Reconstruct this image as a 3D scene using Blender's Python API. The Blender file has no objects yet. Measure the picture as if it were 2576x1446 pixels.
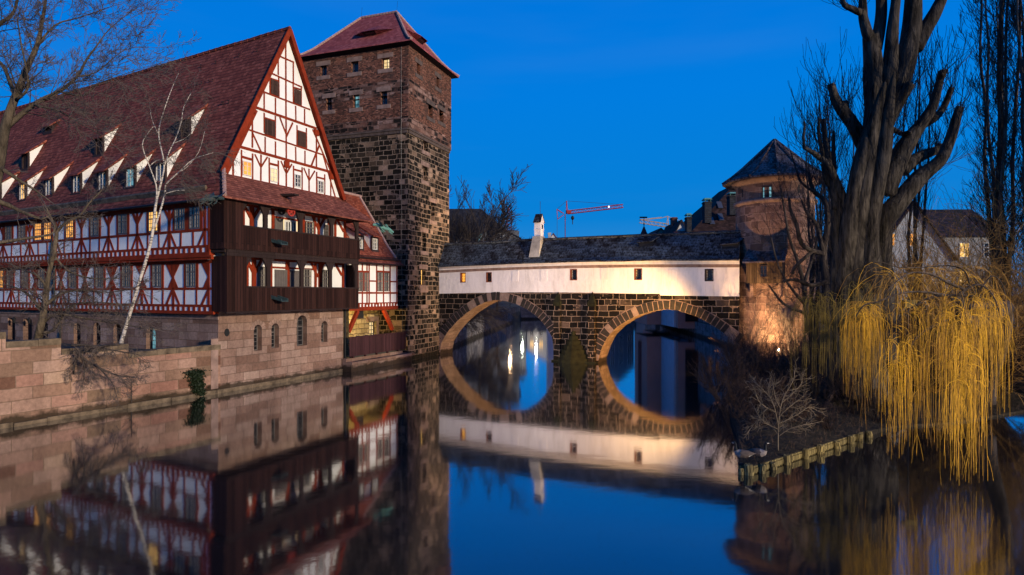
import bpy, math, random
from mathutils import Vector as V, noise as mnoise
SC = bpy.context.scene
COL = SC.collection
rnd = random.Random(7)
# ------------------------------------------------------------------ camera, sky, sun, exposure
F, V0, H = 1560.0, 738.0, 6.0            # focal length and horizon row of a 2576 px wide picture, eye height above the water
cam = bpy.data.cameras.new("camera"); co = bpy.data.objects.new("camera", cam); COL.objects.link(co)
co.location = (0, 0, H); co.rotation_euler = (math.radians(90), 0, 0)
cam.sensor_width = 36; cam.lens = 36 * F / 2576; cam.shift_y = 15 / 2576; cam.clip_end = 5000; cam.clip_start = .1
SC.camera = co
SUN_AZ = (0.74, -0.673); SUN_EL = math.radians(9)
w = bpy.data.worlds.new("World"); SC.world = w; w.use_nodes = True
nt = w.node_tree; nt.nodes.clear()
wo = nt.nodes.new("ShaderNodeOutputWorld"); bg = nt.nodes.new("ShaderNodeBackground"); bg.inputs[1].default_value = 1
tc = nt.nodes.new("ShaderNodeTexCoord"); sx = nt.nodes.new("ShaderNodeSeparateXYZ"); rp = nt.nodes.new("ShaderNodeValToRGB")
cr = rp.color_ramp
cr.elements[0].position = 0.0; cr.elements[0].color = (.035, .26, .60, 1)
cr.elements[1].position = 1.0; cr.elements[1].color = (.0, .11, .60, 1)
for p_, c_ in ((.12, (.002, .216, .665, 1)), (.3, (.0, .203, .74, 1)), (.55, (.0, .16, .70, 1))):
    e_ = cr.elements.new(p_); e_.color = c_
nz = nt.nodes.new("ShaderNodeTexNoise"); nz.inputs["Scale"].default_value = 1.6; nz.inputs["Detail"].default_value = 4
mp = nt.nodes.new("ShaderNodeMapping"); mp.inputs["Scale"].default_value = (1, 1, 7); mp.inputs["Rotation"].default_value = (0, .12, 0)
r2 = nt.nodes.new("ShaderNodeValToRGB"); r2.color_ramp.elements[0].position = .52; r2.color_ramp.elements[1].position = .85
r2.color_ramp.elements[1].color = (.12, .12, .12, 1)
mx = nt.nodes.new("ShaderNodeMix"); mx.data_type = 'RGBA'; mx.inputs["B"].default_value = (.10, .26, .62, 1)
sky = nt.nodes.new("ShaderNodeTexSky"); sky.sky_type = 'NISHITA'; sky.sun_disc = False
sky.sun_elevation = SUN_EL; sky.sun_rotation = math.atan2(SUN_AZ[0], SUN_AZ[1])
tn = nt.nodes.new("ShaderNodeMix"); tn.data_type = 'RGBA'; tn.blend_type = 'ADD'; tn.inputs["Factor"].default_value = .0002
L = nt.links.new
L(tc.outputs["Generated"], sx.inputs[0]); L(sx.outputs["Z"], rp.inputs[0])
L(tc.outputs["Generated"], mp.inputs[0]); L(mp.outputs[0], nz.inputs["Vector"]); L(nz.outputs["Fac"], r2.inputs[0])
L(r2.outputs[0], mx.inputs["Factor"]); L(rp.outputs[0], mx.inputs["A"])
L(mx.outputs["Result"], tn.inputs["A"]); L(sky.outputs[0], tn.inputs["B"])
L(tn.outputs["Result"], bg.inputs[0]); L(bg.outputs[0], wo.inputs[0])
street_glow_sun = bpy.data.lights.new("street_glow_sun", 'SUN'); so = bpy.data.objects.new("street_glow_sun", street_glow_sun); COL.objects.link(so)
street_glow_sun.energy = 4.3; street_glow_sun.angle = math.radians(3.5); street_glow_sun.color = (1, .86, .66)  # low warm lamp standing in for the street lights and town glow
sd = V((SUN_AZ[0] * math.cos(SUN_EL), SUN_AZ[1] * math.cos(SUN_EL), math.sin(SUN_EL)))
so.rotation_euler = sd.to_track_quat('Z', 'Y').to_euler()
SC.view_settings.view_transform = 'Standard'; SC.view_settings.look = 'None'
SC.view_settings.exposure = 0; SC.view_settings.gamma = 1
SC.cycles.max_bounces = 6; SC.cycles.transparent_max_bounces = 4; SC.cycles.sample_clamp_indirect = 4
def lamp(name, kind, loc, energy, color, target=None, size=.3, spot=60, blend=.6):
    l = bpy.data.lights.new(name, kind); o = bpy.data.objects.new(name, l); COL.objects.link(o)
    o.location = loc; l.energy = energy; l.color = color; l.shadow_soft_size = size
    if kind == 'SPOT': l.spot_size = math.radians(spot); l.spot_blend = blend
    if target is not None: o.rotation_euler = (V(target) - V(loc)).to_track_quat('-Z', 'Y').to_euler()
    return o
# ------------------------------------------------------------------ helpers: places
def at(u, v, Y): return V(((u - 1288) / F * Y, Y, H - (v - V0) / F * Y))
def wat(u, v, z=0.0):
    Y = (H - z) * F / (v - V0); return V(((u - 1288) / F * Y, Y, z))
class Fr:                                   # a vertical plane: origin, horizontal direction e, outward normal n
    def __init__(s, o, e, flip=False):
        s.o = V((o[0], o[1], 0)); s.e = V((e[0], e[1], 0)).normalized()
        s.n = V((s.e.y, -s.e.x, 0)) * (-1 if flip else 1)
    def pt(s, a, z, off=0.0): return s.o + s.e * a + s.n * off + V((0, 0, z))
    def hit(s, u, v, off=0.0):
        o = s.o + s.n * off; k = (u - 1288) / F
        t = (o.y * k - o.x) / (s.e.x - s.e.y * k); Y = o.y + t * s.e.y
        return t, H - (v - V0) / F * Y
    def shift(s, a, off): r = Fr(s.pt(a, 0, off)[:2], s.e[:2]); r.n = s.n; return r
ORG = {}
def setp(o, label=None, cat=None, group=None, kind=None):
    if label: o["label"] = label
    if cat: o["category"] = cat
    if group: o["group"] = group
    if kind: o["kind"] = kind
    return o
def root(name, loc, label, cat, group=None):
    o = bpy.data.objects.new(name, None); COL.objects.link(o); o.location = loc; o.empty_display_size = .3
    ORG[o.name] = V(loc); return setp(o, label, cat, group)
class MB:
    def __init__(s): s.v = []; s.f = []; s.m = []; s.uv = {}
    def add(s, vs, fs, m=0, uvs=None):
        b = len(s.v); s.v += [tuple(p) for p in vs]
        for i, f in enumerate(fs):
            if uvs: s.uv[len(s.f)] = uvs[i]
            s.f.append([b + k for k in f]); s.m.append(m)
    def quad(s, a, b, c, d, m=0): s.add((a, b, c, d), ((0, 1, 2, 3),), m)
    def poly(s, ps, m=0): s.add(ps, (tuple(range(len(ps))),), m)
    def hexa(s, q, m=0): s.add(q, ((3, 2, 1, 0), (4, 5, 6, 7), (0, 1, 5, 4), (1, 2, 6, 5), (2, 3, 7, 6), (3, 0, 4, 7)), m)
    def box(s, c, sz, m=0, rz=0.0):
        cx, sn = math.cos(rz), math.sin(rz); q = []
        for dz in (-.5, .5):
            for dx, dy in ((-.5, -.5), (.5, -.5), (.5, .5), (-.5, .5)):
                x, y = dx * sz[0], dy * sz[1]; q.append((c[0] + x * cx - y * sn, c[1] + x * sn + y * cx, c[2] + dz * sz[2]))
        s.hexa(q, m)
    def pbox(s, fr, a0, a1, z0, z1, o0, o1, m=0):
        s.hexa([fr.pt(a0, z0, o0), fr.pt(a1, z0, o0), fr.pt(a1, z0, o1), fr.pt(a0, z0, o1),
                fr.pt(a0, z1, o0), fr.pt(a1, z1, o0), fr.pt(a1, z1, o1), fr.pt(a0, z1, o1)], m)
    def pbeam(s, fr, p, q, w, o0, o1, m=0):
        p, q = V(p), V(q); d = (q - p).normalized(); n = V((-d.y, d.x)) * w / 2
        c = (p + n, p - n, q - n, q + n)
        s.hexa([fr.pt(x.x, x.y, o0) for x in c] + [fr.pt(x.x, x.y, o1) for x in c], m)
    def prism(s, fr, pts, o0, o1, m=0):     # polygon on a plane given thickness
        n = len(pts); vs = [fr.pt(a, z, o0) for a, z in pts] + [fr.pt(a, z, o1) for a, z in pts]
        s.add(vs, [tuple(range(n))[::-1], tuple(range(n, 2 * n))] + [(i, (i + 1) % n, n + (i + 1) % n, n + i) for i in range(n)], m)
    def tube(s, ps, rs, n=5, m=0, cap=True, wob=0.0):
        k = len(ps); vs = []
        ref = V((.31, .92, .2)).normalized()
        for i, p in enumerate(ps):
            t = (ps[min(i + 1, k - 1)] - ps[max(i - 1, 0)])
            if t.length < 1e-6: t = V((0, 0, 1))
            t.normalize(); a = t.cross(ref)
            if a.length < 1e-3: a = t.cross(V((1, 0, 0)))
            a.normalize(); b = t.cross(a); r = rs[i]
            for j in range(n):
                th = 6.28318 * j / n
                rr = r * (1 + wob * mnoise.noise(V((p.x * 1.3 + math.cos(th) * 1.7, p.y + math.sin(th) * 1.7, p.z * .35)))) if wob else r
                vs.append(p + a * (rr * math.cos(th)) + b * (rr * math.sin(th)))
        fs = [(i * n + j, i * n + (j + 1) % n, (i + 1) * n + (j + 1) % n, (i + 1) * n + j) for i in range(k - 1) for j in range(n)]
        if cap and n > 3: fs += [tuple(range(n))[::-1], tuple((k - 1) * n + j for j in range(n))]
        s.add(vs, fs, m)
    def rod(s, a, b, r, n=4, m=0): s.tube([V(a), V(b)], [r, r], n, m)
    def lathe(s, c, prof, n=24, m=0, a0=0.0, a1=6.28318, rot=0.0):
        k = len(prof); full = abs(a1 - a0 - 6.28318) < 1e-3; cols = n if full else n + 1; vs = []
        for r, z in prof:
            for j in range(cols):
                th = rot + a0 + (a1 - a0) * j / n; vs.append((c[0] + r * math.cos(th), c[1] + r * math.sin(th), c[2] + z))
        fs = []; uvs = []; ln = 0
        for i in range(k - 1):
            d = math.hypot(prof[i + 1][0] - prof[i][0], prof[i + 1][1] - prof[i][1]); rm = max(prof[0][0], .01)
            for j in range(n):
                j2 = (j + 1) % cols; fs.append((i * cols + j, i * cols + j2, (i + 1) * cols + j2, (i + 1) * cols + j))
                da = (a1 - a0) / n * rm; uvs.append(((j * da, ln), ((j + 1) * da, ln), ((j + 1) * da, ln + d), (j * da, ln + d)))
            ln += d
        s.add(vs, fs, m, uvs)
    def build(s, name, mats, parent=None, smooth=False, uv=True, base=None):
        org = ORG[parent.name] if parent else (V(base) if base is not None else V((0, 0, 0)))
        me = bpy.data.meshes.new(name); ox, oy, oz = org
        me.from_pydata([(x - ox, y - oy, z - oz) for x, y, z in s.v], [], s.f)
        if not isinstance(mats, (list, tuple)): mats = [mats]
        for k in mats: me.materials.append(k)
        if len(mats) > 1: me.polygons.foreach_set("material_index", s.m)
        if uv:
            ul = me.uv_layers.new(name="UVMap").data
            for p in me.polygons:
                c = s.uv.get(p.index)
                if c:
                    for k, li in enumerate(p.loop_indices): ul[li].uv = c[k]
                    continue
                n = p.normal; t = V((-n.y, n.x, 0))
                if t.length < .02: t = V((1, 0, 0)); b = V((0, 1, 0))
                else: t.normalize(); b = n.cross(t)
                if b.z < 0: b = -b
                for li in p.loop_indices:
                    q = s.v[me.loops[li].vertex_index]; ul[li].uv = (q[0] * t.x + q[1] * t.y, q[0] * b.x + q[1] * b.y + q[2] * b.z)
        if smooth: me.polygons.foreach_set("use_smooth", [True] * len(me.polygons))
        o = bpy.data.objects.new(name, me); COL.objects.link(o)
        if parent: o.parent = parent
        else: o.location = org
        ORG[o.name] = org; return o
def holed(mb, fr, a0, a1, z0, z1, holes, dep, m=0, mr=None, off=0.0):
    """wall face with rectangular (a0,a1,z0,z1,arch) openings with reveals dep deep"""
    mr = m if mr is None else mr
    A = sorted({a0, a1} | {x for h in holes for x in h[:2]}); Z = sorted({z0, z1} | {x for h in holes for x in h[2:4]})
    for i in range(len(A) - 1):
        for j in range(len(Z) - 1):
            ca, cz = (A[i] + A[i + 1]) / 2, (Z[j] + Z[j + 1]) / 2
            if any(h[0] < ca < h[1] and h[2] < cz < h[3] for h in holes): continue
            mb.quad(fr.pt(A[i], Z[j], off), fr.pt(A[i + 1], Z[j], off), fr.pt(A[i + 1], Z[j + 1], off), fr.pt(A[i], Z[j + 1], off), m)
    for h in holes:
        x0, x1, y0, y1 = h[:4]; out = [(x0, y0), (x1, y0)]
        if len(h) > 4 and h[4]:
            r = (x1 - x0) / 2; rise = r * h[4]; arc = [((x0 + x1) / 2 + r * math.cos(math.pi * k / 8), y1 - rise + rise * math.sin(math.pi * k / 8)) for k in range(9)]
            out += arc
            for k in range(8):
                c = (x1, y1) if k < 4 else (x0, y1)
                mb.poly([fr.pt(*arc[k], off), fr.pt(*arc[k + 1], off), fr.pt(*c, off)], m)
        else: out += [(x1, y1), (x0, y1)]
        for k in range(len(out)):
            p, q = out[k], out[(k + 1) % len(out)]
            mb.quad(fr.pt(*p, off), fr.pt(*q, off), fr.pt(*q, off - dep), fr.pt(*p, off - dep), mr)
# ------------------------------------------------------------------ helpers: materials
class NT:
    def __init__(s, name):
        s.m = bpy.data.materials.new(name); s.m.use_nodes = True; s.t = s.m.node_tree; s.b = s.t.nodes["Principled BSDF"]
        s.tc = s.t.nodes.new("ShaderNodeTexCoord")
    def n(s, ty, **kw):
        x = s.t.nodes.new("ShaderNode" + ty)
        for k, v in kw.items():
            k = k.replace("_", " ")
            if k in x.inputs: s.set(x.inputs[k], v)
            else: setattr(x, k.replace(" ", "_"), v)
        return x
    def set(s, i, v):
        if isinstance(v, bpy.types.NodeSocket): s.t.links.new(v, i)
        else: i.default_value = v
    def noise(s, vec, scale, detail=3, rough=.6): return s.n("TexNoise", Vector=vec, Scale=scale, Detail=detail, Roughness=rough)
    def ramp(s, fac, pts, const=False):
        r = s.n("ValToRGB"); s.set(r.inputs[0], fac); c = r.color_ramp
        if const: c.interpolation = 'CONSTANT'
        while len(c.elements) < len(pts): c.elements.new(.5)
        for e, (p, q) in zip(c.elements, pts): e.position = p; e.color = (*q, 1) if len(q) == 3 else q
        return r.outputs[0]
    def mix(s, f, a, b, bt='MIX'):
        x = s.t.nodes.new("ShaderNodeMix"); x.data_type = 'RGBA'; x.blend_type = bt
        s.set(x.inputs["Factor"], f); s.set(x.inputs["A"], a if not isinstance(a, tuple) else (*a, 1)[:4]); s.set(x.inputs["B"], b if not isinstance(b, tuple) else (*b, 1)[:4])
        return x.outputs["Result"]
    def math(s, op, a, b=0.0):
        x = s.t.nodes.new("ShaderNodeMath"); x.operation = op; s.set(x.inputs[0], a); s.set(x.inputs[1], b); return x.outputs[0]
    def map(s, vec, scale=(1, 1, 1), rot=(0, 0, 0), loc=(0, 0, 0)):
        x = s.n("Mapping"); s.set(x.inputs[0], vec); x.inputs["Scale"].default_value = scale; x.inputs["Rotation"].default_value = rot; x.inputs["Location"].default_value = loc
        return x.outputs[0]
    def warp(s, vec, scale, amt):
        nz = s.noise(vec, scale, 2); sub = s.n("VectorMath", operation='SUBTRACT'); s.set(sub.inputs[0], nz.outputs["Color"]); sub.inputs[1].default_value = (.5, .5, .5)
        ma = s.n("VectorMath", operation='MULTIPLY_ADD'); s.set(ma.inputs[0], sub.outputs[0]); ma.inputs[1].default_value = (amt, amt, 0); s.set(ma.inputs[2], vec)
        return ma.outputs[0]
    def bump(s, h, st, dist=.05):
        x = s.n("Bump", Height=h, Strength=st, Distance=dist); s.set(s.b.inputs["Normal"], x.outputs[0])
    def done(s, col=None, rough=.85, spec=.2):
        if col is not None: s.set(s.b.inputs["Base Color"], (*col, 1) if isinstance(col, tuple) else col)
        s.set(s.b.inputs["Roughness"], rough); s.b.inputs["Specular IOR Level"].default_value = spec
        return s.m
def gray(x): return (x, x, x)
def plain(name, col, var=.25, scale=3.0, rough=.85, bump=.15, spec=.2, metal=0.0):
    k = NT(name); o = k.tc.outputs["Object"]; nz = k.noise(o, scale, 5)
    c = k.mix(1.0, tuple(col), k.ramp(nz.outputs["Fac"], ((.25, gray(1 - var)), (.75, gray(1 + var)))), 'MULTIPLY')
    k.bump(k.noise(o, scale * 6, 3).outputs["Fac"], bump, .03); k.b.inputs["Metallic"].default_value = metal
    return k.done(c, rough, spec)
def stone(name, bw, bh, cols, mortar, ms=.02, warp=.08, bump=.6, blotch=None, var=.35, squash=1.0, mossy=0.0, dist=.05, alt=True):
    k = NT(name); uv = k.tc.outputs["UV"]; o = k.tc.outputs["Object"]
    wv = k.warp(k.warp(uv, .55, warp * 2.2), 3.2, warp)
    b = k.n("TexBrick", Vector=wv, Scale=1.0, Brick_Width=bw, Row_Height=bh, Mortar_Size=ms, Mortar_Smooth=.35, Color1=(0, 0, 0, 1), Color2=(1, 1, 1, 1), Mortar=(.5, .5, .5, 1))
    b.offset = .47; b.squash = squash; b.squash_frequency = 3
    b2 = k.n("TexBrick", Vector=wv, Scale=1.0, Brick_Width=bw * .57, Row_Height=bh, Mortar_Size=ms * .8, Mortar_Smooth=.35, Color1=(0, 0, 0, 1), Color2=(1, 1, 1, 1), Mortar=(.5, .5, .5, 1)); b2.offset = .31
    sel = k.math('GREATER_THAN', k.noise(k.map(uv, (.35, .8, 1)), 1.0, 3).outputs["Fac"], .53 if alt else 5.0)
    bcol = k.mix(sel, b.outputs["Color"], b2.outputs["Color"]); bfac = k.mix(sel, b.outputs["Fac"], b2.outputs["Fac"])
    c = k.ramp(bcol, cols)
    nz = k.noise(uv, 5.5, 6, .7)
    c = k.mix(1.0, c, k.ramp(nz.outputs["Fac"], ((.25, gray(1 - var)), (.75, gray(1 + var)))), 'MULTIPLY')
    if blotch:
        c = k.mix(k.ramp(k.noise(uv, blotch[1], 5, .65).outputs["Fac"], ((blotch[2], gray(0)), (blotch[2] + .12, gray(blotch[3])))), c, blotch[0])
    fac = k.math('ADD', bfac, k.math('MULTIPLY', k.math('SUBTRACT', nz.outputs["Fac"], .62), 1.2 if blotch else .5))
    f2 = k.ramp(fac, ((.25, gray(0)), (.75, gray(1))))
    c = k.mix(f2, c, k.mix(1.0, tuple(mortar), k.ramp(nz.outputs["Fac"], ((.2, gray(.7)), (.8, gray(1.2)))), 'MULTIPLY'))
    # damp dirt near the water and general staining
    sp = k.n("SeparateXYZ"); k.set(sp.inputs[0], k.n("NewGeometry").outputs["Position"])
    wet = k.math('ADD', sp.outputs["Z"], k.math('MULTIPLY', k.noise(uv, 1.3, 4).outputs["Fac"], -.7))
    c = k.mix(k.ramp(wet, ((0.0, gray(.85)), (.18, gray(0)))), c, (.018, .014, .008))
    st = k.noise(k.map(uv, (.5, .16, 1)), 1.0, 5, .65)
    c = k.mix(1.0, c, k.ramp(st.outputs["Fac"], ((.3, gray(.62)), (.6, gray(1.1)))), 'MULTIPLY')
    if mossy: c = k.mix(k.ramp(k.noise(o, 1.2, 5).outputs["Fac"], ((.45, gray(0)), (.6, gray(mossy)))), c, (.02, .026, .006))
    h = k.math('ADD', k.math('MULTIPLY', bfac, -1.0), k.math('MULTIPLY', nz.outputs["Fac"], .6))
    k.bump(h, bump, dist); return k.done(c, .92, .06)
def tiles(name, tw, th, cols, lichen=None, bump=.8, var=.3, round_=False):
    k = NT(name); uv = k.warp(k.tc.outputs["UV"], .8, .05)
    b = k.n("TexBrick", Vector=uv, Scale=1.0, Brick_Width=tw, Row_Height=th, Mortar_Size=.012, Mortar_Smooth=.4, Color1=(0, 0, 0, 1), Color2=(1, 1, 1, 1), Mortar=(.3, .3, .3, 1))
    b.offset = .5
    c = k.ramp(b.outputs["Color"], cols); uu = k.tc.outputs["UV"]
    c = k.mix(1.0, c, k.ramp(k.noise(uu, .7, 6, .7).outputs["Fac"], ((.3, gray(1 - var)), (.7, gray(1 + var)))), 'MULTIPLY')
    c = k.mix(1.0, c, k.ramp(k.noise(uu, 9, 3).outputs["Fac"], ((.3, gray(.75)), (.7, gray(1.2)))), 'MULTIPLY')
    sp = k.n("SeparateXYZ"); k.set(sp.inputs[0], uv)
    row = k.math('FRACT', k.math('DIVIDE', sp.outputs["Y"], th))
    if lichen:
        ln = k.math('MULTIPLY', k.noise(uu, .35, 5, .7).outputs["Fac"], 1.0)
        l2 = k.math('ADD', k.math('MULTIPLY', b.outputs["Color"], .22), ln)
        l2 = k.math('ADD', l2, k.math('MULTIPLY', k.noise(uu, 14, 2).outputs["Fac"], .3))
        c = k.mix(k.ramp(l2, ((.62, gray(0)), (1.0, gray(.75)))), c, lichen)
    if round_:                               # rounded lower ends of the tiles
        r_ = k.math('FLOOR', k.math('DIVIDE', sp.outputs["Y"], th))
        xx = k.math('FRACT', k.math('ADD', k.math('DIVIDE', sp.outputs["X"], tw), k.math('MULTIPLY', k.math('MODULO', k.math('ABSOLUTE', r_), 2.0), .5)))
        cx = k.math('MULTIPLY', k.math('SUBTRACT', xx, .5), 2.0)
        low = k.math('MULTIPLY', k.math('MULTIPLY', cx, cx), .55)
        edge = k.math('LESS_THAN', row, low)
        c = k.mix(k.math('MULTIPLY', edge, .75), c, (.012, .011, .011))
        hh = k.math('SUBTRACT', k.math('SUBTRACT', 1.0, row), k.math('MULTIPLY', edge, .8))
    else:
        c = k.mix(k.ramp(row, ((.0, gray(.85)), (.30, gray(0)))), c, (.02, .008, .007))  # row shading put into the colour: tile ends dark, fading upwards
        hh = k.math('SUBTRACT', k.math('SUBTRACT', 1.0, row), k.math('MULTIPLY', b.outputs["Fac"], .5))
    k.bump(hh, bump, .04); return k.done(c, .88, .08)
def wood(name, col, pw=.2, var=.4, streak=None):
    k = NT(name); uv = k.tc.outputs["UV"]
    b = k.n("TexBrick", Vector=k.map(uv, rot=(0, 0, math.pi / 2)), Scale=1.0, Brick_Width=9.0, Row_Height=pw, Mortar_Size=.012, Mortar_Smooth=.2, Color1=(0, 0, 0, 1), Color2=(1, 1, 1, 1), Mortar=(0, 0, 0, 1))
    g = k.noise(k.map(uv, (14, .8, 1)), 1.0, 5, .7)
    c = k.mix(1.0, tuple(col), k.ramp(b.outputs["Color"], ((0, gray(1 - var)), (1, gray(1 + var)))), 'MULTIPLY')
    c = k.mix(1.0, c, k.ramp(g.outputs["Fac"], ((.25, gray(.6)), (.75, gray(1.4)))), 'MULTIPLY')
    if streak: c = k.mix(k.ramp(k.noise(k.map(uv, (22, .9, 1)), 1.0, 6, .75).outputs["Fac"], ((.66, gray(0)), (.78, gray(.5)))), c, streak)
    c = k.mix(k.math('MULTIPLY', b.outputs["Fac"], .85), c, (.004, .003, .003))
    k.bump(k.math('SUBTRACT', g.outputs["Fac"], b.outputs["Fac"]), .5, .02); return k.done(c, .85, .08)
def bark(name, col, sc=(5, 5, .8), contrast=.6):
    k = NT(name); o = k.tc.outputs["Object"]; g = k.noise(k.map(o, sc), 1.0, 6, .65); g2 = k.noise(o, .5, 4)
    c = k.mix(1.0, tuple(col), k.ramp(g.outputs["Fac"], ((.35, gray(1 - contrast)), (.65, gray(1 + contrast)))), 'MULTIPLY')
    c = k.mix(1.0, c, k.ramp(g2.outputs["Fac"], ((.35, gray(.6)), (.65, gray(1.3)))), 'MULTIPLY')
    k.bump(g.outputs["Fac"], 1.0, .12); return k.done(c, .95, .1)
def emit(name, col, st):
    k = NT(name); k.set(k.b.inputs["Base Color"], (.02, .02, .02, 1)); k.set(k.b.inputs["Emission Color"], (*col, 1)); k.b.inputs["Emission Strength"].default_value = st
    return k.m
def emit_var(name, c0, c1, st):
    k = NT(name); o = k.tc.outputs["Object"]; nz = k.noise(k.map(o, (2.2, 2.2, 1.1)), 1.0, 2)
    k.set(k.b.inputs["Emission Color"], k.ramp(nz.outputs["Fac"], ((.35, c0), (.62, c1)))); k.b.inputs["Emission Strength"].default_value = st
    k.set(k.b.inputs["Base Color"], (.05, .04, .03, 1)); k.set(k.b.inputs["Roughness"], .2); return k.m
M = {}
M['plaster'] = plain('white_plaster', (.74, .71, .66), .07, .9, .9, .1)
def _pl():
    k = NT('bridge_plaster'); o = k.tc.outputs["Object"]; uv = k.tc.outputs["UV"]
    a = k.noise(k.map(uv, (.9, .25, 1)), 1.0, 6, .7)
    c = k.mix(1.0, (.74, .67, .64), k.ramp(a.outputs["Fac"], ((.3, gray(.86)), (.6, gray(1.05)))), 'MULTIPLY')
    d = k.noise(k.map(uv, (3.0, .35, 1)), 1.0, 5, .8)
    c = k.mix(k.ramp(d.outputs["Fac"], ((.5, gray(0)), (.78, gray(.55)))), c, (.34, .29, .24))
    k.bump(k.noise(o, 2.6, 5).outputs["Fac"], .5, .09); return k.done(c, .92, .1)
M['plaster_b'] = _pl()
def _red():
    k = NT('oxblood_timber'); uv = k.tc.outputs["UV"]; o = k.tc.outputs["Object"]
    c = k.mix(1.0, (.20, .025, .008), k.ramp(k.noise(o, 2.2, 5).outputs["Fac"], ((.3, gray(.7)), (.7, gray(1.25)))), 'MULTIPLY')
    k.bump(k.noise(k.map(o, (9, 9, 3)), 1.0, 4).outputs["Fac"], .3, .02); return k.done(c, .85, .1)
M['red'] = _red()
M['shutter'] = wood('brown_shutter_wood', (.06, .032, .025), .14, .2)
M['plank'] = wood('dark_brown_planks', (.026, .0105, .008), .21, .45, (.085, .055, .042))
M['darkwood'] = wood('dark_beam_wood', (.028, .017, .015), 3.0, .2)
M['fence'] = wood('purple_brown_planks', (.045, .018, .02), .16, .35)
M['roof'] = tiles('red_clay_tiles', .30, .30, ((0, (.145, .038, .026)), (.5, (.20, .052, .034)), (1, (.29, .085, .055))), var=.25)
M['roof_pent'] = tiles('brown_clay_tiles', .26, .22, ((0, (.13, .04, .028)), (.5, (.19, .058, .04)), (1, (.27, .09, .06))), var=.25)
M['roof_annex'] = tiles('orange_clay_tiles', .24, .2, ((0, (.15, .035, .022)), (.5, (.25, .058, .032)), (1, (.32, .10, .06))), var=.4)
M['roof_tower'] = tiles('rosy_clay_tiles', .30, .28, ((0, (.20, .048, .05)), (.5, (.255, .062, .062)), (1, (.32, .095, .09))), var=.15)
M['roof_bridge'] = tiles('mossy_beaver_tail_tiles', .30, .27, ((0, (.016, .012, .012)), (.5, (.034, .026, .025)), (.85, (.06, .042, .039)), (1, (.085, .065, .06))), (.12, .15, .165), 1.0, .45, True)
M['roof_turret'] = tiles('grey_mossy_tiles', .36, .30, ((0, (.035, .022, .02)), (.5, (.075, .04, .036)), (1, (.14, .08, .07))), (.17, .17, .17), 1.0, .3, True)
M['ridge'] = plain('mortared_ridge_tiles', (.33, .20, .17), .35, 4)
M['roof_dark'] = tiles('dark_background_tiles', .4, .3, ((0, (.018, .015, .017)), (.6, (.04, .03, .03)), (1, (.075, .045, .045))), var=.4)
M['ash'] = stone('blackened_ashlar', .92, .45, ((0, (.008, .0065, .005)), (.5, (.021, .016, .012)), (.68, (.05, .035, .025)), (.84, (.15, .095, .065)), (1, (.33, .215, .15))), (.265, .185, .13), .045, .10, 1.0, ((.22, .14, .095), .9, .60, .6), dist=.1, squash=.8)
M['ashb'] = stone('bridge_blackened_ashlar', .98, .50, ((0, (.006, .005, .0045)), (.6, (.016, .013, .011)), (.8, (.032, .024, .019)), (.92, (.10, .066, .05)), (1, (.20, .135, .10))), (.27, .19, .14), .036, .085, 1.0, ((.22, .15, .11), .8, .64, .5), dist=.1, squash=.8)
M['brick'] = stone('tower_brick', .30, .105, ((0, (.03, .018, .014)), (.25, (.11, .047, .032)), (.7, (.22, .082, .052)), (1, (.31, .14, .095))), (.10, .06, .045), .022, .035, .8, ((.035, .024, .02), .6, .55, .75), dist=.04)
M['mixband'] = stone('mixed_stone_band', 1.05, .40, ((0, (.009, .008, .0075)), (.5, (.03, .022, .019)), (.55, (.12, .062, .047)), (.75, (.22, .125, .095)), (1, (.26, .16, .13))), (.15, .085, .065), .05, .08, 1.0, ((.13, .058, .042), .9, .52, .9), dist=.08, squash=.7)
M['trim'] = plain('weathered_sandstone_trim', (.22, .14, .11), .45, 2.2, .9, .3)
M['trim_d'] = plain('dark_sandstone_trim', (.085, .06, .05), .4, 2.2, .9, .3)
M['base'] = stone('pinkish_sandstone_blocks', 1.25, .52, ((0, (.15, .085, .062)), (.35, (.21, .125, .093)), (.7, (.25, .16, .125)), (1, (.30, .20, .155))), (.15, .095, .07), .022, .035, .6, None, .3, squash=.75, alt=False)
M['quay'] = stone('river_wall_sandstone', 1.6, .57, ((0, (.12, .055, .036)), (.2, (.16, .10, .065)), (.42, (.26, .145, .10)), (.7, (.30, .19, .14)), (.86, (.25, .115, .08)), (1, (.34, .23, .16))), (.19, .12, .08), .022, .03, .7, ((.34, .24, .19), .5, .66, .3), .32, squash=.7, alt=False)
M['coping'] = plain('mossy_coping_stone', (.115, .082, .052), .75, 2.2, .95, .4)
M['turret'] = stone('round_tower_sandstone', 1.15, .58, ((0, (.10, .06, .048)), (.5, (.18, .108, .083)), (1, (.28, .175, .135))), (.28, .19, .15), .022, .03, .5, None, .25, squash=.8)
M['voussoir_d'] = plain('blackened_arch_stone', (.026, .021, .019), .5, 3.5, .95, .5)
M['voussoir_p'] = plain('pinkish_arch_stone', (.20, .14, .115), .35, 3.0, .95, .4)
M['soffit'] = stone('arch_soffit_stone', .95, .4, ((0, (.20, .13, .09)), (1, (.30, .20, .14))), (.13, .085, .06), .018, .03, .4, None, .2)
M['passage'] = stone('ochre_rusticated_stone', .75, .42, ((0, (.22, .16, .08)), (1, (.36, .27, .15))), (.14, .10, .06), .03, .04, 1.2, None, .25, dist=.1)
M['moss'] = plain('mossy_stone', (.014, .014, .006), .7, 2.0, .95, .6)
M['wallbg'] = stone('embankment_stone', 1.1, .5, ((0, (.10, .09, .088)), (1, (.2, .18, .175))), (.10, .09, .085), .02, .04, .5)
M['frame'] = plain('grey_window_wood', (.105, .088, .08), .15, 3)
M['framew'] = plain('white_window_wood', (.55, .52, .48), .1, 3)
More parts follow.
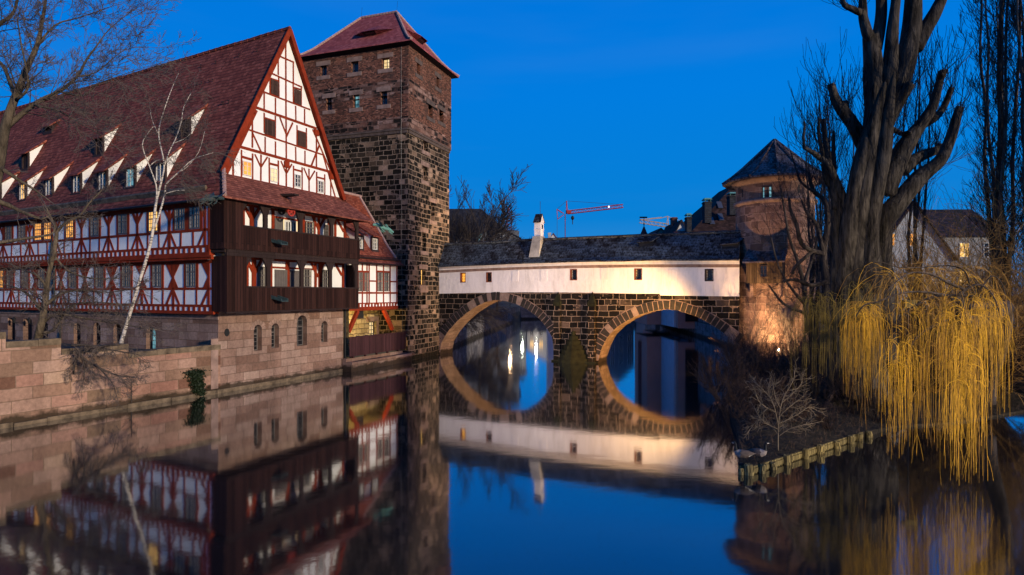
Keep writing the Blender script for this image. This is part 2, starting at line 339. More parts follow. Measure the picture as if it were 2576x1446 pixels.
M['framed'] = plain('dark_window_wood', (.035, .02, .018), .2, 3)
M['framer'] = plain('rust_window_wood', (.17, .05, .025), .25, 3)
def _gl():
    k = NT('dark_window_glass'); k.bump(k.noise(k.tc.outputs["Object"], 1.4, 1).outputs["Fac"], .12, .05); return k.done((.012, .013, .016), .06, .6)
M['glass'] = _gl()
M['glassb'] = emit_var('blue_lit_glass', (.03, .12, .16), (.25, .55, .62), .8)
M['lit'] = emit_var('lamplit_window_glass', (.60, .26, .04), (1.0, .58, .14), 1.6)
M['lito'] = emit_var('orange_lit_window_glass', (.80, .26, .02), (1.0, .44, .06), 1.5)
M['litw'] = emit_var('pale_lit_window_glass', (.75, .50, .20), (1.0, .78, .42), 1.2)
M['curtain'] = plain('net_curtain', (.42, .37, .29), .2, 5)
M['metal'] = plain('grey_metal', (.09, .09, .095), .2, 5, .5, .05, .5, .6)
M['iron'] = plain('black_iron', (.012, .012, .013), .2, 5, .6, .1)
M['verdigris'] = plain('verdigris_copper', (.11, .25, .20), .5, 9, .7, .6)
M['dbronze'] = plain('dark_patinated_copper', (.03, .05, .05), .5, 9, .6, .6)
M['redmetal'] = plain('red_painted_metal', (.33, .035, .022), .2, 3, .5)
M['soil'] = (lambda k: (k.bump(k.noise(k.tc.outputs["Object"], 5, 6).outputs["Fac"], 1.0, .12), k.done(k.ramp(k.noise(k.tc.outputs["Object"], 3.0, 6, .7).outputs["Fac"], ((.3, (.010, .009, .007)), (.55, (.028, .022, .016)), (.75, (.06, .045, .034)))), .95, .1))[1])(NT('leaf_littered_soil'))
M['land'] = plain('dark_town_ground', (.045, .042, .038), .4, .4)
M['barkp'] = bark('poplar_bark', (.037, .030, .024), (5, 5, .9), .85)
M['barkt'] = bark('tall_poplar_bark', (.085, .066, .052), (5, 5, 1.0), .6)
M['barkd'] = bark('dark_bark', (.048, .037, .033), (6, 6, 1.2), .5)
M['barkb'] = bark('olive_brown_bark', (.10, .075, .05), (7, 7, 1.5), .4)
def _birch():
    k = NT('birch_bark'); o = k.tc.outputs["Object"]
    st = k.noise(k.map(o, (3, 3, 13)), 1.0, 4, .7)
    c = k.mix(k.ramp(st.outputs["Fac"], ((.52, gray(0)), (.60, gray(.9)))), (.50, .43, .36), (.025, .02, .018))
    return k.done(c, .8, .2)
M['birch'] = _birch()
M['twig'] = plain('grey_brown_twigs', (.082, .062, .052), .3, 2)
M['twigd'] = plain('dark_twigs', (.045, .034, .029), .3, 2)
M['twigo'] = plain('ochre_twigs', (.30, .165, .05), .4, 1.2)
M['twigl'] = plain('pale_twigs', (.15, .115, .08), .3, 2)
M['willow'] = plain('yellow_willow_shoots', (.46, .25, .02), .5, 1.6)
M['willowd'] = plain('dimmed_willow_shoots', (.12, .082, .016), .5, 1.2)  # shoots outside the lamplight: the light's falloff is put into their colour
M['willowo'] = plain('orange_brown_willow_shoots', (.22, .115, .022), .4, 1.4)
M['chim'] = plain('stained_chimney_plaster', (.36, .31, .25), .45, 1.6, .95, .4)
M['darkroof'] = tiles('sooty_red_tiles', .4, .3, ((0, (.018, .011, .010)), (.6, (.034, .020, .018)), (1, (.055, .03, .027))), var=.4)
M['ivy'] = plain('ivy_leaves', (.010, .017, .006), .5, 6, .6)
M['leafbr'] = plain('dry_undergrowth', (.05, .03, .022), .5, 3)
# ------------------------------------------------------------------ house frame (plan corner C0, long front dL, gable dG)
C0 = wat(549, 989); dL = V((-.88019, .47463, 0)); dG = V((.40793, .91301, 0))
FAC = Fr(C0[:2], dL[:2], True); GAB = Fr(C0[:2], dG[:2])
def HP(a, g, z): return C0 + dL * a + dG * g + V((0, 0, z))
def facf(g): return Fr(HP(0, g, 0)[:2], dL[:2], True)
def gabf(a): return Fr(HP(a, 0, 0)[:2], dG[:2])
# ------------------------------------------------------------------ ground and water
def sheet(name, pts, z0, z1, mat_, top=None, kind="structure"):
    mb = MB(); n = len(pts)
    vs = [(p[0], p[1], z0) for p in pts] + [(p[0], p[1], p[2] if len(p) > 2 else z1) for p in pts]
    mb.add(vs, [tuple(range(n, 2 * n))] + [(i, (i + 1) % n, n + (i + 1) % n, n + i) for i in range(n)])
    return setp(mb.build(name, mat_), kind=kind)
k = NT('river_water'); o_ = k.tc.outputs["Object"]
fr_ = k.n("LayerWeight", Blend=.5); nzw = k.noise(k.map(o_, (1, 1, 1)), 2.4, 3, .6); nzb = k.noise(k.map(o_, (.35, .9, 1)), .6, 3, .5)
hgt = k.math('ADD', k.math('MULTIPLY', nzw.outputs["Fac"], .25), k.math('MULTIPLY', nzb.outputs["Fac"], 1.0))
bp = k.n("Bump", Height=hgt, Strength=.034, Distance=.12)
gl = k.n("BsdfGlossy", Roughness=.06, Normal=bp.outputs[0]); gl.inputs["Color"].default_value = (.92, .95, 1, 1)
k.set(fr_.inputs["Normal"], bp.outputs[0])
df = k.n("BsdfDiffuse"); df.inputs["Color"].default_value = (.0075, .008, .008, 1)
ms = k.n("MixShader"); k.set(ms.inputs[0], k.ramp(fr_.outputs["Facing"], ((.0, gray(.05)), (.4, gray(.2)), (.59, gray(.28)), (.76, gray(.52)), (.9, gray(.88)), (1.0, gray(1.0))))); k.set(ms.inputs[1], df.outputs[0]); k.set(ms.inputs[2], gl.outputs[0])
k.t.links.new(ms.outputs[0], k.t.nodes["Material Output"].inputs[0]); M['water'] = k.m
mb = MB(); mb.quad((-60, -60, 0), (120, -60, 0), (120, 200, 0), (-60, 200, 0)); setp(mb.build('river_water', M['water']), kind='structure')
mb = MB(); mb.quad((-3000, -3000, -1.5), (3000, -3000, -1.5), (3000, 3000, -1.5), (-3000, 3000, -1.5)); setp(mb.build('ground', M['land']), kind='structure')
qd = V((-22.73, 27.53, 0)) - C0; QL = qd.length; qd.normalize()
QU = Fr(C0[:2], qd[:2], True)
if QU.n.x < 0: QU.n = -QU.n
qe = QU.pt(34, 0)
# left bank terrace behind the river wall, and the ground behind the houses
p1, p2 = QU.pt(-.2, 0, -.3), QU.pt(34, 0, -.3)
sheet('terrace_ground', [(p2.x, p2.y), (p1.x, p1.y), tuple(HP(40, -.1, 0)[:2]), (-90, 60), (-90, -10)][::-1], -1.4, 2.35, M['land'])
KT = V((-9.253, 55.094, 0)); dR = V((.3309, .9437, 0)); dLt = V((-.9437, .3309, 0))
TR = Fr(KT[:2], dR[:2]); TL = Fr(KT[:2], dLt[:2], True)
sheet('left_bank_ground', [tuple(HP(2, .2, 0)[:2]), tuple(HP(2, 18, 0)[:2]), (-7, 63), (-6.5, 80), (-3.6, 97), (2, 143), (2, 400), (-400, 400), (-400, 120), tuple(HP(60, .5, 0)[:2])][::-1], -1.4, 1.9, M['land'])
# ------------------------------------------------------------------ windows
def window(par, fr, a0, a1, z0, z1, off=0.02, nc=2, nr=4, glass='glass', frame='frame', cur=0, thick=.05, fw=.06, mw=.028, name='window', arch=0, mid=None):
    mb = MB(); o0, o1 = off, off + thick
    mb.pbox(fr, a0, a0 + fw, z0, z1, o0, o1); mb.pbox(fr, a1 - fw, a1, z0, z1, o0, o1)
    mb.pbox(fr, a0 + fw, a1 - fw, z0, z0 + fw, o0, o1 - .003); mb.pbox(fr, a0 + fw, a1 - fw, z1 - fw, z1, o0, o1 - .003)
    for i in range(1, nc):
        x = a0 + (a1 - a0) * i / nc; ww = fw * .8 if (nc % 2 == 0 and i == nc // 2) else mw
        mb.pbox(fr, x - ww / 2, x + ww / 2, z0 + fw, z1 - fw, o0, o1 - .006)
    for i in range(1, nr):
        z = z0 + (z1 - z0) * i / nr; mb.pbox(fr, a0 + fw, a1 - fw, z - mw / 2, z + mw / 2, o0, o1 - .014)
    if mid: z = z0 + (z1 - z0) * mid; mb.pbox(fr, a0 + fw, a1 - fw, z - fw * .55, z + fw * .55, o0, o1 - .009)
    o = mb.build(name, M[frame], par)
    g = MB(); g.pbox(fr, a0 + fw * .5, a1 - fw * .5, z0 + fw * .5, z1 - fw * .5, o0 - .015, o0 + .008); g.build('pane', M[glass], o)
    if cur:
        c = MB(); n_ = 2 if nc % 2 == 0 else 1
        for i in range(n_):
            x0, x1 = a0 + (a1 - a0) * i / n_, a0 + (a1 - a0) * (i + 1) / n_
            wq = (x1 - x0) * cur
            if i == 0: c.pbox(fr, x0 + fw, x0 + fw + wq, z0 + fw, z1 - fw, o0 + .010, o0 + .014)
            if i == n_ - 1: c.pbox(fr, x1 - fw - wq, x1 - fw, z0 + fw, z1 - fw, o0 + .010, o0 + .014)
            if n_ == 2: x = x1 if i == 0 else x0; c.pbox(fr, x - (wq * .5 if i == 0 else 0), x + (0 if i == 0 else wq * .5), z0 + fw, z1 - fw, o0 + .0105, o0 + .0135)
        c.build('curtain', M['curtain'], o)
    return o
# ------------------------------------------------------------------ THE HALF-TIMBERED HALL
hall = root('half_timbered_hall', HP(0, 0, 0), 'huge red and white half-timbered hall with steep tiled roof and dark wooden galleries', 'building')
LEN = 48
# stone base
aw = [(2.72, 3.38, 2.3, 3.98, 1), (4.2, 4.86, 2.36, 4.0, 1), (6.52, 7.52, 2.32, 4.46, 1), (9.0, 9.66, 2.4, 3.96, 1)]
mb = MB(); holed(mb, GAB, 0, 11.45, -.6, 4.95, [h for h in aw] + [], .45)
dr = [(24.45, 25.6, 2.3, 4.05, 0), (21.85, 23.2, 2.3, 4.08, .3), (19.5, 21.1, 2.3, 3.88, .3), (15.05, 15.95, 2.3, 3.92, 1), (12.53, 13.4, 2.3, 3.98, 1), (10.03, 10.95, 2.3, 3.97, 1), (6.18, 7.23, 2.3, 3.84, 1), (28, 29.2, 2.3, 4, 0)]
holed(mb, FAC, 0, LEN, -.6, 4.95, dr, .5)
mb.quad(HP(0, 11.45, -.6), HP(12, 11.45, -.6), HP(12, 11.45, 4.95), HP(0, 11.45, 4.95)); mb.quad(HP(LEN, 0, 0), HP(LEN, 11.45, 0), HP(LEN, 11.45, 4.95), HP(LEN, 0, 4.95))
base = mb.build('stone_base', M['base'], hall)
mb = MB(); mb.pbox(FAC, -.06, LEN, 4.42, 4.56, 0, .07); mb.pbox(FAC, -.03, LEN, 4.56, 4.66, 0, .035); mb.build('string_course', M['trim'], base)
mb = MB(); mb.pbox(GAB, -.12, 11.5, -.6, .22, 0, .13); mb.build('mossy_plinth', M['coping'], base)
mb = MB()
for h in aw:
    ca, r = (h[0] + h[1]) / 2, (h[1] - h[0]) / 2; zc = h[3] - r
    for q in range(7):
        t0, t1 = math.pi * q / 7 + .03, math.pi * (q + 1) / 7 - .03; R = r + .30 + .05 * (q % 2)
        mb.prism(GAB, [(ca + r * 1.0 * math.cos(t), zc + r * 1.0 * math.sin(t)) for t in (t0, (t0 + t1) / 2, t1)] + [(ca + R * math.cos(t), zc + R * math.sin(t)) for t in (t1, t0)], -.02, .025)
    mb.build('arch_stones', M['trim'], base); mb = MB()
for i, h in enumerate(aw): window(hall, GAB, h[0], h[1], h[2], h[3], -.42, 2, 6, 'glass', 'frame', 0, mid=.62)
mb = MB()
for j in range(18): t0 = 6.283 * j / 18; t1 = 6.283 * (j + 1) / 18; mb.poly([GAB.pt(.62, 3.62, .03), GAB.pt(.62 + .18 * math.cos(t0), 3.62 + .24 * math.sin(t0), .03), GAB.pt(.62 + .18 * math.cos(t1), 3.62 + .24 * math.sin(t1), .03)]); mb.quad(GAB.pt(.62 + .18 * math.cos(t0), 3.62 + .24 * math.sin(t0), .03), GAB.pt(.62 + .18 * math.cos(t1), 3.62 + .24 * math.sin(t1), .03), GAB.pt(.62 + .18 * math.cos(t1), 3.62 + .24 * math.sin(t1), -.01), GAB.pt(.62 + .18 * math.cos(t0), 3.62 + .24 * math.sin(t0), -.01))
mb.build('round_vent', M['iron'], hall)
for i, h in enumerate(dr):
    if i == 6: window(hall, FAC, h[0] + .12, h[1], h[2], h[3], -.42, 2, 5, 'glassb', 'frame'); continue
    d = MB(); d.pbox(FAC, h[0] + .02, h[1] - .02, h[2], h[3], -.46, -.36)
    for z in (2.9, 3.5): d.pbox(FAC, h[0] + .05, h[1] - .3, z, z + .05, -.36, -.34)
    d.build('door', M['shutter'], hall)
for a in (23.85, 21.55):
    l = MB(); l.rod(FAC.pt(a, 3.75, 0), FAC.pt(a, 3.75, .32), .02); l.rod(FAC.pt(a, 3.5, 0), FAC.pt(a, 3.75, .3), .015)
    c = FAC.pt(a, 3.75, .32); l.lathe(c, [(.07, -.02), (.13, .28), (.135, .30), (.05, .4), (.01, .46)], 6); l.build('wall_lantern', M['iron'], hall)
# timber storeys of the long front
LO, UP = facf(-.35), facf(-.62)
mb = MB(); mb.pbox(LO, -.03, LEN, 4.8, 8.3, -.3, 0); mb.pbox(UP, -.05, LEN, 8.28, 11.75, -.3, 0); wl = mb.build('front_plaster_wall', M['plaster'], hall)
tb = MB(); T = .035
def bar(fr, p, q, w_, o1=T, o0=-.02): j = lambda: rnd.gauss(0, .022); tb.pbeam(fr, (p[0] + j(), p[1]), (q[0] + j(), q[1]), w_ * rnd.uniform(.88, 1.12), o0, o1)
def row_squares(fr, z0, z1, z2, step):
    tb.pbox(fr, -.12, LEN, z0 - .19, z0, -.02, .09); tb.pbox(fr, -.05, LEN, z1, z1 + .15, -.02, T)
    a = .25
    while a < 34: tb.pbox(fr, a - .115, a + .115, z0, z1, -.02, T - .004); a += step * (.95 + .1 * rnd.random())
row_squares(LO, 4.94, 5.18, 0, .52); row_squares(UP, 8.46, 8.74, 0, .52)
tb.pbox(UP, -.30, LEN, 7.9 + .12, 8.27, -.06, .10); tb.pbox(UP, -.34, LEN, 8.16, 8.268, .1, .16)
tb.pbox(LO, -.05, LEN, 7.82, 8.02, -.02, .05)
tb.pbox(LO, -.05, LEN, 6.22, 6.37, -.02, T); tb.pbox(UP, -.05, LEN, 9.72, 9.88, -.02, T); tb.pbox(UP, -.05, LEN, 11.2, 11.7, -.02, T)
um = [.38, 3.79, 7.16, 10.45, 13.74, 17.07, 20.82, 24.87, 28.4, 31.9]; lm = [.40, 3.85, 7.11, 10.52, 13.81, 16.94, 20.6, 24.2, 27.8, 31.2]
for fr, men, zs, zt, zp, wide in ((UP, um, 8.74, 11.3, 9.8, 0), (LO, lm, 5.2, 7.9, 6.3, 1)):
    for i, a in enumerate(men):
        bar(fr, (a, zs), (a, zt), .24)
        for sg in ((1,) if i == 0 else (-1, 1)):
            bar(fr, (a, zp + .75), (a + sg * .62, zt + (.1 if not wide else 0)), .22, T - .006); bar(fr, (a + sg * .06, zp - .05), (a + sg * .68, zs + .05), .17, T - .006)
            if wide: bar(fr, (a + sg * .02, zp + .62), (a + sg * .42, zp), .20, T - .008); tb.prism(fr, [(a, zp + .62), (a + sg * .48, zp + .02), (a, zp + .02)], -.02, T - .01)
            tb.prism(fr, [(a, zp + .9), (a + sg * .60, zt), (a, zt)], -.02, T - .012) if wide else None
        if i:
            m_ = (men[i - 1] + a) / 2; s_ = a - men[i - 1]
            for q in (-.17, .17): bar(fr, (m_ + q * s_, zs), (m_ + q * s_, zp), .14, T - .003)
uw = [(23.96, 0, 0), (21.9, 0, .2), (19.55, 1, 0), (18.2, 1, 0), (15.21, 1, 0), (12.06, 0, .22), (8.77, 0, .2), (5.44, 2, 0), (2.75, 0, .3), (1.33, 0, .34), (27, 0, .2), (30.2, 0, .2)]
lw = [(25.87, 1, 0), (24.38, 0, .1), (22.06, 0, .2), (19.62, 0, .2), (18.3, 0, .28), (15.35, 0, .12), (11.95, 0, .15), (8.81, 0, .18), (5.47, 0, .3), (2.06, 0, .33), (29, 0, .2)]
for lst, fr, z0, z1, hw in ((uw, UP, 9.92, 11.22, .50), (lw, LO, 6.42, 7.84, .47)):
    for a, lit, cur in lst:
        for s_ in (-1, 1): tb.pbox(fr, a + s_ * (hw + .11) - .11, a + s_ * (hw + .11) + .11, z0 - .1, z1 + .1, -.02, T + .01)
        tb.pbox(fr, a - hw, a + hw, z1, z1 + .12, -.02, T + .006)
        window(hall, fr, a - hw, a + hw, z0, z1, .015, 4, 6 if fr is LO else 5, ('glass', 'lito', 'lit')[lit], 'frame', cur, .045, .06, .024, mid=.62)
for fr, z0, z1 in ((UP, 8.27, 11.6), (LO, 4.8, 8.02)): tb.pbox(fr, -.075, .10, z0, z1, -.31, T + .012)
tb.build('front_timber_frame', M['red'], hall)
# gable wall with its exact timber pattern (gable-plane metres from measured picture lines)
GW = gabf(-.05)
def gz(zx, zy): return GW.hit(440.2 + zx * .3131, 50.3 + zy * .3131)
mb = MB(); mb.prism(GW, [(.12, 13.2), (11.0, 13.2), (5.52, 23.62)], -.3, 0); mb.prism(gabf(0), [(.02, 4.95), (11.5, 4.95), (11.5, 13.2), (.02, 13.2)], -.3, -.02); mb.build('gable_plaster_wall', M['plaster'], hall)
tb = MB(); SG = """826,285,955,340,11;758,420,1020,540,12;680,565,1085,720,12;615,690,1137,872,20;530,860,1200,1087,13;465,1002,1255,1222,22;352,1228,1318,1432,10
888,150,890,700,13;890,700,893,1140,13;893,1140,893,1335,14;828,290,828,440,9;949,340,949,505,10;762,430,762,600,8;832,455,834,615,9;948,510,950,670,9;1013,540,1013,690,8
765,468,832,490,7;950,540,1012,560,7;765,592,832,612,6;950,665,1014,688,6;715,580,715,725,9;806,625,806,748,10;968,690,970,805,10;1040,715,1040,835,9
620,700,620,1025,14;655,725,415,1232,20;715,745,716,905,10;805,770,805,962,12;720,785,802,812,7;718,908,805,942,7;840,780,891,915,13;945,825,893,938,13;979,845,979,1008,10;1054,868,1056,1030,10;982,888,1052,910,7;980,1010,1055,1030,7
1135,880,1135,1180,13;1105,878,1250,1215,14;723,940,723,1065,9;806,975,806,1092,10;968,1020,970,1138,10;1043,1050,1043,1155,9;620,905,692,1062,13;1160,1000,1090,1180,14
465,1025,465,1250,15;533,1042,533,1262,11;622,1072,622,1282,14;536,1098,622,1122,18;640,1078,688,1180,12;742,1100,690,1180,12;690,1080,688,1290,13;755,1105,757,1312,10;829,1128,829,1328,13;758,1152,830,1170,16;850,1132,892,1230,12;938,1157,895,1230,12
951,1170,951,1352,11;1020,1182,1020,1368,12;955,1200,1018,1216,14;1033,1187,1075,1285,11;1122,1212,1078,1285,11;1075,1195,1076,1380,12;1137,1220,1137,1392,12;1202,1240,1202,1410,12;1140,1262,1200,1277,13;1190,1090,1288,1428,13;1250,1240,1250,1415,10"""
for i, t in enumerate(SG.replace("\n", ";").split(";")):
    x1, y1, x2, y2, wd = map(float, t.split(",")); p, q = gz(x1, y1), gz(x2, y2); Y = GW.pt(p[0], 0).y
    tb.pbeam(GW, p, q, max(wd * .3131 * Y / F * 1.1, .11), -.02, .03 + .0007 * (i % 9))
for x, y in ((618, 715), (1133, 903), (470, 1045), (893, 1160), (1252, 1255)):
    a, z = gz(x, y); tb.pbox(GW, a - .22, a + .22, z - .22, z + .2, -.02, .11)
tb.build('gable_timber_frame', M['red'], hall)
for x0, y0, x1, y1 in ((767, 474, 830, 612), (957, 552, 1010, 684), (719, 790, 800, 940), (985, 890, 1048, 1026)):
    a0 = gz(x0, (y0 + y1) / 2)[0]; a1 = gz(x1, (y0 + y1) / 2)[0]; zt = (gz(x0, y0)[1] + gz(x1, y0 + (x1 - x0) * .33)[1]) / 2; zb = (gz(x1, y1)[1] + gz(x0, y1 - (x1 - x0) * .33)[1]) / 2
    mb = MB(); m_ = (a0 + a1) / 2; mb.pbox(GW, a0, m_ - .012, zb, zt, -.01, .055); mb.pbox(GW, m_ + .012, a1, zb, zt, -.01, .055)
    for z in (zb + .25, zt - .25): mb.pbox(GW, a0 + .05, m_ - .05, z - .04, z + .04, .055, .07); mb.pbox(GW, m_ + .05, a1 - .05, z - .04, z + .04, .055, .07)
    mb.build('shutter', M['shutter'], hall)
for x0, y0, x1, y1, gl_, cur in ((541, 1115, 612, 1270, 'lito', 0), (760, 1172, 822, 1318, 'litw', 0), (955, 1222, 1012, 1358, 'glass', .3), (1142, 1275, 1195, 1402, 'glass', .32)):
    a0 = gz(x0, (y0 + y1) / 2)[0]; a1 = gz(x1, (y0 + y1) / 2)[0]; zt = gz(x0, y0)[1] - .1; zb = gz(x1, y1)[1] + .1
    window(hall, GW, a0, a1, zb, zt, .02, 2, 3, gl_, 'framew', cur, .045, .045, .022)
# roof
def zr(g): return 13.28 + 1.95 * g if g > .05 else 11.62 + (g + 1.0) * 1.58
RG = 5.5
def roof_hit(u, v):
    lo, hi = -1.0, 5.4
    for _ in range(40):
        m_ = (lo + hi) / 2
        if facf(m_).hit(u, v)[1] > zr(m_): lo = m_
        else: hi = m_
    return facf(m_).hit(u, v)[0], m_
mb = MB(); gs = [-1.0, -.6, -.2, .1, .7, 1.5, 2.3, 3.1, 3.9, 4.7, 5.5]; na = 34
def rp_(a, g):
    sag = -.018 * max(0, a) * max(0, (g + 1) / 6.5) * .35 + .06 * mnoise.noise(V((a * .45, g * .7, 0))) + .03 * mnoise.noise(V((a * 1.3, g * 1.9, 4)))
    return HP(a, g, zr(g) + sag)
for i in range(na):
    a0, a1 = -.38 + (LEN + .38) * i / na, -.38 + (LEN + .38) * (i + 1) / na
    for j in range(len(gs) - 1):
        if i == 0 and j < 3: continue
        mb.quad(rp_(a0, gs[j]), rp_(a1, gs[j]), rp_(a1, gs[j + 1]), rp_(a0, gs[j + 1]))
a1 = -.38 + (LEN + .38) / na
mb.poly([rp_(a1, -1), HP(-1.82, -1.0, 11.62), HP(-.38, .1, 13.4), rp_(a1, .1)][::-1])
for g0, g1, z0, z1 in ((5.5, 11.25, 24.0, 13.2), (11.25, 12.6, 13.2, 11.6)): mb.quad(HP(-.38, g0, z0), HP(LEN, g0, z0), HP(LEN, g1, z1), HP(-.38, g1, z1))
for p in (-1,):   # eave thickness
    mb.quad(rp_(a1, -1.0), HP(LEN, -1, 11.6), HP(LEN, -1.0, 11.5), HP(a1, -1.0, 11.5)); mb.quad(HP(-1.82, -1, 11.62), rp_(a1, -1), HP(a1, -1, 11.5), HP(-1.82, -1, 11.5)); mb.quad(HP(-1.8, -.98, 11.5), HP(LEN, -.98, 11.5), HP(LEN, -.4, 11.62), HP(-1.8, -.4, 11.62))
roof = mb.build('tiled_roof', M['roof'], hall)
mb = MB(); pv = [HP(-1.82, -1.0, 11.62), HP(-1.82, 6, 11.62), HP(-1.82, 13.0, 11.6), HP(-.08, 11.2, 13.26), HP(-.08, 5.6, 13.27), HP(-.08, .05, 13.28)]
mb.poly([pv[0], pv[1], pv[4], pv[5]]); mb.poly([pv[1], pv[2], pv[3], pv[4]]); mb.poly([HP(-1.82, 13.0, 11.6), HP(6, 12.9, 11.6), HP(6, 11.3, 13.2), HP(-.08, 11.2, 13.26)])
for g0, g1 in ((-1, 13.0),): mb.quad(HP(-1.82, g0, 11.62), HP(-1.82, g1, 11.6), HP(-1.8, g1, 11.5), HP(-1.8, g0, 11.5)); mb.quad(HP(-1.8, g0, 11.5), HP(-1.8, g1, 11.5), HP(-.1, g1, 11.66), HP(-.1, g0, 11.66))
mb.build('pent_roof', M['roof_pent'], hall)
mb = MB()
for q in range(9): t = q / 8.0; c = HP(-1.84 + 1.46 * t, -1.0 + 1.1 * t, 11.66 + 1.78 * t); d = HP(-1.84 + 1.46 * (t + .12), -1.0 + 1.1 * (t + .12), 11.66 + 1.78 * (t + .12)); mb.tube([c, d], [.13, .10], 7)
mb.build('hip_ridge_tiles', M['ridge'], roof)
mb = MB()
for q in range(70):
    a = -.4 + q * .69; z = 24.02 - .018 * max(0, a) * .35 + .03 * mnoise.noise(V((a * .45, 3.8, 0))); mb.tube([HP(a, 5.5, z), HP(a + .72, 5.5, z - .0)], [.15, .12], 6)
mb.build('ridge_tiles', M['roof'], roof)
mb = MB(); vg = Fr(HP(-.40, 0, 0)[:2], dG[:2])
mb.pbeam(vg, (-.02, 13.25), (5.5, 23.9), .34, -.02, .05); mb.pbeam(vg, (11.15, 13.15), (5.5, 23.92), .32, -.02, .048); mb.build('verge_board', M['red'], hall)
mb = MB()
for s_, g0 in ((1, .05), (-1, 11.1)): mb.quad(HP(-.38, g0, 13.1), HP(0, g0, 13.1), HP(0, 5.5, 23.75), HP(-.38, 5.5, 23.75))
mb.build('verge_soffit', M['red'], hall)
# roof hooks
mb = MB()
for q in range(26):
    a, g = rnd.uniform(.6, 20), rnd.choice((1.6, 2.7, 3.9, 4.8)); p = rp_(a, g); mb.rod(p + V((0, 0, -.02)), p + V((.02, -.10, .16)), .025); mb.rod(p + V((.02, -.1, .16)), p + V((.02, -.2, .1)), .025)
mb.build('roof_hooks', M['iron'], roof)
# snow guard board and gutter
mb = MB(); mb.hexa([HP(.2, -.72, zr(-.72)), HP(LEN, -.72, zr(-.72)), HP(LEN, -.60, zr(-.6)), HP(.2, -.6, zr(-.6)), HP(.2, -.80, zr(-.72) + .26), HP(LEN, -.80, zr(-.72) + .26), HP(LEN, -.7, zr(-.6) + .2), HP(.2, -.7, zr(-.6) + .2)]); mb.build('snow_guard', M['coping'], roof)
mb = MB(); mb.tube([HP(-1.7, -1.06, 11.5), HP(20, -1.06, 11.5), HP(LEN, -1.06, 11.5)], [.085] * 3, 7)
mb.tube([HP(17.6, -1.0, 11.45), HP(17.6, -.5, 11.2), HP(17.6, -.8, 8.4), HP(17.6, -.5, 8.1), HP(17.6, -.5, 5.2), HP(17.6, -.1, 4.9), HP(17.6, -.1, 2.4)], [.065] * 7, 7)
mb.tube([HP(-.1, 11.55, 4.8), HP(-.1, 11.55, .2)], [.07, .07], 7); mb.build('gutter', M['iron'], hall)
# dormers
def dormer(u, v, w_, h, glass, cur, wall='plaster', depth_slope=.72):
    a, g = roof_hit(u, v); fr = facf(g); zb = zr(g) + .02; zt = zb + h; hw = w_ / 2
    L_ = (zt + .12 - zr(g)) / (1.95 - depth_slope); gi = g + L_
    mb = MB()
    for s_ in (-1, 1): mb.poly([fr.pt(a + s_ * hw, zb - .3), fr.pt(a + s_ * hw, zt), HP(a + s_ * hw, gi, zr(gi))])
    d = mb.build('dormer', M[wall], hall)
    mb = MB(); fs = .3; zf = zt + .12 - depth_slope * fs; rw = hw + .13
    mb.hexa([HP(a - rw, g - fs, zf - .09), HP(a + rw, g - fs, zf - .09), HP(a + rw, gi + .22, zr(gi + .2) - .15), HP(a - rw, gi + .22, zr(gi + .2) - .15),
             HP(a - rw, g - fs, zf), HP(a + rw, g - fs, zf), HP(a + rw, gi + .22, zr(gi + .2) + .06), HP(a - rw, gi + .22, zr(gi + .2) + .06)])
    mb.build('dormer_roof', M['roof'], d)
    mb = MB(); mb.pbox(fr, a - hw - .03, a - hw + .16, zb - .25, zt, -.1, .03); mb.pbox(fr, a + hw - .16, a + hw + .03, zb - .25, zt, -.1, .03); mb.pbox(fr, a - hw, a + hw, zt - .12, zt + .05, -.1, .04); mb.pbox(fr, a - hw - .08, a + hw + .08, zb - .28, zb - .02, -.1, .09); mb.build('dormer_frame', M['framed'], d)
    if glass: window(d, fr, a - hw + .16, a + hw - .16, zb, zt - .12, -.05, 2, 3, glass, 'framew', cur, .05, .055, .028)
    else: mb = MB(); mb.pbox(fr, a - hw + .16, a + hw - .16, zb, zt - .12, -.08, -.05); mb.build('dormer_shutter', M['darkwood'], d)
for u, v, gl_, cur in ((-8, 507, 'glass', .2), (55.7, 503, 'lit', .3), (122, 494, 'glass', .2), (192, 486, 'glass', .25), (257, 479, 'glass', .3), (327, 471, 'glassb', .05), (402, 459, 'glass', .3)): dormer(u, v, 1.16, 1.36, gl_, cur)
for u, v in ((63, 424), (249, 389), (465, 348)): dormer(u, v, 1.05, 1.25, None, 0)
dormer(122, 330, 1.2, .38, None, 0, 'darkwood', .55)
# galleries on the gable end
GF = gabf(-1.32); GB = gabf(-.02)
mb = MB()
mb.pbox(GF, -.42, 11.72, 4.92, 6.36, -.09, 0); mb.pbox(GF, -.66, 11.82, 8.62, 10.03, -.09, .05)
mb.pbox(GF, -.42, 1.04, 6.36, 8.22, -.09, 0); mb.pbox(GF, -.66, .74, 10.03, 11.62, -.09, .05)
for g0, z0, z1 in ((-.42, 4.92, 8.22), (-.66, 8.62, 11.62)):
    e = Fr(HP(0, g0, 0)[:2], dL[:2], True); mb.pbox(e, -1.30, -.02, z0, z1, -.08, 0)
mb.pbox(Fr(HP(0, 11.7, 0)[:2], dL[:2], True), -1.22, 0, 4.92, 6.36, 0, .08); mb.pbox(Fr(HP(0, 11.8, 0)[:2], dL[:2], True), -1.22, 0, 8.62, 10.03, 0, .08)
gal = mb.build('gallery_boarding', M['plank'], hall)
mb = MB(); mb.pbox(GF, -.3, 11.72, 4.93, 5.0, -1.3, -.1); mb.pbox(GF, -.5, 11.75, 8.42, 8.6, -1.3, -.1); mb.build('gallery_floor', M['darkwood'], hall)
mb = MB()
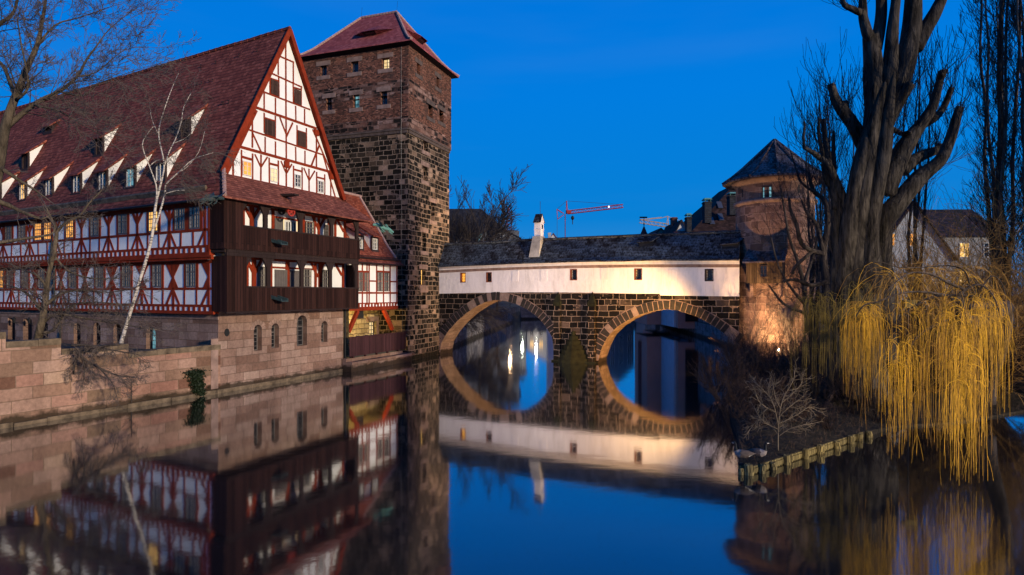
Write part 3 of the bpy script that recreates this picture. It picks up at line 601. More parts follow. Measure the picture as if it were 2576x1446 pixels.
mb.pbox(GF, -.46, 11.78, 8.22, 8.42, -.16, .04); mb.pbox(GF, -.4, 11.74, 8.43, 8.61, -.2, .0); mb.pbox(GF, -.5, 11.76, 11.5, 11.64, -.16, .02)
mb.pbox(GF, 1.04, 11.72, 6.36, 6.45, -.13, .04); mb.pbox(GF, .74, 11.82, 10.03, 10.12, -.13, .09); mb.pbox(GF, -.5, 11.75, 4.84, 4.915, -.12, .05)
for z0, z1, gp in ((6.45, 8.22, (2.78, 5.74, 8.58, 11.5)), (10.12, 11.5, (2.55, 5.62, 8.74, 11.6))):
    for i, g in enumerate(gp):
        mb.pbox(GF, g - .15, g + .15, z0, z1, -.15, .0)
        for s_ in (-1, 1):
            if i == 3 and s_ == 1: continue
            mb.prism(GF, [(g + s_ * .15, z1 - .62), (g + s_ * .15, z1), (g + s_ * .50, z1), (g + s_ * .34, z1 - .22)], -.14, -.02)
    g0 = 1.04 if z0 < 7 else .74
    mb.prism(GF, [(g0, z1 - .6), (g0, z1), (g0 + .4, z1)], -.13, -.02)
# dark end wall pieces
mb.pbox(Fr(HP(0, 11.75, 0)[:2], dL[:2], True), -1.2, 0, 6.4, 8.2, -.05, .0)
mb.build('gallery_posts', M['darkwood'], hall)
def gx(zx, zy=400): return GB.hit(503.1 + zx * .3479, 440.2 + zy * .3479)
mb = MB()
for z0, z1, yy, ps, ys in ((6.3, 8.3, 700, (340, 390, 512, 632, 728, 835, 868, 942, 1034), (392, 850)), (9.9, 11.66, 350, (312, 375, 527, 712, 748, 826, 858, 930, 978, 1048), (375, 857))):
    for q in ps: g = gx(q, yy)[0]; w_ = .17 if q in (390, 632, 868, 375) else .11; mb.pbox(GB, g - w_, g + w_, z0, z1, -.02, .04)
    for q in ys:
        g = gx(q, yy)[0]
        for s_ in (-1, 1): mb.pbeam(GB, (g, (z0 + z1) / 2 - .1), (g + s_ * .62, z1 - .1), .2, -.02, .034)
    gl0, gl1 = gx(ps[0], yy)[0], gx(ps[-1], yy)[0]
    mb.pbox(GB, gl0, gl1, z1 - .14, z1, -.02, .046); mb.pbox(GB, gl0, gl1, z0, z0 + .12, -.02, .046); mb.pbox(GB, gx(527, yy)[0], gx(820, yy)[0], z1 - .62, z1 - .5, -.02, .043)
    mb.pbeam(GB, (gl1 - .15, z1 - .9), (gl1 - .85, z1 - .1), .2, -.02, .034)
mb.build('gallery_timber_frame', M['red'], hall)
for xa, xb, yy, z0, z1 in ((415, 466, 700, 6.35, 7.75), (742, 800, 700, 6.45, 7.75), (880, 926, 700, 6.4, 7.75), (760, 820, 360, 10.0, 11.15), (896, 926, 380, 9.95, 11.1)): window(hall, GB, gx(xa, yy)[0], gx(xb, yy)[0], z0, z1, .03, 4, 5, 'glass', 'frame', .2, mid=.6)
DU = gx(538, 360)[0]; DL1, DL2 = gx(540, 700)[0], gx(648, 700)[0]
for g0, g1, z0, z1 in ((DU, DU + .75, 9.95, 11.05), (DL1, DL1 + 1.1, 6.3, 7.6), (DL2, DL2 + .85, 6.3, 7.6)):
    d = MB(); d.pbox(GB, g0, g1, z0, z1, .0, .05); n_ = 5
    for q in range(n_): x = g0 + (g1 - g0) * (q + .5) / n_; d.pbox(GB, x - .03, x + .03, z0 + .1, z1 - .1, .05, .062)
    d.build('door', M['frame'], hall)
d = MB(); dd = Fr(GB.pt(DU + .85, 0, .05)[:2], (GB.n * .5 + GB.e * .6)[:2]); d.pbox(dd, 0, .75, 9.9, 10.98, -.03, .03)
dl = d.build('open_door', M['framew'], hall); d = MB()
for q in range(4): d.pbox(dd, .12 + q * .16, .20 + q * .16, 10.05, 10.86, -.034, .034)
d.build('glass_slit', M['iron'], dl)
d = MB(); d.pbox(GB, DU + .8, gx(705, 360)[0], 9.95, 11.02, -.015, .02); d.build('doorway', M['litw'], hall)
c = GB.pt(gx(678, 390)[0], 10.02, .14); d = MB(); d.lathe(c, [(.01, 0), (.07, .01), (.075, .3), (.03, .38), (.03, .46)], 8); setp(d.build('fire_extinguisher', M['redmetal'], base=c), 'small red fire extinguisher standing by the open door of the upper gallery', 'extinguisher')
# hoist wheel
def wheel(c, fr, r, mat_, name, par):
    m_ = MB(); n_ = 20
    for q in range(n_):
        t0, t1 = 6.2832 * q / n_, 6.2832 * (q + 1) / n_
        pr = lambda t, rr, o: c + fr.e * (rr * math.cos(t)) + V((0, 0, rr * math.sin(t))) + fr.n * o
        for o in (-.05, .05): m_.quad(pr(t0, r, o), pr(t1, r, o), pr(t1, r * .72, o), pr(t0, r * .72, o)); m_.quad(pr(t0, r * .32, o), pr(t1, r * .32, o), pr(t1, 0, o), pr(t0, 0, o))
        m_.quad(pr(t0, r, -.05), pr(t1, r, -.05), pr(t1, r, .05), pr(t0, r, .05)); m_.quad(pr(t0, r * .72, -.05), pr(t1, r * .72, -.05), pr(t1, r * .72, .05), pr(t0, r * .72, .05))
    for q in range(5): t = 6.2832 * q / 5 + .3; m_.tube([c + fr.e * (r * .2 * math.cos(t)) + V((0, 0, r * .2 * math.sin(t))), c + fr.e * (r * .8 * math.cos(t)) + V((0, 0, r * .8 * math.sin(t)))], [r * .14] * 2, 4)
    return m_.build(name, mat_, par)
wa, wz = gabf(-1.5).hit(503.1 + 658 * .3479, 440.2 + 262 * .3479); wc = gabf(-1.5).pt(wa, wz); wheel(wc, GF, .34, M['redmetal'], 'hoist_wheel', hall)
mb = MB(); mb.rod(wc + V((0, 0, .3)), wc + V((0, 0, .95)), .03); p = GF.pt(wa - .1, wz + 1.15, .6); mb.hexa([GF.pt(wa - .35, wz + .98, -.6), GF.pt(wa + .15, wz + .98, -.6), GF.pt(wa + .1, wz + .98, .75), GF.pt(wa - .3, wz + .98, .75), GF.pt(wa - .35, wz + 1.15, -.6), GF.pt(wa + .15, wz + 1.15, -.6), GF.pt(wa + .1, wz + 1.1, .75), GF.pt(wa - .3, wz + 1.1, .75)]); mb.build('hoist_beam', M['darkwood'], hall)
wa2, wz2 = gabf(-.3).hit(503.1 + 590 * .3479, 440.2 + 255 * .3479); wheel(gabf(-.3).pt(wa2, wz2), GF, .3, M['iron'], 'hoist_wheel', hall)
# wooden spouts below the galleries
for zx, zy in ((545, 485), (548, 893)):
    a, z = GF.hit(503.1 + zx * .3479, 440.2 + zy * .3479, .1); mb = MB(); b = .45
    mb.hexa([GF.pt(a - .3, z, .0), GF.pt(a + .3, z, .0), GF.pt(a + .38, z - .2, .8), GF.pt(a - .2, z - .2, .8), GF.pt(a - .3, z + .06, 0), GF.pt(a + .3, z + .06, 0), GF.pt(a + .38, z - .14, .8), GF.pt(a - .2, z - .14, .8)])
    for s_ in (-.3, .24): mb.hexa([GF.pt(a + s_, z + .04, 0), GF.pt(a + s_ + .06, z + .04, 0), GF.pt(a + s_ + .12, z - .16, .8), GF.pt(a + s_ + .06, z - .16, .8), GF.pt(a + s_, z + .22, 0), GF.pt(a + s_ + .06, z + .22, 0), GF.pt(a + s_ + .12, z + .0, .8), GF.pt(a + s_ + .06, z + .0, .8)])
    mb.build('water_spout', M['dbronze'], hall)
# dragon gargoyles at the eave corners
def dragon(p, d, s_, mat_):
    mb = MB(); d = V(d).normalized(); sd_ = d.cross(V((0, 0, 1))).normalized(); u_ = V((0, 0, 1))
    q = lambda f, r, z: p + (d * f + sd_ * r + u_ * z) * s_
    mb.tube([q(0, 0, 0), q(.3, 0, .08), q(.6, .03, .03), q(.85, 0, -.05), q(1.05, 0, -.02), q(1.2, 0, -.06), q(1.45, 0, -.16)], [.07 * s_, .13 * s_, .16 * s_, .11 * s_, .13 * s_, .12 * s_, .05 * s_], 8)
    mb.tube([q(1.12, 0, -.14), q(1.3, 0, -.27), q(1.4, 0, -.3)], [.07 * s_, .05 * s_, .02 * s_], 6)
    for s2 in (-1, 1):
        mb.tube([q(1.05, s2 * .08, .06), q(.95, s2 * .14, .2), q(.85, s2 * .15, .26)], [.045 * s_, .03 * s_, .01 * s_], 5)
        mb.add([q(.45, s2 * .08, .1), q(.2, s2 * .55, .42), q(.45, s2 * .62, .2), q(.6, s2 * .5, .05), q(.75, s2 * .1, .06)], ((0, 1, 2), (0, 2, 3), (0, 3, 4)))
        mb.tube([q(.5, s2 * .12, -.06), q(.65, s2 * .25, -.25), q(.8, s2 * .24, -.3)], [.05 * s_, .035 * s_, .02 * s_], 5)
    mb.build('dragon_spout', mat_, hall)
dragon(HP(-1.75, -1.0, 11.42), (-.5, -.9, -.12), 1.05, M['dbronze']); dragon(HP(-1.8, 12.9, 11.35), (.9, .42, -.22), 1.15, M['verdigris'])
# ------------------------------------------------------------------ ANNEX over the passage
ann = root('gatehouse_annex', HP(0, 15, 0), 'small half-timbered house with orange tiled roof between the hall and the square tower', 'building')
AF = gabf(-.06); g0, g1 = 11.9, 18.62
mb = MB(); mb.pbox(AF, g0, g1, 4.7, 8.7, -.35, 0); mb.quad(HP(4.5, g0, 4.7), HP(-.1, g0, 4.7), HP(-.1, g1, 4.7), HP(4.5, g1, 4.7)); mb.build('plaster_wall', M['plaster'], ann)
def az(zx, zy): return AF.hit(503.1 + zx * .3479, 440.2 + zy * .3479)
mb = MB()
for x1, y1, x2, y2, wd in ((1140, 700, 1425, 712, .0), (1140, 770, 1425, 765, .12), (1140, 850, 1425, 854, .15), (1140, 925, 1425, 925, .1), (1140, 640, 1425, 650, .12)):
    p, q = az(x1, y1), az(x2, y2); z = (p[1] + q[1]) / 2
    if wd: mb.pbeam(AF, (g0, z), (g1, z), wd, -.02, .03)
zb = [az(1280, y)[1] for y in (960, 945, 925, 853, 700, 640)]
for x in (1222, 1276, 1326, 1374, 1422): a = az(x, 800)[0]; mb.pbox(AF, a - .07, a + .07, zb[1] + .1, 8.6, -.02, .036)
for g in (12.5, 13.1, 13.7, 14.3): mb.pbox(AF, g - .07, g + .07, zb[1] + .1, 8.6, -.02, .034)
mb.pbox(AF, g0, g1, 4.62, zb[1] - .05, -.1, .06)
x = g0 + .1
while x < g1 - .1: mb.pbox(AF, x - .1, x + .1, zb[1] - .05, zb[2], -.02, .04); x += .42
for gs_, sg in ((12.2, 1), (18.0, 1)):
    pass
mb.pbeam(AF, (12.1, 3.0), (13.2, 4.6), .28, -.2, .05); mb.pbeam(AF, (17.95, 2.9), (16.7, 4.6), .28, -.2, .05); 
mb.build('timber_frame', M['red'], ann)
for xa, xb in ((1277, 1369), (1140, 1220)):
    a0, a1 = az(xa, 775)[0], az(xb, 775)[0]; zt, z0 = az((xa + xb) / 2, 704)[1], az((xa + xb) / 2, 840)[1]; m_ = (a0 + a1) / 2
    fm = MB(); fm.pbox(AF, a0 - .06, a1 + .06, zt, zt + .14, -.02, .05); fm.pbox(AF, m_ - .08, m_ + .08, z0, zt, -.02, .05); fm.build('window_surround', M['red'], ann)
    window(ann, AF, a0 + .05, m_ - .08, z0, zt, .02, 2, 5, 'glass', 'frame', .3); window(ann, AF, m_ + .08, a1 - .05, z0, zt, .02, 2, 5, 'glass', 'frame', .3)
mb = MB(); ge = g1 + .25
def zan(a): return 8.5 + (a + .55) * (.95 if a < .6 else 1.3) - (.4 if a >= .6 else 0) * 1
av = [(-.55, 8.5), (.1, 9.05), (1.0, 10.1), (2.5, 12.3), (4.3, 14.8)]
for i in range(4):
    (a0, z0), (a1_, z1) = av[i], av[i + 1]; mb.quad(HP(a0, 11.2, z0), HP(a0, ge, z0), HP(a1_, ge - .35 * (i > 0) , z1), HP(a1_, 11.2, z1))
mb.quad(HP(4.3, 11.2, 14.8), HP(4.3, ge, 14.8), HP(9, ge, 8.5), HP(9, 11.2, 8.5)); mb.quad(HP(-.55, 11.2, 8.5), HP(-.55, ge, 8.5), HP(-.5, ge, 8.38), HP(-.5, 11.2, 8.38)); mb.quad(HP(-.5, 11.2, 8.38), HP(-.5, ge, 8.38), HP(0, ge, 8.6), HP(0, 11.2, 8.6))
ar = mb.build('tiled_roof', M['roof_annex'], ann)
mb = MB(); 
for i in range(1, 4): mb.tube([HP(av[i][0], ge - .3, av[i][1] + .05), HP(av[i + 1][0], ge - .3, av[i + 1][1] + .05)], [.13, .13], 6)
mb.tube([HP(4.3, 11.2, 14.85), HP(4.3, ge, 14.85)], [.13, .13], 6); mb.build('mortared_verge', M['ridge'], ar)
mb = MB(); mb.tube([HP(-.3, 11.5, 8.86), HP(-.3, ge, 8.86)], [.06, .06], 5); mb.tube([HP(-.3, 11.5, 9.02), HP(-.3, ge, 9.02)], [.03, .03], 5); mb.tube([HP(-.62, 11.5, 8.42), HP(-.62, ge, 8.42)], [.07, .07], 6); mb.build('gutter', M['darkwood'], ar)
for zx, zy in ((1265, 495), (1158, 485)):
    a_, ai = None, .55; fr = gabf(ai); g, z = fr.hit(503.1 + zx * .3479, 440.2 + zy * .3479); zb_, zt_ = z - .52, z + .52; hw = .46
    d = MB()
    for s_ in (-1, 1): d.poly([fr.pt(g + s_ * hw, zb_ - .1), fr.pt(g + s_ * hw, zt_ + .1), HP(ai + 2.1, g + s_ * hw, zt_ + 1.25), HP(ai + 1.0, g + s_ * hw, zb_ + .85)])
    do = d.build('dormer', M['plaster'], ann)
    d = MB(); q = [HP(ai - .35, g - .62, zt_ + .0), HP(ai - .35, g + .62, zt_ + .0), HP(ai + 2.4, g + .62, zt_ + 1.5), HP(ai + 2.4, g - .62, zt_ + 1.5)]; d.hexa(q + [p + V((0, 0, .1)) for p in q]); d.build('dormer_roof', M['roof_annex'], do)
    d = MB(); d.pbox(fr, g - hw - .02, g - hw + .12, zb_ - .1, zt_, -.1, .03); d.pbox(fr, g + hw - .12, g + hw + .02, zb_ - .1, zt_, -.1, .03); d.pbox(fr, g - hw, g + hw, zb_ - .2, zb_, -.1, .06); d.pbox(fr, g - hw, g + hw, zt_ - .1, zt_ + .05, -.1, .03); d.build('dormer_frame', M['framed'], do)
    window(do, fr, g - hw + .12, g + hw - .12, zb_, zt_ - .1, -.04, 2, 3, 'glass', 'framew', .35)
# passage: ledge, plank fence, back wall, bicycles
mb = MB(); lf = gabf(-.95); mb.pbox(lf, 11.3, 19.6, -.6, .55, -6, 0); mb.pbox(lf, 11.3, 19.9, .55, .75, -6, .08); mb.pbox(lf, 11.3, 18.9, .75, 1.0, -6, -.5)
setp(mb.build('river_ledge', M['base'], base=HP(0, 15, 0)), 'low stone ledge at the water under the plank fence', 'ledge')
pf = gabf(-.62); mb = MB(); mb.pbox(pf, 11.5, 19.15, 1.15, 2.55, -.05, 0); fn = mb.build('plank_fence', M['fence'], base=HP(0, 15, 1)); setp(fn, 'long purple-brown plank fence above the river ledge beneath the annex', 'fence')
mb = MB(); mb.pbox(pf, 11.45, 19.2, 2.55, 2.66, -.12, .06); [mb.pbox(pf, g, g + .12, 1.0, 1.3, -.2, -.05) for g in (12, 13.5, 15, 16.5, 18)]; mb.build('handrail', M['fence'], fn)
bw = gabf(2.6); mb = MB(); wn = bw.hit(503.1 + 1248 * .3479, 440.2 + 1120 * .3479)
holed(mb, bw, 9, 22, 1, 5.2, [(wn[0] - .5, wn[0] + .5, wn[1] - .75, wn[1] + .75)], .35); mb.quad(HP(-.2, 11.9, 1), HP(2.6, 11.9, 1), HP(2.6, 11.9, 5), HP(-.2, 11.9, 5)); mb.quad(HP(0, 12, 4.66), HP(0, 20, 4.66), HP(2.6, 20, 4.66), HP(2.6, 12, 4.66))
pw = mb.build('passage_wall', M['passage'], ann)
mb = MB(); mb.pbox(bw, wn[0] - .95, wn[0] + .95, wn[1] + .78, wn[1] + 1.2, 0, .10); mb.pbox(bw, wn[0] + .55, wn[0] + .95, wn[1] - .6, wn[1] + .77, 0, .08); mb.build('window_trim', M['trim'], pw)
window(ann, bw, wn[0] - .5, wn[0] + .5, wn[1] - .75, wn[1] + .75, -.3, 3, 4, 'litw', 'framed', 0, .05, .08, .06)
mb = MB(); mb.pbox(gabf(.45), 13.7, 14.5, 4.0, 4.64, -.03, 0); mb.pbox(gabf(.45), 13.7, 14.5, 3.97, 4.0, -.3, 0); mb.build('added_lamp_shield', M['iron'], ann)  # added plate, keeps the passage lamp's bright dot out of the water
lamp('passage_lamp', 'POINT', HP(.65, 14.1, 4.3), 950, (1, .70, .22), size=.08)
def bicycle(p, ang, lab):
    d = V((math.cos(ang), math.sin(ang), 0)); P = lambda x, z: p + d * x + V((0, 0, z)); r_ = root('bicycle', p, lab, 'bicycle', 'bicycles parked behind the plank fence')
    for x in (0, 1.05):
        m_ = MB(); m_.tube([P(x + .34 * math.cos(6.2832 * q / 14), .34 + .34 * math.sin(6.2832 * q / 14)) for q in range(15)], [.02] * 15, 4, cap=False)
        for q in range(4): t = math.pi * q / 4; m_.rod(P(x - .33 * math.cos(t), .34 - .33 * math.sin(t)), P(x + .33 * math.cos(t), .34 + .33 * math.sin(t)), .004, 3)
        m_.build('wheel', M['iron'], r_)
    m_ = MB()
    for a, b in (((0, .34), (.38, .34)), ((.38, .34), (.28, .85)), ((.28, .85), (.85, .82)), ((.38, .34), (.88, .75)), ((0, .34), (.28, .8)), ((1.05, .34), (.84, .95))): m_.rod(P(*a), P(*b), .018)
    m_.build('frame', M['iron'], r_); m_ = MB(); n_ = d.cross(V((0, 0, 1))); m_.tube([P(.78, 1.0) + n_ * .28, P(.86, 1.02) + n_ * .1, P(.86, 1.02) - n_ * .1, P(.78, 1.0) - n_ * .28], [.016] * 4, 4); m_.build('handlebar', M['iron'], r_)
    m_ = MB(); m_.hexa([P(.14, .87) + n_ * .09, P(.42, .88) + n_ * .02, P(.42, .88) - n_ * .02, P(.14, .87) - n_ * .09, P(.14, .93) + n_ * .08, P(.42, .92) + n_ * .02, P(.42, .92) - n_ * .02, P(.14, .93) - n_ * .08]); m_.build('saddle', M['iron'], r_)
ab = math.atan2(dG.y, dG.x); bz = 1.62
for g, ta, lab in ((12.7, .1, 'dark bicycle behind the plank fence, beside the corner of the hall'), (14.0, -.15, 'dark bicycle behind the plank fence, in the middle of three'), (15.2, .05, 'dark bicycle behind the plank fence, closest to the lit window')):
    bicycle(HP(.9, g, bz), ab + ta, lab)
mb = MB(); mb.pbox(gabf(1.6), 11.9, 18.5, 1.0, bz, -3, 2.0); setp(mb.build('passage_floor', M['land'], base=HP(0, 15, 1)), kind='structure')
# ------------------------------------------------------------------ SQUARE TOWER
tow = root('water_tower', KT, 'tall square stone and brick tower with red hipped roof behind the timbered hall', 'tower')
WR, WL = 8.6, 11.0
def z5(fr, zx, zy): return fr.hit(723.2 + zx * .3479, zy * .3479)
def z6(fr, zx, zy): return fr.hit(817.6 + zx * .348, 440.2 + zy * .348)
def hole(c, w_, h_): return (c[0] - w_ / 2, c[0] + w_ / 2, c[1] - h_ / 2, c[1] + h_ / 2)
UO = .16
TRu = Fr(TR.pt(-UO, 0, UO)[:2], dR[:2]); TLu = Fr(TL.pt(-UO, 0, UO)[:2], dLt[:2], True)
hl = []; hr_up = []; hr_lo = []
for (zx, zy), w_, h_, gl_ in (((260, 510), .72, .95, 'glass'), ((485, 483), .78, 1.0, 'glass'), ((708, 457), .78, .98, 'litw'), ((300, 752), .62, 1.15, 'glass'), ((496, 732), .66, 1.2, 'glassb'), ((697, 708), .68, 1.2, 'glass')): hl.append((hole(z5(TLu, zx, zy), w_, h_), gl_))
for (zx, zy), w_, h_, gl_ in (((948, 500), .62, 1.0, 'lito'), ((1088, 597), .62, 1.0, 'glass'), ((1035, 805), .95, 1.2, None), ((1113, 840), .95, 1.15, None)): hr_up.append((hole(z5(TRu, zx, zy), w_, h_), gl_))
for (zx, zy), w_, h_, gl_ in (((780, 265), .75, 1.75, None), ((717, 482), .75, 1.75, None), ((711, 738), .85, 1.5, 'lit'), ((716, 893), .7, 1.15, None)): hr_lo.append((hole(z6(TR, zx, zy), w_, h_), gl_))
for (zx, zy), w_, h_ in (((998, 1040), .95, 1.35), ((995, 1255), .9, 1.35)): hr_lo.append((hole(z5(TR, zx, zy), w_, h_), None))
LV = ((20.7, 21.75, 1), (21.75, 23.75, 2), (23.75, 25.05, 1), (25.05, 28.55, 2))
mb = MB()
holed(mb, TR, 0, WR, -.6, 20.7, [h for h, g in hr_lo], .45, 0); holed(mb, TL, 0, WL, -.6, 20.7, [], .4, 0)
for fr, wd, hs in ((TRu, WR + 2 * UO, hr_up), (TLu, WL + 2 * UO, hl)):
    for z0, z1, m_ in LV:
        hh = []
        for h, g in hs:
            lo, hi = max(h[2], z0), min(h[3], z1)
            if hi > lo + .01: hh.append((h[0], h[1], lo, hi))
        holed(mb, fr, 0, wd, z0, z1, hh, .4, m_, 2)
bk = TR.pt(WR, 0, 0); bl = TL.pt(WL, 0, 0); bc = bk + dLt * WL
for a, b in ((bk, bc), (bc, bl)): mb.quad(V((a.x, a.y, -.6)), V((b.x, b.y, -.6)), V((b.x, b.y, 28.5)), V((a.x, a.y, 28.5)))
mb.build('masonry_wall', [M['ash'], M['mixband'], M['brick']], tow)
mb = MB()
for fr, wd in ((TR, WR), (TL, WL)):
    mb.pbox(fr, -.1, wd + .1, 20.55, 20.72, -.05, .19)
    x = .02
    while x < wd - .3:
        l_ = rnd.uniform(.5, .8); mb.pbox(fr, x, min(x + l_ - .04, wd), 20.28, 20.55, -.05, .12); x += l_
mb.build('corbel_course', M['trim_d'], tow)
for fr, hs in ((TLu, hl), (TRu, hr_up), (TR, hr_lo)):
    for h, gl_ in hs:
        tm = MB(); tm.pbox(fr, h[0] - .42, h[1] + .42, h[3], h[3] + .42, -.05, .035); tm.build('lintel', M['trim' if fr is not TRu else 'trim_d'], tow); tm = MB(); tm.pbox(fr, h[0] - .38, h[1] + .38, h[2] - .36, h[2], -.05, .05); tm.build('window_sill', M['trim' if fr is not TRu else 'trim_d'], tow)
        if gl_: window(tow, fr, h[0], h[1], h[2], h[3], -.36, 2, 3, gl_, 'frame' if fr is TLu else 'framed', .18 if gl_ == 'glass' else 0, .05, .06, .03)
        else: nb = MB(); nb.pbox(fr, h[0], h[1], h[2], h[3], -.47, -.40); nb.build('blocked_opening', M['trim'] if fr is TR else M['brick'], tow)
# lightning conductor
mb = MB(); mb.tube([TL.pt(.55, 28.4, .2), TL.pt(.55, 21, .2), TL.pt(.55, 20.5, .22), TL.pt(.5, 2, .04)], [.011] * 4, 4); mb.build('lightning_conductor', M['metal'], tow)
# roof
def TW(l, r, z): return KT + dLt * l + dR * r + V((0, 0, z))
ov = .75; ez = 28.25; cs = [(-ov, -ov), (WL + ov, -ov), (WL + ov, WR + ov), (-ov, WR + ov)]
rl0, rl1, rm = 3.6, 7.6, WR / 2
top = [(rl0, rm), (rl1, rm), (rl1, rm), (rl0, rm)]
def ring(t, z, f): return [TW(c[0] + (p[0] - c[0]) * t, c[1] + (p[1] - c[1]) * t, z) for c, p in zip(cs, top)]
rz_ = [ring(0, ez, 0), ring(.14, ez + .38, 0), ring(.30, ez + 1.1, 0), ring(1, 33.35, 0)]
mb = MB(); rid = MB()
for i in range(3):
    for j in range(4):
        a, b, c, d = rz_[i][j], rz_[i][(j + 1) % 4], rz_[i + 1][(j + 1) % 4], rz_[i + 1][j]
        mb.quad(a, b, c, d) if (c - d).length > .01 else mb.poly([a, b, c])
        n_ = 5 if i < 2 else 22
        for q in range(n_): rid.tube([a.lerp(d, q / n_) + V((0, 0, .04)), a.lerp(d, (q + 1.1) / n_) + V((0, 0, .05))], [.14, .11], 6)
for j in range(4): mb.quad(rz_[0][j], rz_[0][(j + 1) % 4], rz_[0][(j + 1) % 4] - V((0, 0, .12)), rz_[0][j] - V((0, 0, .12)))
tr_ = mb.build('hipped_roof', M['roof_tower'], tow)
a, b = rz_[3][0], rz_[3][1]
for q in range(12): rid.tube([a.lerp(b, q / 12) + V((0, 0, .05)), a.lerp(b, (q + 1.1) / 12) + V((0, 0, .06))], [.15, .12], 6)
rid.build('ridge_tiles', M['ridge'], tr_)
mb = MB(); e0 = [p - V((0, 0, .13)) for p in rz_[0]]; e1 = [TW(-.05, -.05, 27.95), TW(WL + .05, -.05, 27.95), TW(WL + .05, WR + .05, 27.95), TW(-.05, WR + .05, 27.95)]
for j in range(4): mb.quad(e0[j], e0[(j + 1) % 4], e1[(j + 1) % 4], e1[j])
mb.build('eaves_boarding', M['darkwood'], tow)
def bat_dormer(o, e, up, w_, lab):
    """low dormer whose roof sweeps out to both sides"""
    d = MB(); n_ = e.cross(up).normalized(); n_ = -n_ if n_.z < 0 else n_
    out = V((n_.x, n_.y, 0)).normalized()
    P = lambda a, b, c: o + e * a + up * b + out * c
    d.quad(P(-w_, -.25, .05), P(w_, -.25, .05), P(w_ * .95, -.02, .62), P(-w_ * .95, -.02, .62))
    dm = d.build('dormer_front', M['framed'], tow); d = MB()
    d.quad(P(-w_ - .1, .0, .85), P(w_ + .1, .0, .85), P(w_ * .7, 1.6, .05), P(-w_ * .7, 1.6, .05))
    for s_ in (-1, 1): d.poly([P(s_ * (w_ + .1), 0, .85), P(s_ * (w_ * 3.4), .45, .06), P(s_ * w_ * .7, 1.6, .05)]); d.poly([P(s_ * (w_ + .1), -.06, .78), P(s_ * (w_ * 3.4), .4, .03), P(s_ * w_ * .9, -.2, .1)])
    d.quad(P(-w_ - .1, .0, .85), P(w_ + .1, .0, .85), P(w_ + .1, -.02, .76), P(-w_ - .1, -.02, .76)); d.build('dormer_roof', M['roof_tower'], dm)
    d = MB(); d.quad(P(-w_ * .7, -.16, .30), P(w_ * .7, -.16, .30), P(w_ * .66, -.06, .56), P(-w_ * .66, -.06, .56)); d.build('pane', M['glass'], dm)
u1 = (rz_[3][0] - TW(rl0, -ov + (rm + ov) * .3, ez + 1.1)).normalized(); bat_dormer(TW(4.6, -ov + (rm + ov) * .46, ez + 1.1 + (33.35 - ez - 1.1) * .23), -dLt, u1, .62, '')
u2 = (rz_[3][0] - TW(-ov + (rl0 + ov) * .3, rm, ez + 1.1)).normalized(); bat_dormer(TW(-ov + (rl0 + ov) * .46, 4.1, ez + 1.1 + (33.35 - ez - 1.1) * .23), dR, u2, .5, '')
mb = MB(); [mb.rod(p, p + V((.1, 0, 1.1)), .012, 3) for p in (a, b)]; mb.build('lightning_rods', M['iron'], tr_)
# ------------------------------------------------------------------ COVERED BRIDGE
B0 = V((-7.162, 61.057, 0)); dB = V((.88716, -.46146, 0)); BL = 27.97; BD = 2.3
BR = Fr(B0[:2], dB[:2])
brg = root('covered_bridge', B0 + dB * 14, 'white covered bridge house on two stone arches between the square and the round tower', 'bridge')
A1 = [(.05, -.6), (.08, .4), (.23, 1.16), (1.0, 2.25), (2.08, 3.3), (3.2, 4.15), (4.32, 4.79), (5.3, 5.2), (6.27, 5.37), (7.4, 5.3), (8.57, 5.01), (9.6, 4.55), (10.59, 3.95), (11.4, 3.15), (12.1, 2.1), (12.3, .9), (12.32, -.6)]
A2 = [(16.4, -.6), (16.46, .28), (16.8, 1.35), (17.35, 2.36), (18.15, 3.15), (19.1, 3.76), (20.1, 4.22), (21.12, 4.52), (22.2, 4.7), (23.2, 4.62), (24.66, 4.18), (25.6, 3.7), (26.49, 3.12), (27.3, 2.5), (27.91, 2.08), (28.6, 1.1), (28.9, -.6)]
def ztop(s): return 6.0 + .13 * math.sin(math.pi * min(s, 20) / 20) if s < 21.8 else 5.86 - .012 * (s - 21.8)
mb = MB(); xs = sorted({0.0, BL, 14.0, 13.0, 15.2, 21.79, 21.81} | {p[0] for p in A1 + A2 if p[0] < BL})
def zb_at(s):
    for A in (A1, A2):
        if A[0][0] <= s <= A[-1][0]:
            for p, q in zip(A, A[1:]):
                if p[0] <= s <= q[0] and q[0] > p[0]: return p[1] + (q[1] - p[1]) * (s - p[0]) / (q[0] - p[0])
    return -.6
for a, b in zip(xs, xs[1:]):
    za, zb2 = zb_at(a + 1e-4), zb_at(b - 1e-4)
    for off in (0, -BD): mb.quad(BR.pt(a, za, off), BR.pt(b, zb2, off), BR.pt(b, ztop(b - .001), off), BR.pt(a, ztop(a + .001), off))
mb.build('stone_piers', M['ashb'], brg)
for A in (A1, A2):
    mb = MB()
    for p, q in zip(A, A[1:]): mb.quad(BR.pt(*p, 0), BR.pt(*q, 0), BR.pt(*q, -BD), BR.pt(*p, -BD))
    mb.build('arch_soffit', M['soffit'], brg)
def along(A, step):
    pts = [V((p[0], p[1])) for p in A]; out = []; d = 0; nxt = 0
    for p, q in zip(pts, pts[1:]):
        l_ = (q - p).length
        while nxt <= d + l_: out.append((p + (q - p) * ((nxt - d) / l_), (q - p).normalized())); nxt += step
        d += l_
    return out
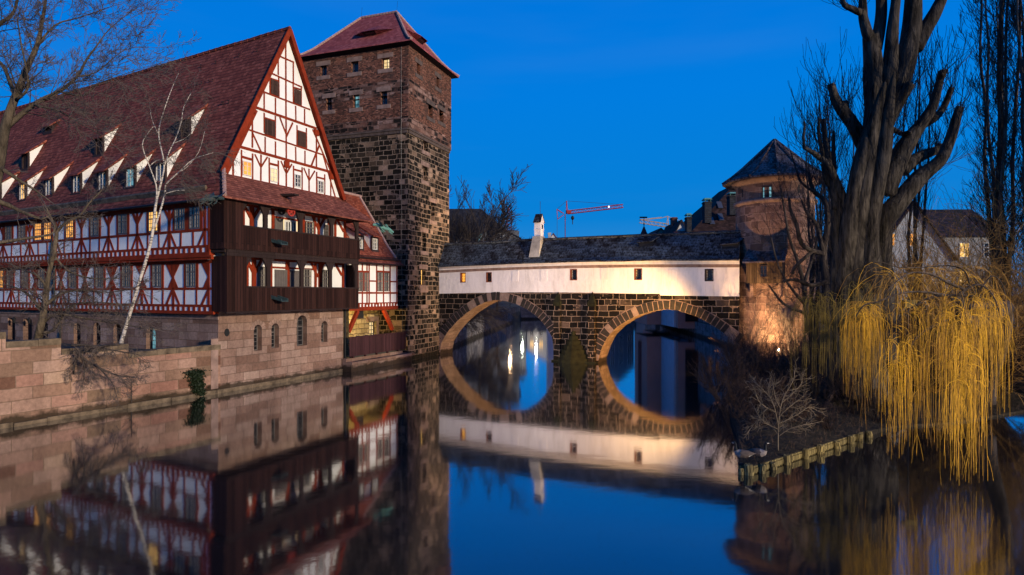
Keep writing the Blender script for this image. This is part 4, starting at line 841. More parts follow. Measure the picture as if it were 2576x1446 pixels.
for A, nm in ((A1, 0), (A2, 1)):
    ring_ = MB(); sub = along(A, .4); sub = [q for q in sub if 0.05 < q[0].x < BL - .05 and q[0].y > .1]
    for (p, t), (q, t2) in zip(sub, sub[1:]): ring_.hexa([BR.pt(*c, o) for o in (-.05, .012) for c in ((p.x, p.y + .01), (q.x, q.y + .01), (q.x - t2.y * .80, q.y + t2.x * .80), (max(p.x - t.y * .80, -.0), p.y + t.x * .80))], 2)
    pts = along(A, .215); k_ = 0
    i = 2
    while i + 2 < len(pts) - 1:
        (p, t), (q, t2) = pts[i], pts[i + 2]; n1, n2 = V((-t.y, t.x)), V((-t2.y, t2.x)); w_ = .72 + .08 * rnd.random(); e = .085
        p_, q_ = p.lerp(q, e), p.lerp(q, 1 - e)
        if p_.x < BL - .1 and q_.x < BL and min(p.y, q.y) > .1 and p_.x + n1.x * w_ > -.02:
            m_ = 0 if rnd.random() < (.86 if A is A2 or p.x > 8.5 or p.x < 3.5 else .35) else 1
            ring_.prism(BR, [(p_.x + n1.x * .02, p_.y + n1.y * .02), (q_.x + n2.x * .02, q_.y + n2.y * .02), (q_.x + n2.x * w_, q_.y + n2.y * w_), (p_.x + n1.x * w_, p_.y + n1.y * w_)], -.06, .035 + .01 * rnd.random(), m_)
        i += 2
    ring_.build('voussoirs', [M['voussoir_d'], M['voussoir_p'], M['trim']], brg)
# pilasters and cutwater
for a in (12.72, 15.95):
    mb = MB(); w_ = .30
    mb.pbox(BR, a - w_, a + w_, -.6, 5.2, -.1, .42); q = [BR.pt(a - w_, 5.2, 0), BR.pt(a + w_, 5.2, 0), BR.pt(a + w_, 5.2, .42), BR.pt(a - w_, 5.2, .42)]
    t_ = BR.pt(a, 6.15, .03)
    for j in range(4): mb.poly([q[j], q[(j + 1) % 4], t_])
    mb.build('pilaster', M['ashb'], brg)
    mb = MB(); mb.pbox(BR, a - w_ - .02, a + w_ + .02, 4.9, 5.22, 0, .45); mb.poly([BR.pt(a - w_ - .02, 5.22, .45), BR.pt(a + w_ + .02, 5.22, .45), BR.pt(a, 6.17, .04)]); [mb.poly([BR.pt(a + s_ * (w_ + .02), 5.22, 0), BR.pt(a + s_ * (w_ + .02), 5.22, .45), BR.pt(a, 6.17, .04)]) for s_ in (-1, 1)]
    mb.build('pilaster_cap', M['moss'], brg)
mb = MB(); nn = 7; ap = 0; lays = []
for i in range(nn + 1):
    t = i / nn; s_ = 1 - t; lays.append([BR.pt(14.2 - 1.65 * s_, -.4 + 2.75 * t, .1), BR.pt(14.2 - .4 * s_, -.4 + 2.75 * t, .1 + 1.7 * s_), BR.pt(14.2 + .4 * s_, -.4 + 2.75 * t, .1 + 1.7 * s_), BR.pt(14.2 + 1.65 * s_, -.4 + 2.75 * t, .1)])
for A, B in zip(lays, lays[1:]):
    B2 = [p + (q - p) * .0 for p, q in zip(B, A)]; st = [V((p.x * .8 + q.x * .2, p.y * .8 + q.y * .2, q.z)) for p, q in zip(A, B)]
    for j in range(3): mb.quad(A[j], A[j + 1], st[j + 1] + V((0, 0, .34)), st[j] + V((0, 0, .34))); mb.quad(st[j] + V((0, 0, .34)), st[j + 1] + V((0, 0, .34)), B2[j + 1], B2[j])
mb.build('mossy_cutwater', M['moss'], brg)
mb = MB(); mb.pbox(BR, 12.3, 16.4, -.6, .12, 0, .6); mb.build('pier_footing', M['moss'], brg)
# white wall
bwn = [(2.44, 3.07, 7.05, 8.02), (5.32, 5.94, 7.05, 8.0), (13.84, 14.52, 7.16, 8.15), (19.62, 20.31, 7.12, 8.1), (25.36, 26.04, 6.97, 7.95)]
def bow(s): return .20 * math.sin(math.pi * max(0, min(1, s / BL)))
mb = MB(); edges = sorted({0.0, BL} | {x for h in bwn for x in h[:2]} | {1.5, 8, 10, 12, 17, 21.79, 21.81, 23})
holes_by = bwn
for a, b in zip(edges, edges[1:]):
    h = [q for q in bwn if q[0] - 1e-6 <= a and b <= q[1] + 1e-6]
    zt = [8.03 + bow(a), 8.03 + bow(b)]; zb3 = [ztop(a + .001) - .02, ztop(b - .001) - .02]
    if h: h = h[0]; mb.quad(BR.pt(a, zb3[0], .02), BR.pt(b, zb3[1], .02), BR.pt(b, h[2], .02), BR.pt(a, h[2], .02)); mb.quad(BR.pt(a, h[3], .02), BR.pt(b, h[3], .02), BR.pt(b, max(zt[1], h[3]), .02), BR.pt(a, max(zt[0], h[3]), .02))
    else: mb.quad(BR.pt(a, zb3[0], .02), BR.pt(b, zb3[1], .02), BR.pt(b, zt[1], .02), BR.pt(a, zt[0], .02))
    mb.quad(BR.pt(a, ztop(a + .001), 0), BR.pt(b, ztop(b - .001), 0), BR.pt(b, ztop(b - .001), -BD), BR.pt(a, ztop(a + .001), -BD))
for h in bwn:
    for (p, q) in (((h[0], h[2]), (h[1], h[2])), ((h[1], h[2]), (h[1], h[3])), ((h[1], h[3]), (h[0], h[3])), ((h[0], h[3]), (h[0], h[2]))): mb.quad(BR.pt(*p, .02), BR.pt(*q, .02), BR.pt(*q, -.3), BR.pt(*p, -.3))
mb.quad(BR.pt(0, 5.9, -BD), BR.pt(BL, 5.9, -BD), BR.pt(BL, 8.6, -BD), BR.pt(0, 8.6, -BD))
wl_ = mb.build('plastered_wall', M['plaster_b'], brg)
mb = MB(); cb = MB(); NB = 24
for i in range(NB):
    a, b = BL * i / NB, BL * (i + 1) / NB
    for m_, z0, z1, o in ((cb, 8.02, 8.27, .05), (mb, 8.27, 8.52, .07), (mb, 8.52, 8.66, .16)):
        q = [BR.pt(a, z0 + bow(a), -.1), BR.pt(b, z0 + bow(b), -.1), BR.pt(b, z0 + bow(b), o), BR.pt(a, z0 + bow(a), o)]; m_.hexa(q + [BR.pt(a, z1 + bow(a), -.1), BR.pt(b, z1 + bow(b), -.1), BR.pt(b, z1 + bow(b), o), BR.pt(a, z1 + bow(a), o)])
mb.build('white_cornice', M['plaster_b'], brg); cb.build('stone_band', M['trim'], brg)
for i, h in enumerate(bwn):
    fm = MB()
    for a0, a1, z0, z1 in ((h[0], h[0] + .09, h[2], h[3]), (h[1] - .06, h[1], h[2], h[3]), (h[0] + .09, h[1] - .06, h[2], h[2] + .07), (h[0] + .09, h[1] - .06, h[3] - .07, h[3])): fm.pbox(BR, a0, a1, z0, z1, -.25, .03)
    fo = fm.build('window_frame', M['framer'] if i < 4 else M['framed'], brg)
    window(fo, BR, h[0] + .09, h[1] - .06, h[2] + .07, h[3] - .07, -.2, 2 if i < 2 else 3, 4 if i > 1 else 3, 'lito' if i == 0 else 'glass', 'framed', 0 if i < 2 else .12, .04, .03, .03, name='sash')
for a0, a1, z0, z1 in ((8.1, 8.76, 7.12, 8.1), (11.0, 11.63, 7.15, 8.16), (16.68, 17.33, 7.2, 8.17), (22.54, 23.15, 7.03, 7.98)):
    mb = MB(); mb.pbox(BR, a0, a1, z0, z1, 0, .05); mb.build('blind_window', M['plaster_b'], wl_)
# bridge roof
mb = MB(); NR = 42; prof = [(.38, 8.62), (0.0, 8.98), (-.5, 9.85), (-1.15, 10.86)]
def rb(i, k_):
    s_ = -.1 + (BL + .1) * i / NR; o, z = prof[k_]; wv = .07 * mnoise.noise(V((s_ * .25, k_ * .6, 3)))
    return BR.pt(s_, z + bow(s_) * (1 - .5 * k_ / 3) + wv - (.0 if k_ else .02 * mnoise.noise(V((s_ * 1.2, 1, 1)))), o)
for i in range(NR):
    for k_ in range(3): mb.quad(rb(i, k_), rb(i + 1, k_), rb(i + 1, k_ + 1), rb(i, k_ + 1))
    mb.quad(rb(i, 3), rb(i + 1, 3), BR.pt(BL * (i + 1) / NR, 8.7, -BD - .3), BR.pt(BL * i / NR, 8.7, -BD - .3)); mb.quad(rb(i, 0), rb(i + 1, 0), rb(i + 1, 0) - V((0, 0, .09)), rb(i, 0) - V((0, 0, .09)))
    mb.quad(rb(i, 0) - V((0, 0, .09)), rb(i + 1, 0) - V((0, 0, .09)), BR.pt(BL * (i + 1) / NR, 8.72, 0), BR.pt(BL * i / NR, 8.72, 0))
brf = mb.build('mossy_tile_roof', M['roof_bridge'], brg)
mb = MB()
for i in range(NR): mb.tube([rb(i, 3) + V((0, 0, .03)), rb(i + 1, 3) + V((0, 0, .04))], [.13, .11], 6)
mb.build('ridge_tiles', M['roof_bridge'], brf)
mb = MB()
s_ = .8
while s_ < BL: mb.pbox(BR, s_, s_ + .16, 8.58 + bow(s_), 8.68 + bow(s_), .1, .36); s_ += 1.22
mb.build('rafter_ends', M['darkwood'], brf)
# small roof hatches
for u, v in ((1625, 612), (1838, 618)):
    a, z = BR.hit(u, v, -.5); rz2 = lambda q: -(q - 8.98 - bow(a)) / 1.66; mb = MB(); mb.poly([BR.pt(a - .55, z - .22, rz2(z - .22) + .06), BR.pt(a + .45, z - .22, rz2(z - .22) + .06), BR.pt(a + .75, z + .12, rz2(z + .12) + .16), BR.pt(a - .55, z + .08, rz2(z + .08) + .2)]); h_ = mb.build('roof_hatch', M['iron'], brf)
    mb = MB(); o1_, o2_ = rz2(z + .05) + .28, rz2(z + .5) - .02; mb.hexa([BR.pt(a - .75, z + .05, o1_), BR.pt(a + .55, z + .12, o1_), BR.pt(a + 1.0, z + .55, o2_), BR.pt(a - .8, z + .5, o2_), BR.pt(a - .75, z + .12, o1_), BR.pt(a + .55, z + .19, o1_), BR.pt(a + 1.0, z + .62, o2_), BR.pt(a - .8, z + .57, o2_)]); mb.build('hatch_roof', M['roof_bridge'], h_)
# chimney of the bridge house
cf = BR.shift(10.35, -.35)
mb = MB(); mb.hexa([cf.pt(-.56, 9.3, .35), cf.pt(.46, 9.3, .35), cf.pt(.52, 9.3, -1.2), cf.pt(-.5, 9.3, -1.2), cf.pt(-.44, 11.25, -.25), cf.pt(.36, 11.25, -.25), cf.pt(.38, 11.25, -1.1), cf.pt(-.42, 11.25, -1.1)]); ch = mb.build('chimney', M['chim'], brg)
mb = MB(); mb.pbox(cf, -.34, .30, 11.25, 12.55, -1.05, -.38); mb.pbox(cf, -.37, .33, 11.85, 11.92, -1.08, -.35); mb.build('chimney_shaft', M['plaster_b'], ch)
mb = MB(); mb.pbox(cf, .302, .312, 11.95, 12.35, -.85, -.6); mb.build('smoke_opening', M['iron'], ch)
mb = MB(); y0, y1 = -1.2, -.25
mb.quad(cf.pt(-.44, 12.5, y1 + .0), cf.pt(.38, 12.5, y1 + .0), cf.pt(.33, 13.35, -.72), cf.pt(-.38, 13.35, -.72)); mb.quad(cf.pt(-.44, 12.5, y0 - .0), cf.pt(.38, 12.5, y0 - .0), cf.pt(.33, 13.35, -.72), cf.pt(-.38, 13.35, -.72))
mb.build('chimney_roof', M['roof_bridge'], ch); mb = MB(); [mb.poly([cf.pt(x, 12.5, y1), cf.pt(x, 12.5, y0), cf.pt(x, 13.3, -.72)]) for x in (-.34, .298)]; mb.build('chimney_gable', M['plaster_b'], ch)
mb = MB(); mb.rod(cf.pt(.1, 13.3, -.72), cf.pt(.1, 14.5, -.72), .02); mb.build('lightning_rod', M['iron'], ch)
# ------------------------------------------------------------------ ROUND TOWER
RC = V((21.0, 49.6, 0)); RR = 2.92
rt = root('round_tower', RC, 'round sandstone tower with pointed mossy roof and wooden oriel at the bridge end', 'tower')
mb = MB(); mb.lathe(RC, [(RR + .22, -.6), (RR + .1, 3.5), (RR, 6.0), (RR, 12.95)], 40); mb.lathe(RC, [(RR, 13.3), (RR, 14.5)], 40); mb.build('round_wall', M['turret'], rt)
mb = MB(); mb.lathe(RC, [(RR - .05, 12.9), (RR + .18, 13.05), (RR + .18, 13.25), (RR - .02, 13.34)], 40); mb.lathe(RC, [(RR - .05, 14.45), (RR + .14, 14.6), (RR + .32, 14.75), (RR + .32, 14.95), (RR, 14.98)], 40); mb.build('cornice', M['trim'], rt, smooth=True)
def rfr(u, v=600):
    k_ = (u - 1288) / F; dx = V((k_, 1, 0)); b = dx.dot(RC); a = dx.dot(dx); c = RC.length_squared - RR * RR; t = (b - math.sqrt(max(b * b - a * c, 0))) / a
    p = dx * t; n = (p - RC).normalized(); return Fr(p[:2], (-n.y, n.x)), p
fr, p = rfr(1930); zc = H - (485 - V0) / F * p.y; window(rt, fr, -.36, .36, zc - .55, zc + .5, -.02, 2, 3, 'glassb', 'framed', 0, .06, .06, .03)
for u in (1868, 2010):
    fr, p = rfr(u); mb = MB(); mb.pbox(fr, -.06, .06, 13.6, 14.2, -.1, .01); mb.build('arrow_slit', M['iron'], rt)
fr, p = rfr(1940); zc = H - (775 - V0) / F * p.y
fo, p = rfr(1928); Yo = p.y - .9; z0, z1, z2 = H - (712 - V0) / F * Yo, H - (660 - V0) / F * Yo, H - (608 - V0) / F * (Yo + .8)
wo_ = 1.28; mb = MB(); mb.pbox(fo, -wo_, wo_, z0, z1, -1.0, .85); orl = mb.build('wooden_oriel', wood('grey_brown_boards', (.085, .055, .032), .17, .35), rt)
window(orl, fo, -.28, .24, z0 + .45, z0 + 1.35, .86, 2, 3, 'glass', 'framed')
mb = MB(); q = [fo.pt(-wo_ - .22, z1 - .02, 1.1), fo.pt(wo_ + .22, z1 - .02, 1.1), fo.pt(wo_ + .12, z2 - .2, -.9), fo.pt(-wo_ - .12, z2 - .2, -.9)]; mb.hexa(q + [x + V((0, 0, .12)) for x in q]); mb.build('oriel_roof', M['roof_turret'], orl)
mb = MB(); [mb.prism(fo.shift(a, 0), [(-.12, z0 - 1.0), (.12, z0 - 1.0), (.12, z0), (-.12, z0)], -.5, .35) for a in (-1.0, 1.0)]; mb.build('oriel_bracket', M['trim'], orl)
mb = MB(); n_ = 12; mb.lathe(RC, [(RR + 1.05, 14.9), (RR + .3, 15.4), (RR - .5, 16.05), (.06, 18.25)], n_, rot=.2); mb.lathe(RC, [(RR + 1.05, 14.9), (RR + 1.03, 14.78), (RR, 15.0)], n_, rot=.2)
tr2 = mb.build('pointed_roof', M['roof_turret'], rt)
mb = MB()
for q in range(n_):
    t = .2 + 6.28318 * q / n_; P = lambda r, z: RC + V((r * math.cos(t), r * math.sin(t), z)); mb.tube([P(RR + 1.05, 14.95), P(RR + .3, 15.45), P(RR - .5, 16.1), P(.05, 18.3)], [.1] * 4, 5)
mb.build('hip_tiles', M['roof_turret'], tr2)
# ------------------------------------------------------------------ RIVER WALL on the near side
qw = root('river_wall', QU.pt(5, 0), 'long pinkish sandstone river wall stepping up beside the water below the hall', 'wall')
SEG = [(-.15, 5.35, 2.93), (5.35, 8.55, 3.36), (8.55, 10.78, 3.86), (10.78, 11.5, 4.28), (11.5, 34, 3.95)]
mb = MB(); cp = MB()
for a0, a1, zt in SEG:
    mb.pbox(QU, a0, a1, -.8, zt - .30, -.55, 0); x = a0
    while x < a1 - .05:
        l_ = min(rnd.uniform(.9, 1.7), a1 - x); cp.pbox(QU, x + .01, x + l_ - .01, zt - .30, zt + rnd.uniform(-.03, .02), -.60, .04 + rnd.uniform(0, .02)); x += l_
mb.build('masonry', M['quay'], qw); cp.build('coping', M['coping'], qw)
mb = MB(); x = -.1
while x < 34: l_ = rnd.uniform(1.3, 2.6); mb.pbox(QU, x, x + l_ - .02, -.7, rnd.uniform(.14, .24), 0, rnd.uniform(.10, .17)); x += l_
mb.build('footing', M['coping'], qw)
mb = MB(); mb.pbox(QU, .02, .5, .3, 3.3, .0, .03); mb.build('quoin', M['trim'], qw)
# ------------------------------------------------------------------ vegetation helpers
def smooth(pts, rs, sub=3):
    if len(pts) < 3: return pts, rs
    P, R = [], []
    for i in range(len(pts) - 1):
        a, b, c, d = pts[max(i - 1, 0)], pts[i], pts[i + 1], pts[min(i + 2, len(pts) - 1)]
        for q in range(sub):
            t = q / sub; P.append(.5 * ((2 * b) + (c - a) * t + (2 * a - 5 * b + 4 * c - d) * t * t + (3 * b - a - 3 * c + d) * t ** 3)); R.append(rs[i] + (rs[i + 1] - rs[i]) * t)
    return P + [pts[-1]], R + [rs[-1]]
def pixlimb(mb, px, Y, conv, n=7, sub=3, wob=.0, dY=0.0, ms=1.0):
    """limb through measured points (x, y, half width) at distance Y; conv maps them to picture pixels"""
    pts, rs = [], []
    for i, (x, y, r) in enumerate(px):
        u, v, sc_ = conv(x, y); yy = Y + dY * i + rnd.uniform(-.15, .15) * (i > 0); pts.append(at(u, v, yy)); rs.append(max(r * sc_ * yy / F * ms, .012))
    P, R = smooth(pts, rs, sub); mb.tube(P, R, n, wob=wob); return P, R
def rdir(d, ang, rg):
    a = d.orthogonal().normalized(); b = d.cross(a); t = rg.uniform(0, 6.283)
    return (d * math.cos(ang) + (a * math.cos(t) + b * math.sin(t)) * math.sin(ang)).normalized()
def grow(mb, p, d, Ln, r, lev, rg, up=.1, wob=.25, nch=4, ratio=.6, ang=.7, rmin=.006, nseg=4, t0=.2):
    pts = [p.copy()]; d = d.normalized(); ds = [d]
    for i in range(nseg):
        d = (d + V((rg.gauss(0, wob), rg.gauss(0, wob), rg.gauss(0, wob))) * .6 + V((0, 0, up))).normalized(); p = p + d * (Ln / nseg); pts.append(p); ds.append(d)
    mb.tube(pts, [max(r * (1 - .75 * i / nseg), rmin) for i in range(nseg + 1)], 3 if r < .04 else 5, cap=False)
    if lev > 0:
        for k_ in range(nch):
            t = rg.uniform(t0, .98) * nseg; i = min(int(t), nseg - 1); q = pts[i].lerp(pts[i + 1], t - i)
            grow(mb, q, rdir(ds[i], rg.uniform(ang * .6, ang * 1.3), rg), Ln * ratio * rg.uniform(.7, 1.2) * (1.15 - .5 * t / nseg), max(r * .5, rmin), lev - 1, rg, up, wob, nch, ratio, ang, rmin, nseg, t0)
def sprout(mb, P, R, rg, step, Ln, lev, up=.1, spread=.9, t0=.15, bias=V((0, 0, 0)), rr=.3, rmax=.05, **kw):
    n = len(P); d = 0.0; acc = 0
    for i in range(max(1, int(n * t0)), n):
        seg = P[i] - P[i - 1]; acc += seg.length
        while acc > step:
            acc -= step; dr_ = (rdir(seg.normalized(), rg.uniform(.5, 1.2) * spread, rg) + bias).normalized()
            grow(mb, P[i] - seg * rg.random(), dr_, Ln * rg.uniform(.6, 1.25), min(max(R[i] * rr, .008), rmax), lev, rg, up, **kw)
    seg = (P[-1] - P[-2]).normalized(); grow(mb, P[-1], seg, Ln, min(R[-1] * .9, rmax), lev, rg, up, **kw)
def tree(name, loc, label, cat, trunk, crown, mt, mc, group=None):
    r_ = root(name, loc, label, cat, group)
    if trunk.v: trunk.build('trunk', mt, r_, smooth=True, uv=False)
    if crown.v: crown.build('crown', mc, r_, uv=False)
    return r_
zA = lambda x, y: (x * .348, y * .348, .348)                    # upper left enlargement
zB = lambda x, y: (x * .26096, 377.3 + y * .26096, .26096)      # long front enlargement
zC = lambda x, y: (1886.7 + x * .4783, y * .4783, .4783)        # upper right enlargement
zD = lambda x, y: (1886.7 + x * .4349, 628.9 + y * .4349, .4349)  # willow enlargement
zE = lambda x, y: (1698 + x * .2392, 911.9 + y * .2392, .2392)  # geese enlargement
ident = lambda x, y: (x, y, 1)
# ------------------------------------------------------------------ big bare tree entering at the left edge
rg = random.Random(11); t = MB(); c = MB(); Y = 26.5
base_ = at(-62, 880, Y); P, R = pixlimb(t, [(-190, 2530, 70), (-170, 2150, 60), (-125, 1700, 52), (-65, 1420, 46), (-5, 1150, 38), (42, 900, 31), (110, 700, 25), (200, 480, 19), (270, 320, 15), (300, 180, 12), (330, 0, 9), (345, -200, 7)], Y, zA, 9, 3, .12)
limbs = [([(45, 920, 30), (150, 830, 26), (300, 720, 22), (430, 660, 18), (560, 550, 14), (620, 440, 10), (700, 330, 7), (800, 200, 5), (980, 60, 3)], .15), ([(430, 660, 10), (600, 690, 8), (700, 610, 6), (830, 560, 4), (1000, 500, 3)], -.2),
         ([(270, 330, 12), (400, 180, 9), (560, 130, 7), (740, 70, 4)], .2), ([(110, 700, 20), (60, 560, 17), (20, 470, 15), (-60, 380, 12), (-120, 200, 8)], .2), ([(-80, 260, 22), (0, 170, 20), (70, 120, 16), (110, 60, 12), (140, -60, 8)], -.2),
         ([(120, 720, 18), (200, 640, 12), (190, 500, 9), (150, 300, 7), (120, 100, 5)], -.3), ([(560, 550, 8), (700, 520, 6), (900, 360, 4), (1080, 340, 2)], .3), ([(250, 760, 12), (420, 800, 8), (560, 880, 6), (740, 980, 4)], -.4)]
for px, dy in limbs:
    P1, R1 = pixlimb(t, [(a, b, r * .72) for a, b, r in px], Y, zA, 6, 3, .0, dy); sprout(c, P1, R1, rg, .22, 1.7, 2, .05, nch=6, wob=.3, ratio=.55, ang=.75, rmin=.007, bias=V((.15, 0, .1)))
sprout(c, P[14:], R[14:], rg, .45, 1.9, 2, .06, nch=5, wob=.3, ratio=.55, rmin=.007)
for px, dy in (([(-200, 60, 30), (-60, 150, 26), (30, 190, 22), (110, 240, 18), (200, 300, 15), (300, 360, 12), (400, 430, 8), (480, 490, 5)], .1), ([(-200, 420, 30), (-60, 470, 27), (0, 500, 25), (80, 530, 22), (160, 570, 19), (300, 630, 15), (420, 660, 11), (520, 610, 7), (640, 650, 5), (780, 640, 4)], .1), ([(-150, 920, 22), (0, 890, 19), (120, 872, 16), (250, 850, 14), (400, 830, 11), (500, 805, 9), (530, 760, 7), (520, 720, 6)], .05)):
    P1, R1 = pixlimb(t, px, Y, zB, 6, 3, .05, dy); sprout(c, P1, R1, rg, .5, .9, 2, .02, nch=4, wob=.35, ratio=.55, rmin=.006)
tree('bare_tree', base_, 'large bare tree whose limbs enter at the left edge in front of the hall roof', 'tree', t, c, M['barkb'], M['twig'])
# tree on the terrace behind the river wall
rg = random.Random(5); t = MB(); c = MB(); Y = 30.2
P, R = pixlimb(t, [(92, 885, 10), (95, 855, 9.5), (104, 812, 8.5), (114, 760, 7), (120, 700, 5.5), (132, 650, 5), (141, 600, 5), (141, 575, 4), (128, 548, 3), (115, 520, 2)], Y, ident, 8, 3, .08)
for px, dy in (([(141, 585, 4), (165, 560, 3.2), (200, 542, 2.6), (225, 510, 2.2), (256, 478, 1.5)], .1), ([(112, 770, 5), (150, 740, 3.5), (200, 730, 2.5), (280, 735, 1.5), (350, 720, 1)], -.2), ([(105, 815, 5), (140, 790, 3.5), (210, 800, 2.5), (300, 815, 1.5), (400, 830, 1)], -.25), ([(118, 720, 4), (90, 690, 3), (60, 680, 2), (20, 660, 1.4)], .2), ([(110, 790, 5), (70, 740, 3), (30, 720, 2)], .1), ([(135, 640, 3), (170, 680, 2.5), (230, 700, 2), (300, 700, 1)], -.1), ([(100, 835, 5), (135, 830, 3.5), (180, 770, 2.5), (250, 760, 1.5), (330, 770, 1)], -.1)):
    P1, R1 = pixlimb(t, px, Y, ident, 5, 3, 0, dy); sprout(c, P1, R1, rg, .16, 1.0, 2, -.02, nch=5, wob=.35, ratio=.6, ang=.8, rmin=.006, t0=.1)
sprout(c, P, R, rg, .3, 1.1, 2, .02, nch=4, wob=.35, ratio=.6, rmin=.006, t0=.3)
tree('bare_tree', at(92, 885, Y), 'small twisting bare tree with olive brown trunk standing behind the river wall', 'tree', t, c, M['barkb'], M['twig'])
# bush hanging over the wall
rg = random.Random(9); t = MB(); c = MB(); Y = 29.4
for px in ([(300, 866, 3), (250, 872, 3), (200, 890, 3), (187, 925, 2.5), (184, 965, 1.5)], [(190, 880, 4), (215, 905, 3.5), (260, 930, 3), (300, 945, 2), (335, 948, 1.5)], [(205, 895, 3), (212, 920, 2), (210, 955, 1)], [(240, 915, 3), (280, 960, 1.5), (290, 985, 1)], [(180, 868, 4), (220, 868, 3), (280, 880, 2), (340, 890, 1)]):
    P1, R1 = pixlimb(t, px, Y, ident, 4, 3, 0, .25); sprout(c, P1, R1, rg, .15, .75, 2, -.12, nch=5, wob=.35, ratio=.6, rmin=.006, t0=.1)
tree('hanging_bush', at(185, 868, Y), 'bare bush hanging down over the step in the river wall', 'bush', t, c, M['twigd'], M['twig'])
# saplings at the wall foot
rg = random.Random(3); t = MB(); c = MB(); p0 = wat(325, 1024) + QU.n * .2; P = [p0 + V((0, 0, z)) for z in (0, .5, 1, 1.5)]; t.tube(P, [.035, .03, .022, .012], 5)
for q in range(44): z = rg.uniform(.25, 1.5); grow(c, p0 + V((0, 0, z)), V((rg.uniform(-1, 1), rg.uniform(-1, 1), .25)), (1.7 - z) * .4 + .1, .009, 1, rg, .05, nch=3, rmin=.004)
tree('sapling', p0, 'thin leafless sapling growing from the mossy footing of the river wall', 'sapling', t, c, M['twigd'], M['twig'])
# ivy patch
rg = random.Random(4); mb = MB(); a0, z0 = QU.hit(495, 965)
for q in range(2600):
    z = rg.random(); zz = .12 + z * 1.42; wd = .46 if z < .7 else .46 + (z - .7) * 1.3; cx = -.12 + z * .35; a = a0 + cx + rg.gauss(0, wd * .42); th = .32 * math.exp(-((a - a0 - cx) / wd) ** 2 * 1.2)
    p = QU.pt(a, zz + rg.gauss(0, .07), rg.random() * th + .03); s_ = rg.uniform(.035, .075); n1 = V((rg.gauss(0, 1), rg.gauss(0, 1), rg.gauss(0, 1))).normalized(); n2 = rdir(n1, 1.57, rg)
    mb.quad(p - n1 * s_, p - n2 * s_ * .7, p + n1 * s_, p + n2 * s_ * .7)
setp(mb.build('ivy', M['ivy'], uv=False, base=QU.pt(a0, .2)), 'dark clump of ivy clinging to the river wall near the hall corner', 'ivy')
# birch
rg = random.Random(21); t = MB(); c = MB(); Y = 33.2
main = [(302, 885, 6.8), (305, 862, 6.5), (320, 810, 6), (337, 755, 5.8), (353, 700, 5.5), (370, 645, 5.2), (383, 590, 4.8), (391, 520, 4.2), (399, 482, 4), (407, 452, 3.8), (413, 411, 3.3), (400, 348, 2.8), (402, 313, 2.6), (418, 261, 1.9), (435, 216, 1.4), (449, 184, .9)]
P, R = pixlimb(t, [(a, b, r * (.72 if b > 480 else .55)) for a, b, r in main], Y, ident, 8, 3)
L2_ = [([(386, 580, 4), (402, 534, 4), (415, 487, 3.6), (418, 463, 3.2), (452, 431, 2.4), (487, 400, 2), (536, 384, 1)], .1), ([(411, 425, 2.8), (425, 383, 2.5), (442, 348, 2.2), (456, 306, 1.8), (462, 270, 1.4), (480, 235, .8)], .1), ([(393, 500, 3), (393, 466, 3), (376, 418, 2.4), (358, 365, 2), (372, 335, 1.4), (386, 318, .9)], -.1), ([(376, 418, 1.8), (392, 405, 1.6), (412, 400, 1.2)], 0), ([(452, 431, 1.8), (470, 420, 1.4), (500, 382, 1), (515, 330, .8)], .1), ([(415, 487, 2), (440, 480, 1.5), (465, 478, 1)], 0), ([(399, 340, 1.8), (382, 300, 1.3), (378, 275, .8)], 0), ([(437, 360, 1.5), (470, 345, 1.1), (490, 320, .8)], 0)]
for px, dy in L2_:
    P1, R1 = pixlimb(t, [(a, b, r * .6) for a, b, r in px], Y, ident, 6, 3, 0, dy); sprout(c, P1, R1, rg, .22, 1.2, 2, -.16, nch=5, wob=.25, ratio=.7, ang=.6, rmin=.006, t0=.3, rr=.25, rmax=.014)
sprout(c, P[24:], R[24:], rg, .4, 1.3, 1, -.22, nch=5, wob=.2, ratio=.8, rmin=.004, rr=.25, rmax=.016)
tree('birch_tree', at(302, 885, Y), 'slender white-barked birch leaning in front of the long timbered front', 'tree', t, c, M['birch'], M['twig'])
# ------------------------------------------------------------------ island with timber edge
I0, I1, I2 = wat(1857, 1190), wat(1893, 1192), wat(2168, 1102)
isl = [(I0.x, I0.y), (I1.x, I1.y), (I2.x, I2.y), (17.0, 27.6), (20.5, 28.6), (25.8, 31.3), (34, 32.5), (60, 38), (60, 110), (31.5, 132), (29.6, 128), (24.6, 68), (23.5, 52), (17.6, 47.8), (17.0, 44.5), (14.6, 41.0), (12.6, 36.0), (10.4, 29.5), (9.0, 24.6)]
mb = MB(); n = len(isl); h_ = [.28, .28, .26, .10, .08, .10, .9, 1.6, 2, 2, 2, 2, 1.2, .9, .6, .5, .4, .35, .35]
ctr = [(p[0], p[1], h_[i]) for i, p in enumerate(isl)]
inner = [V((13.5, 30, .75)), V((20, 36, 1.6)), V((24, 44, 2.2)), V((40, 70, 2.5))]
vs = [V((x, y, -1.4)) for x, y in isl] + [V(p) for p in ctr]
mb.add(vs, [(i, (i + 1) % n, n + (i + 1) % n, n + i) for i in range(n)])
import mathutils.geometry as mg
N_ = 26; bx = [min(p[0] for p in isl), 34]; GX, GY = 46, 46
fl = [[V((x, y, 0)) for x, y in isl]]
tri = mg.delaunay_2d_cdt([V((x, y)) for x, y in isl] + [V((rnd.uniform(8, 30), rnd.uniform(21, 55))) for _ in range(260)], [], [list(range(n))], 1, 1e-4)
def inside(x, y):
    r_ = False; j = n - 1
    for i in range(n):
        if (isl[i][1] > y) != (isl[j][1] > y) and x < (isl[j][0] - isl[i][0]) * (y - isl[i][1]) / (isl[j][1] - isl[i][1]) + isl[i][0]: r_ = not r_
        j = i
    return r_
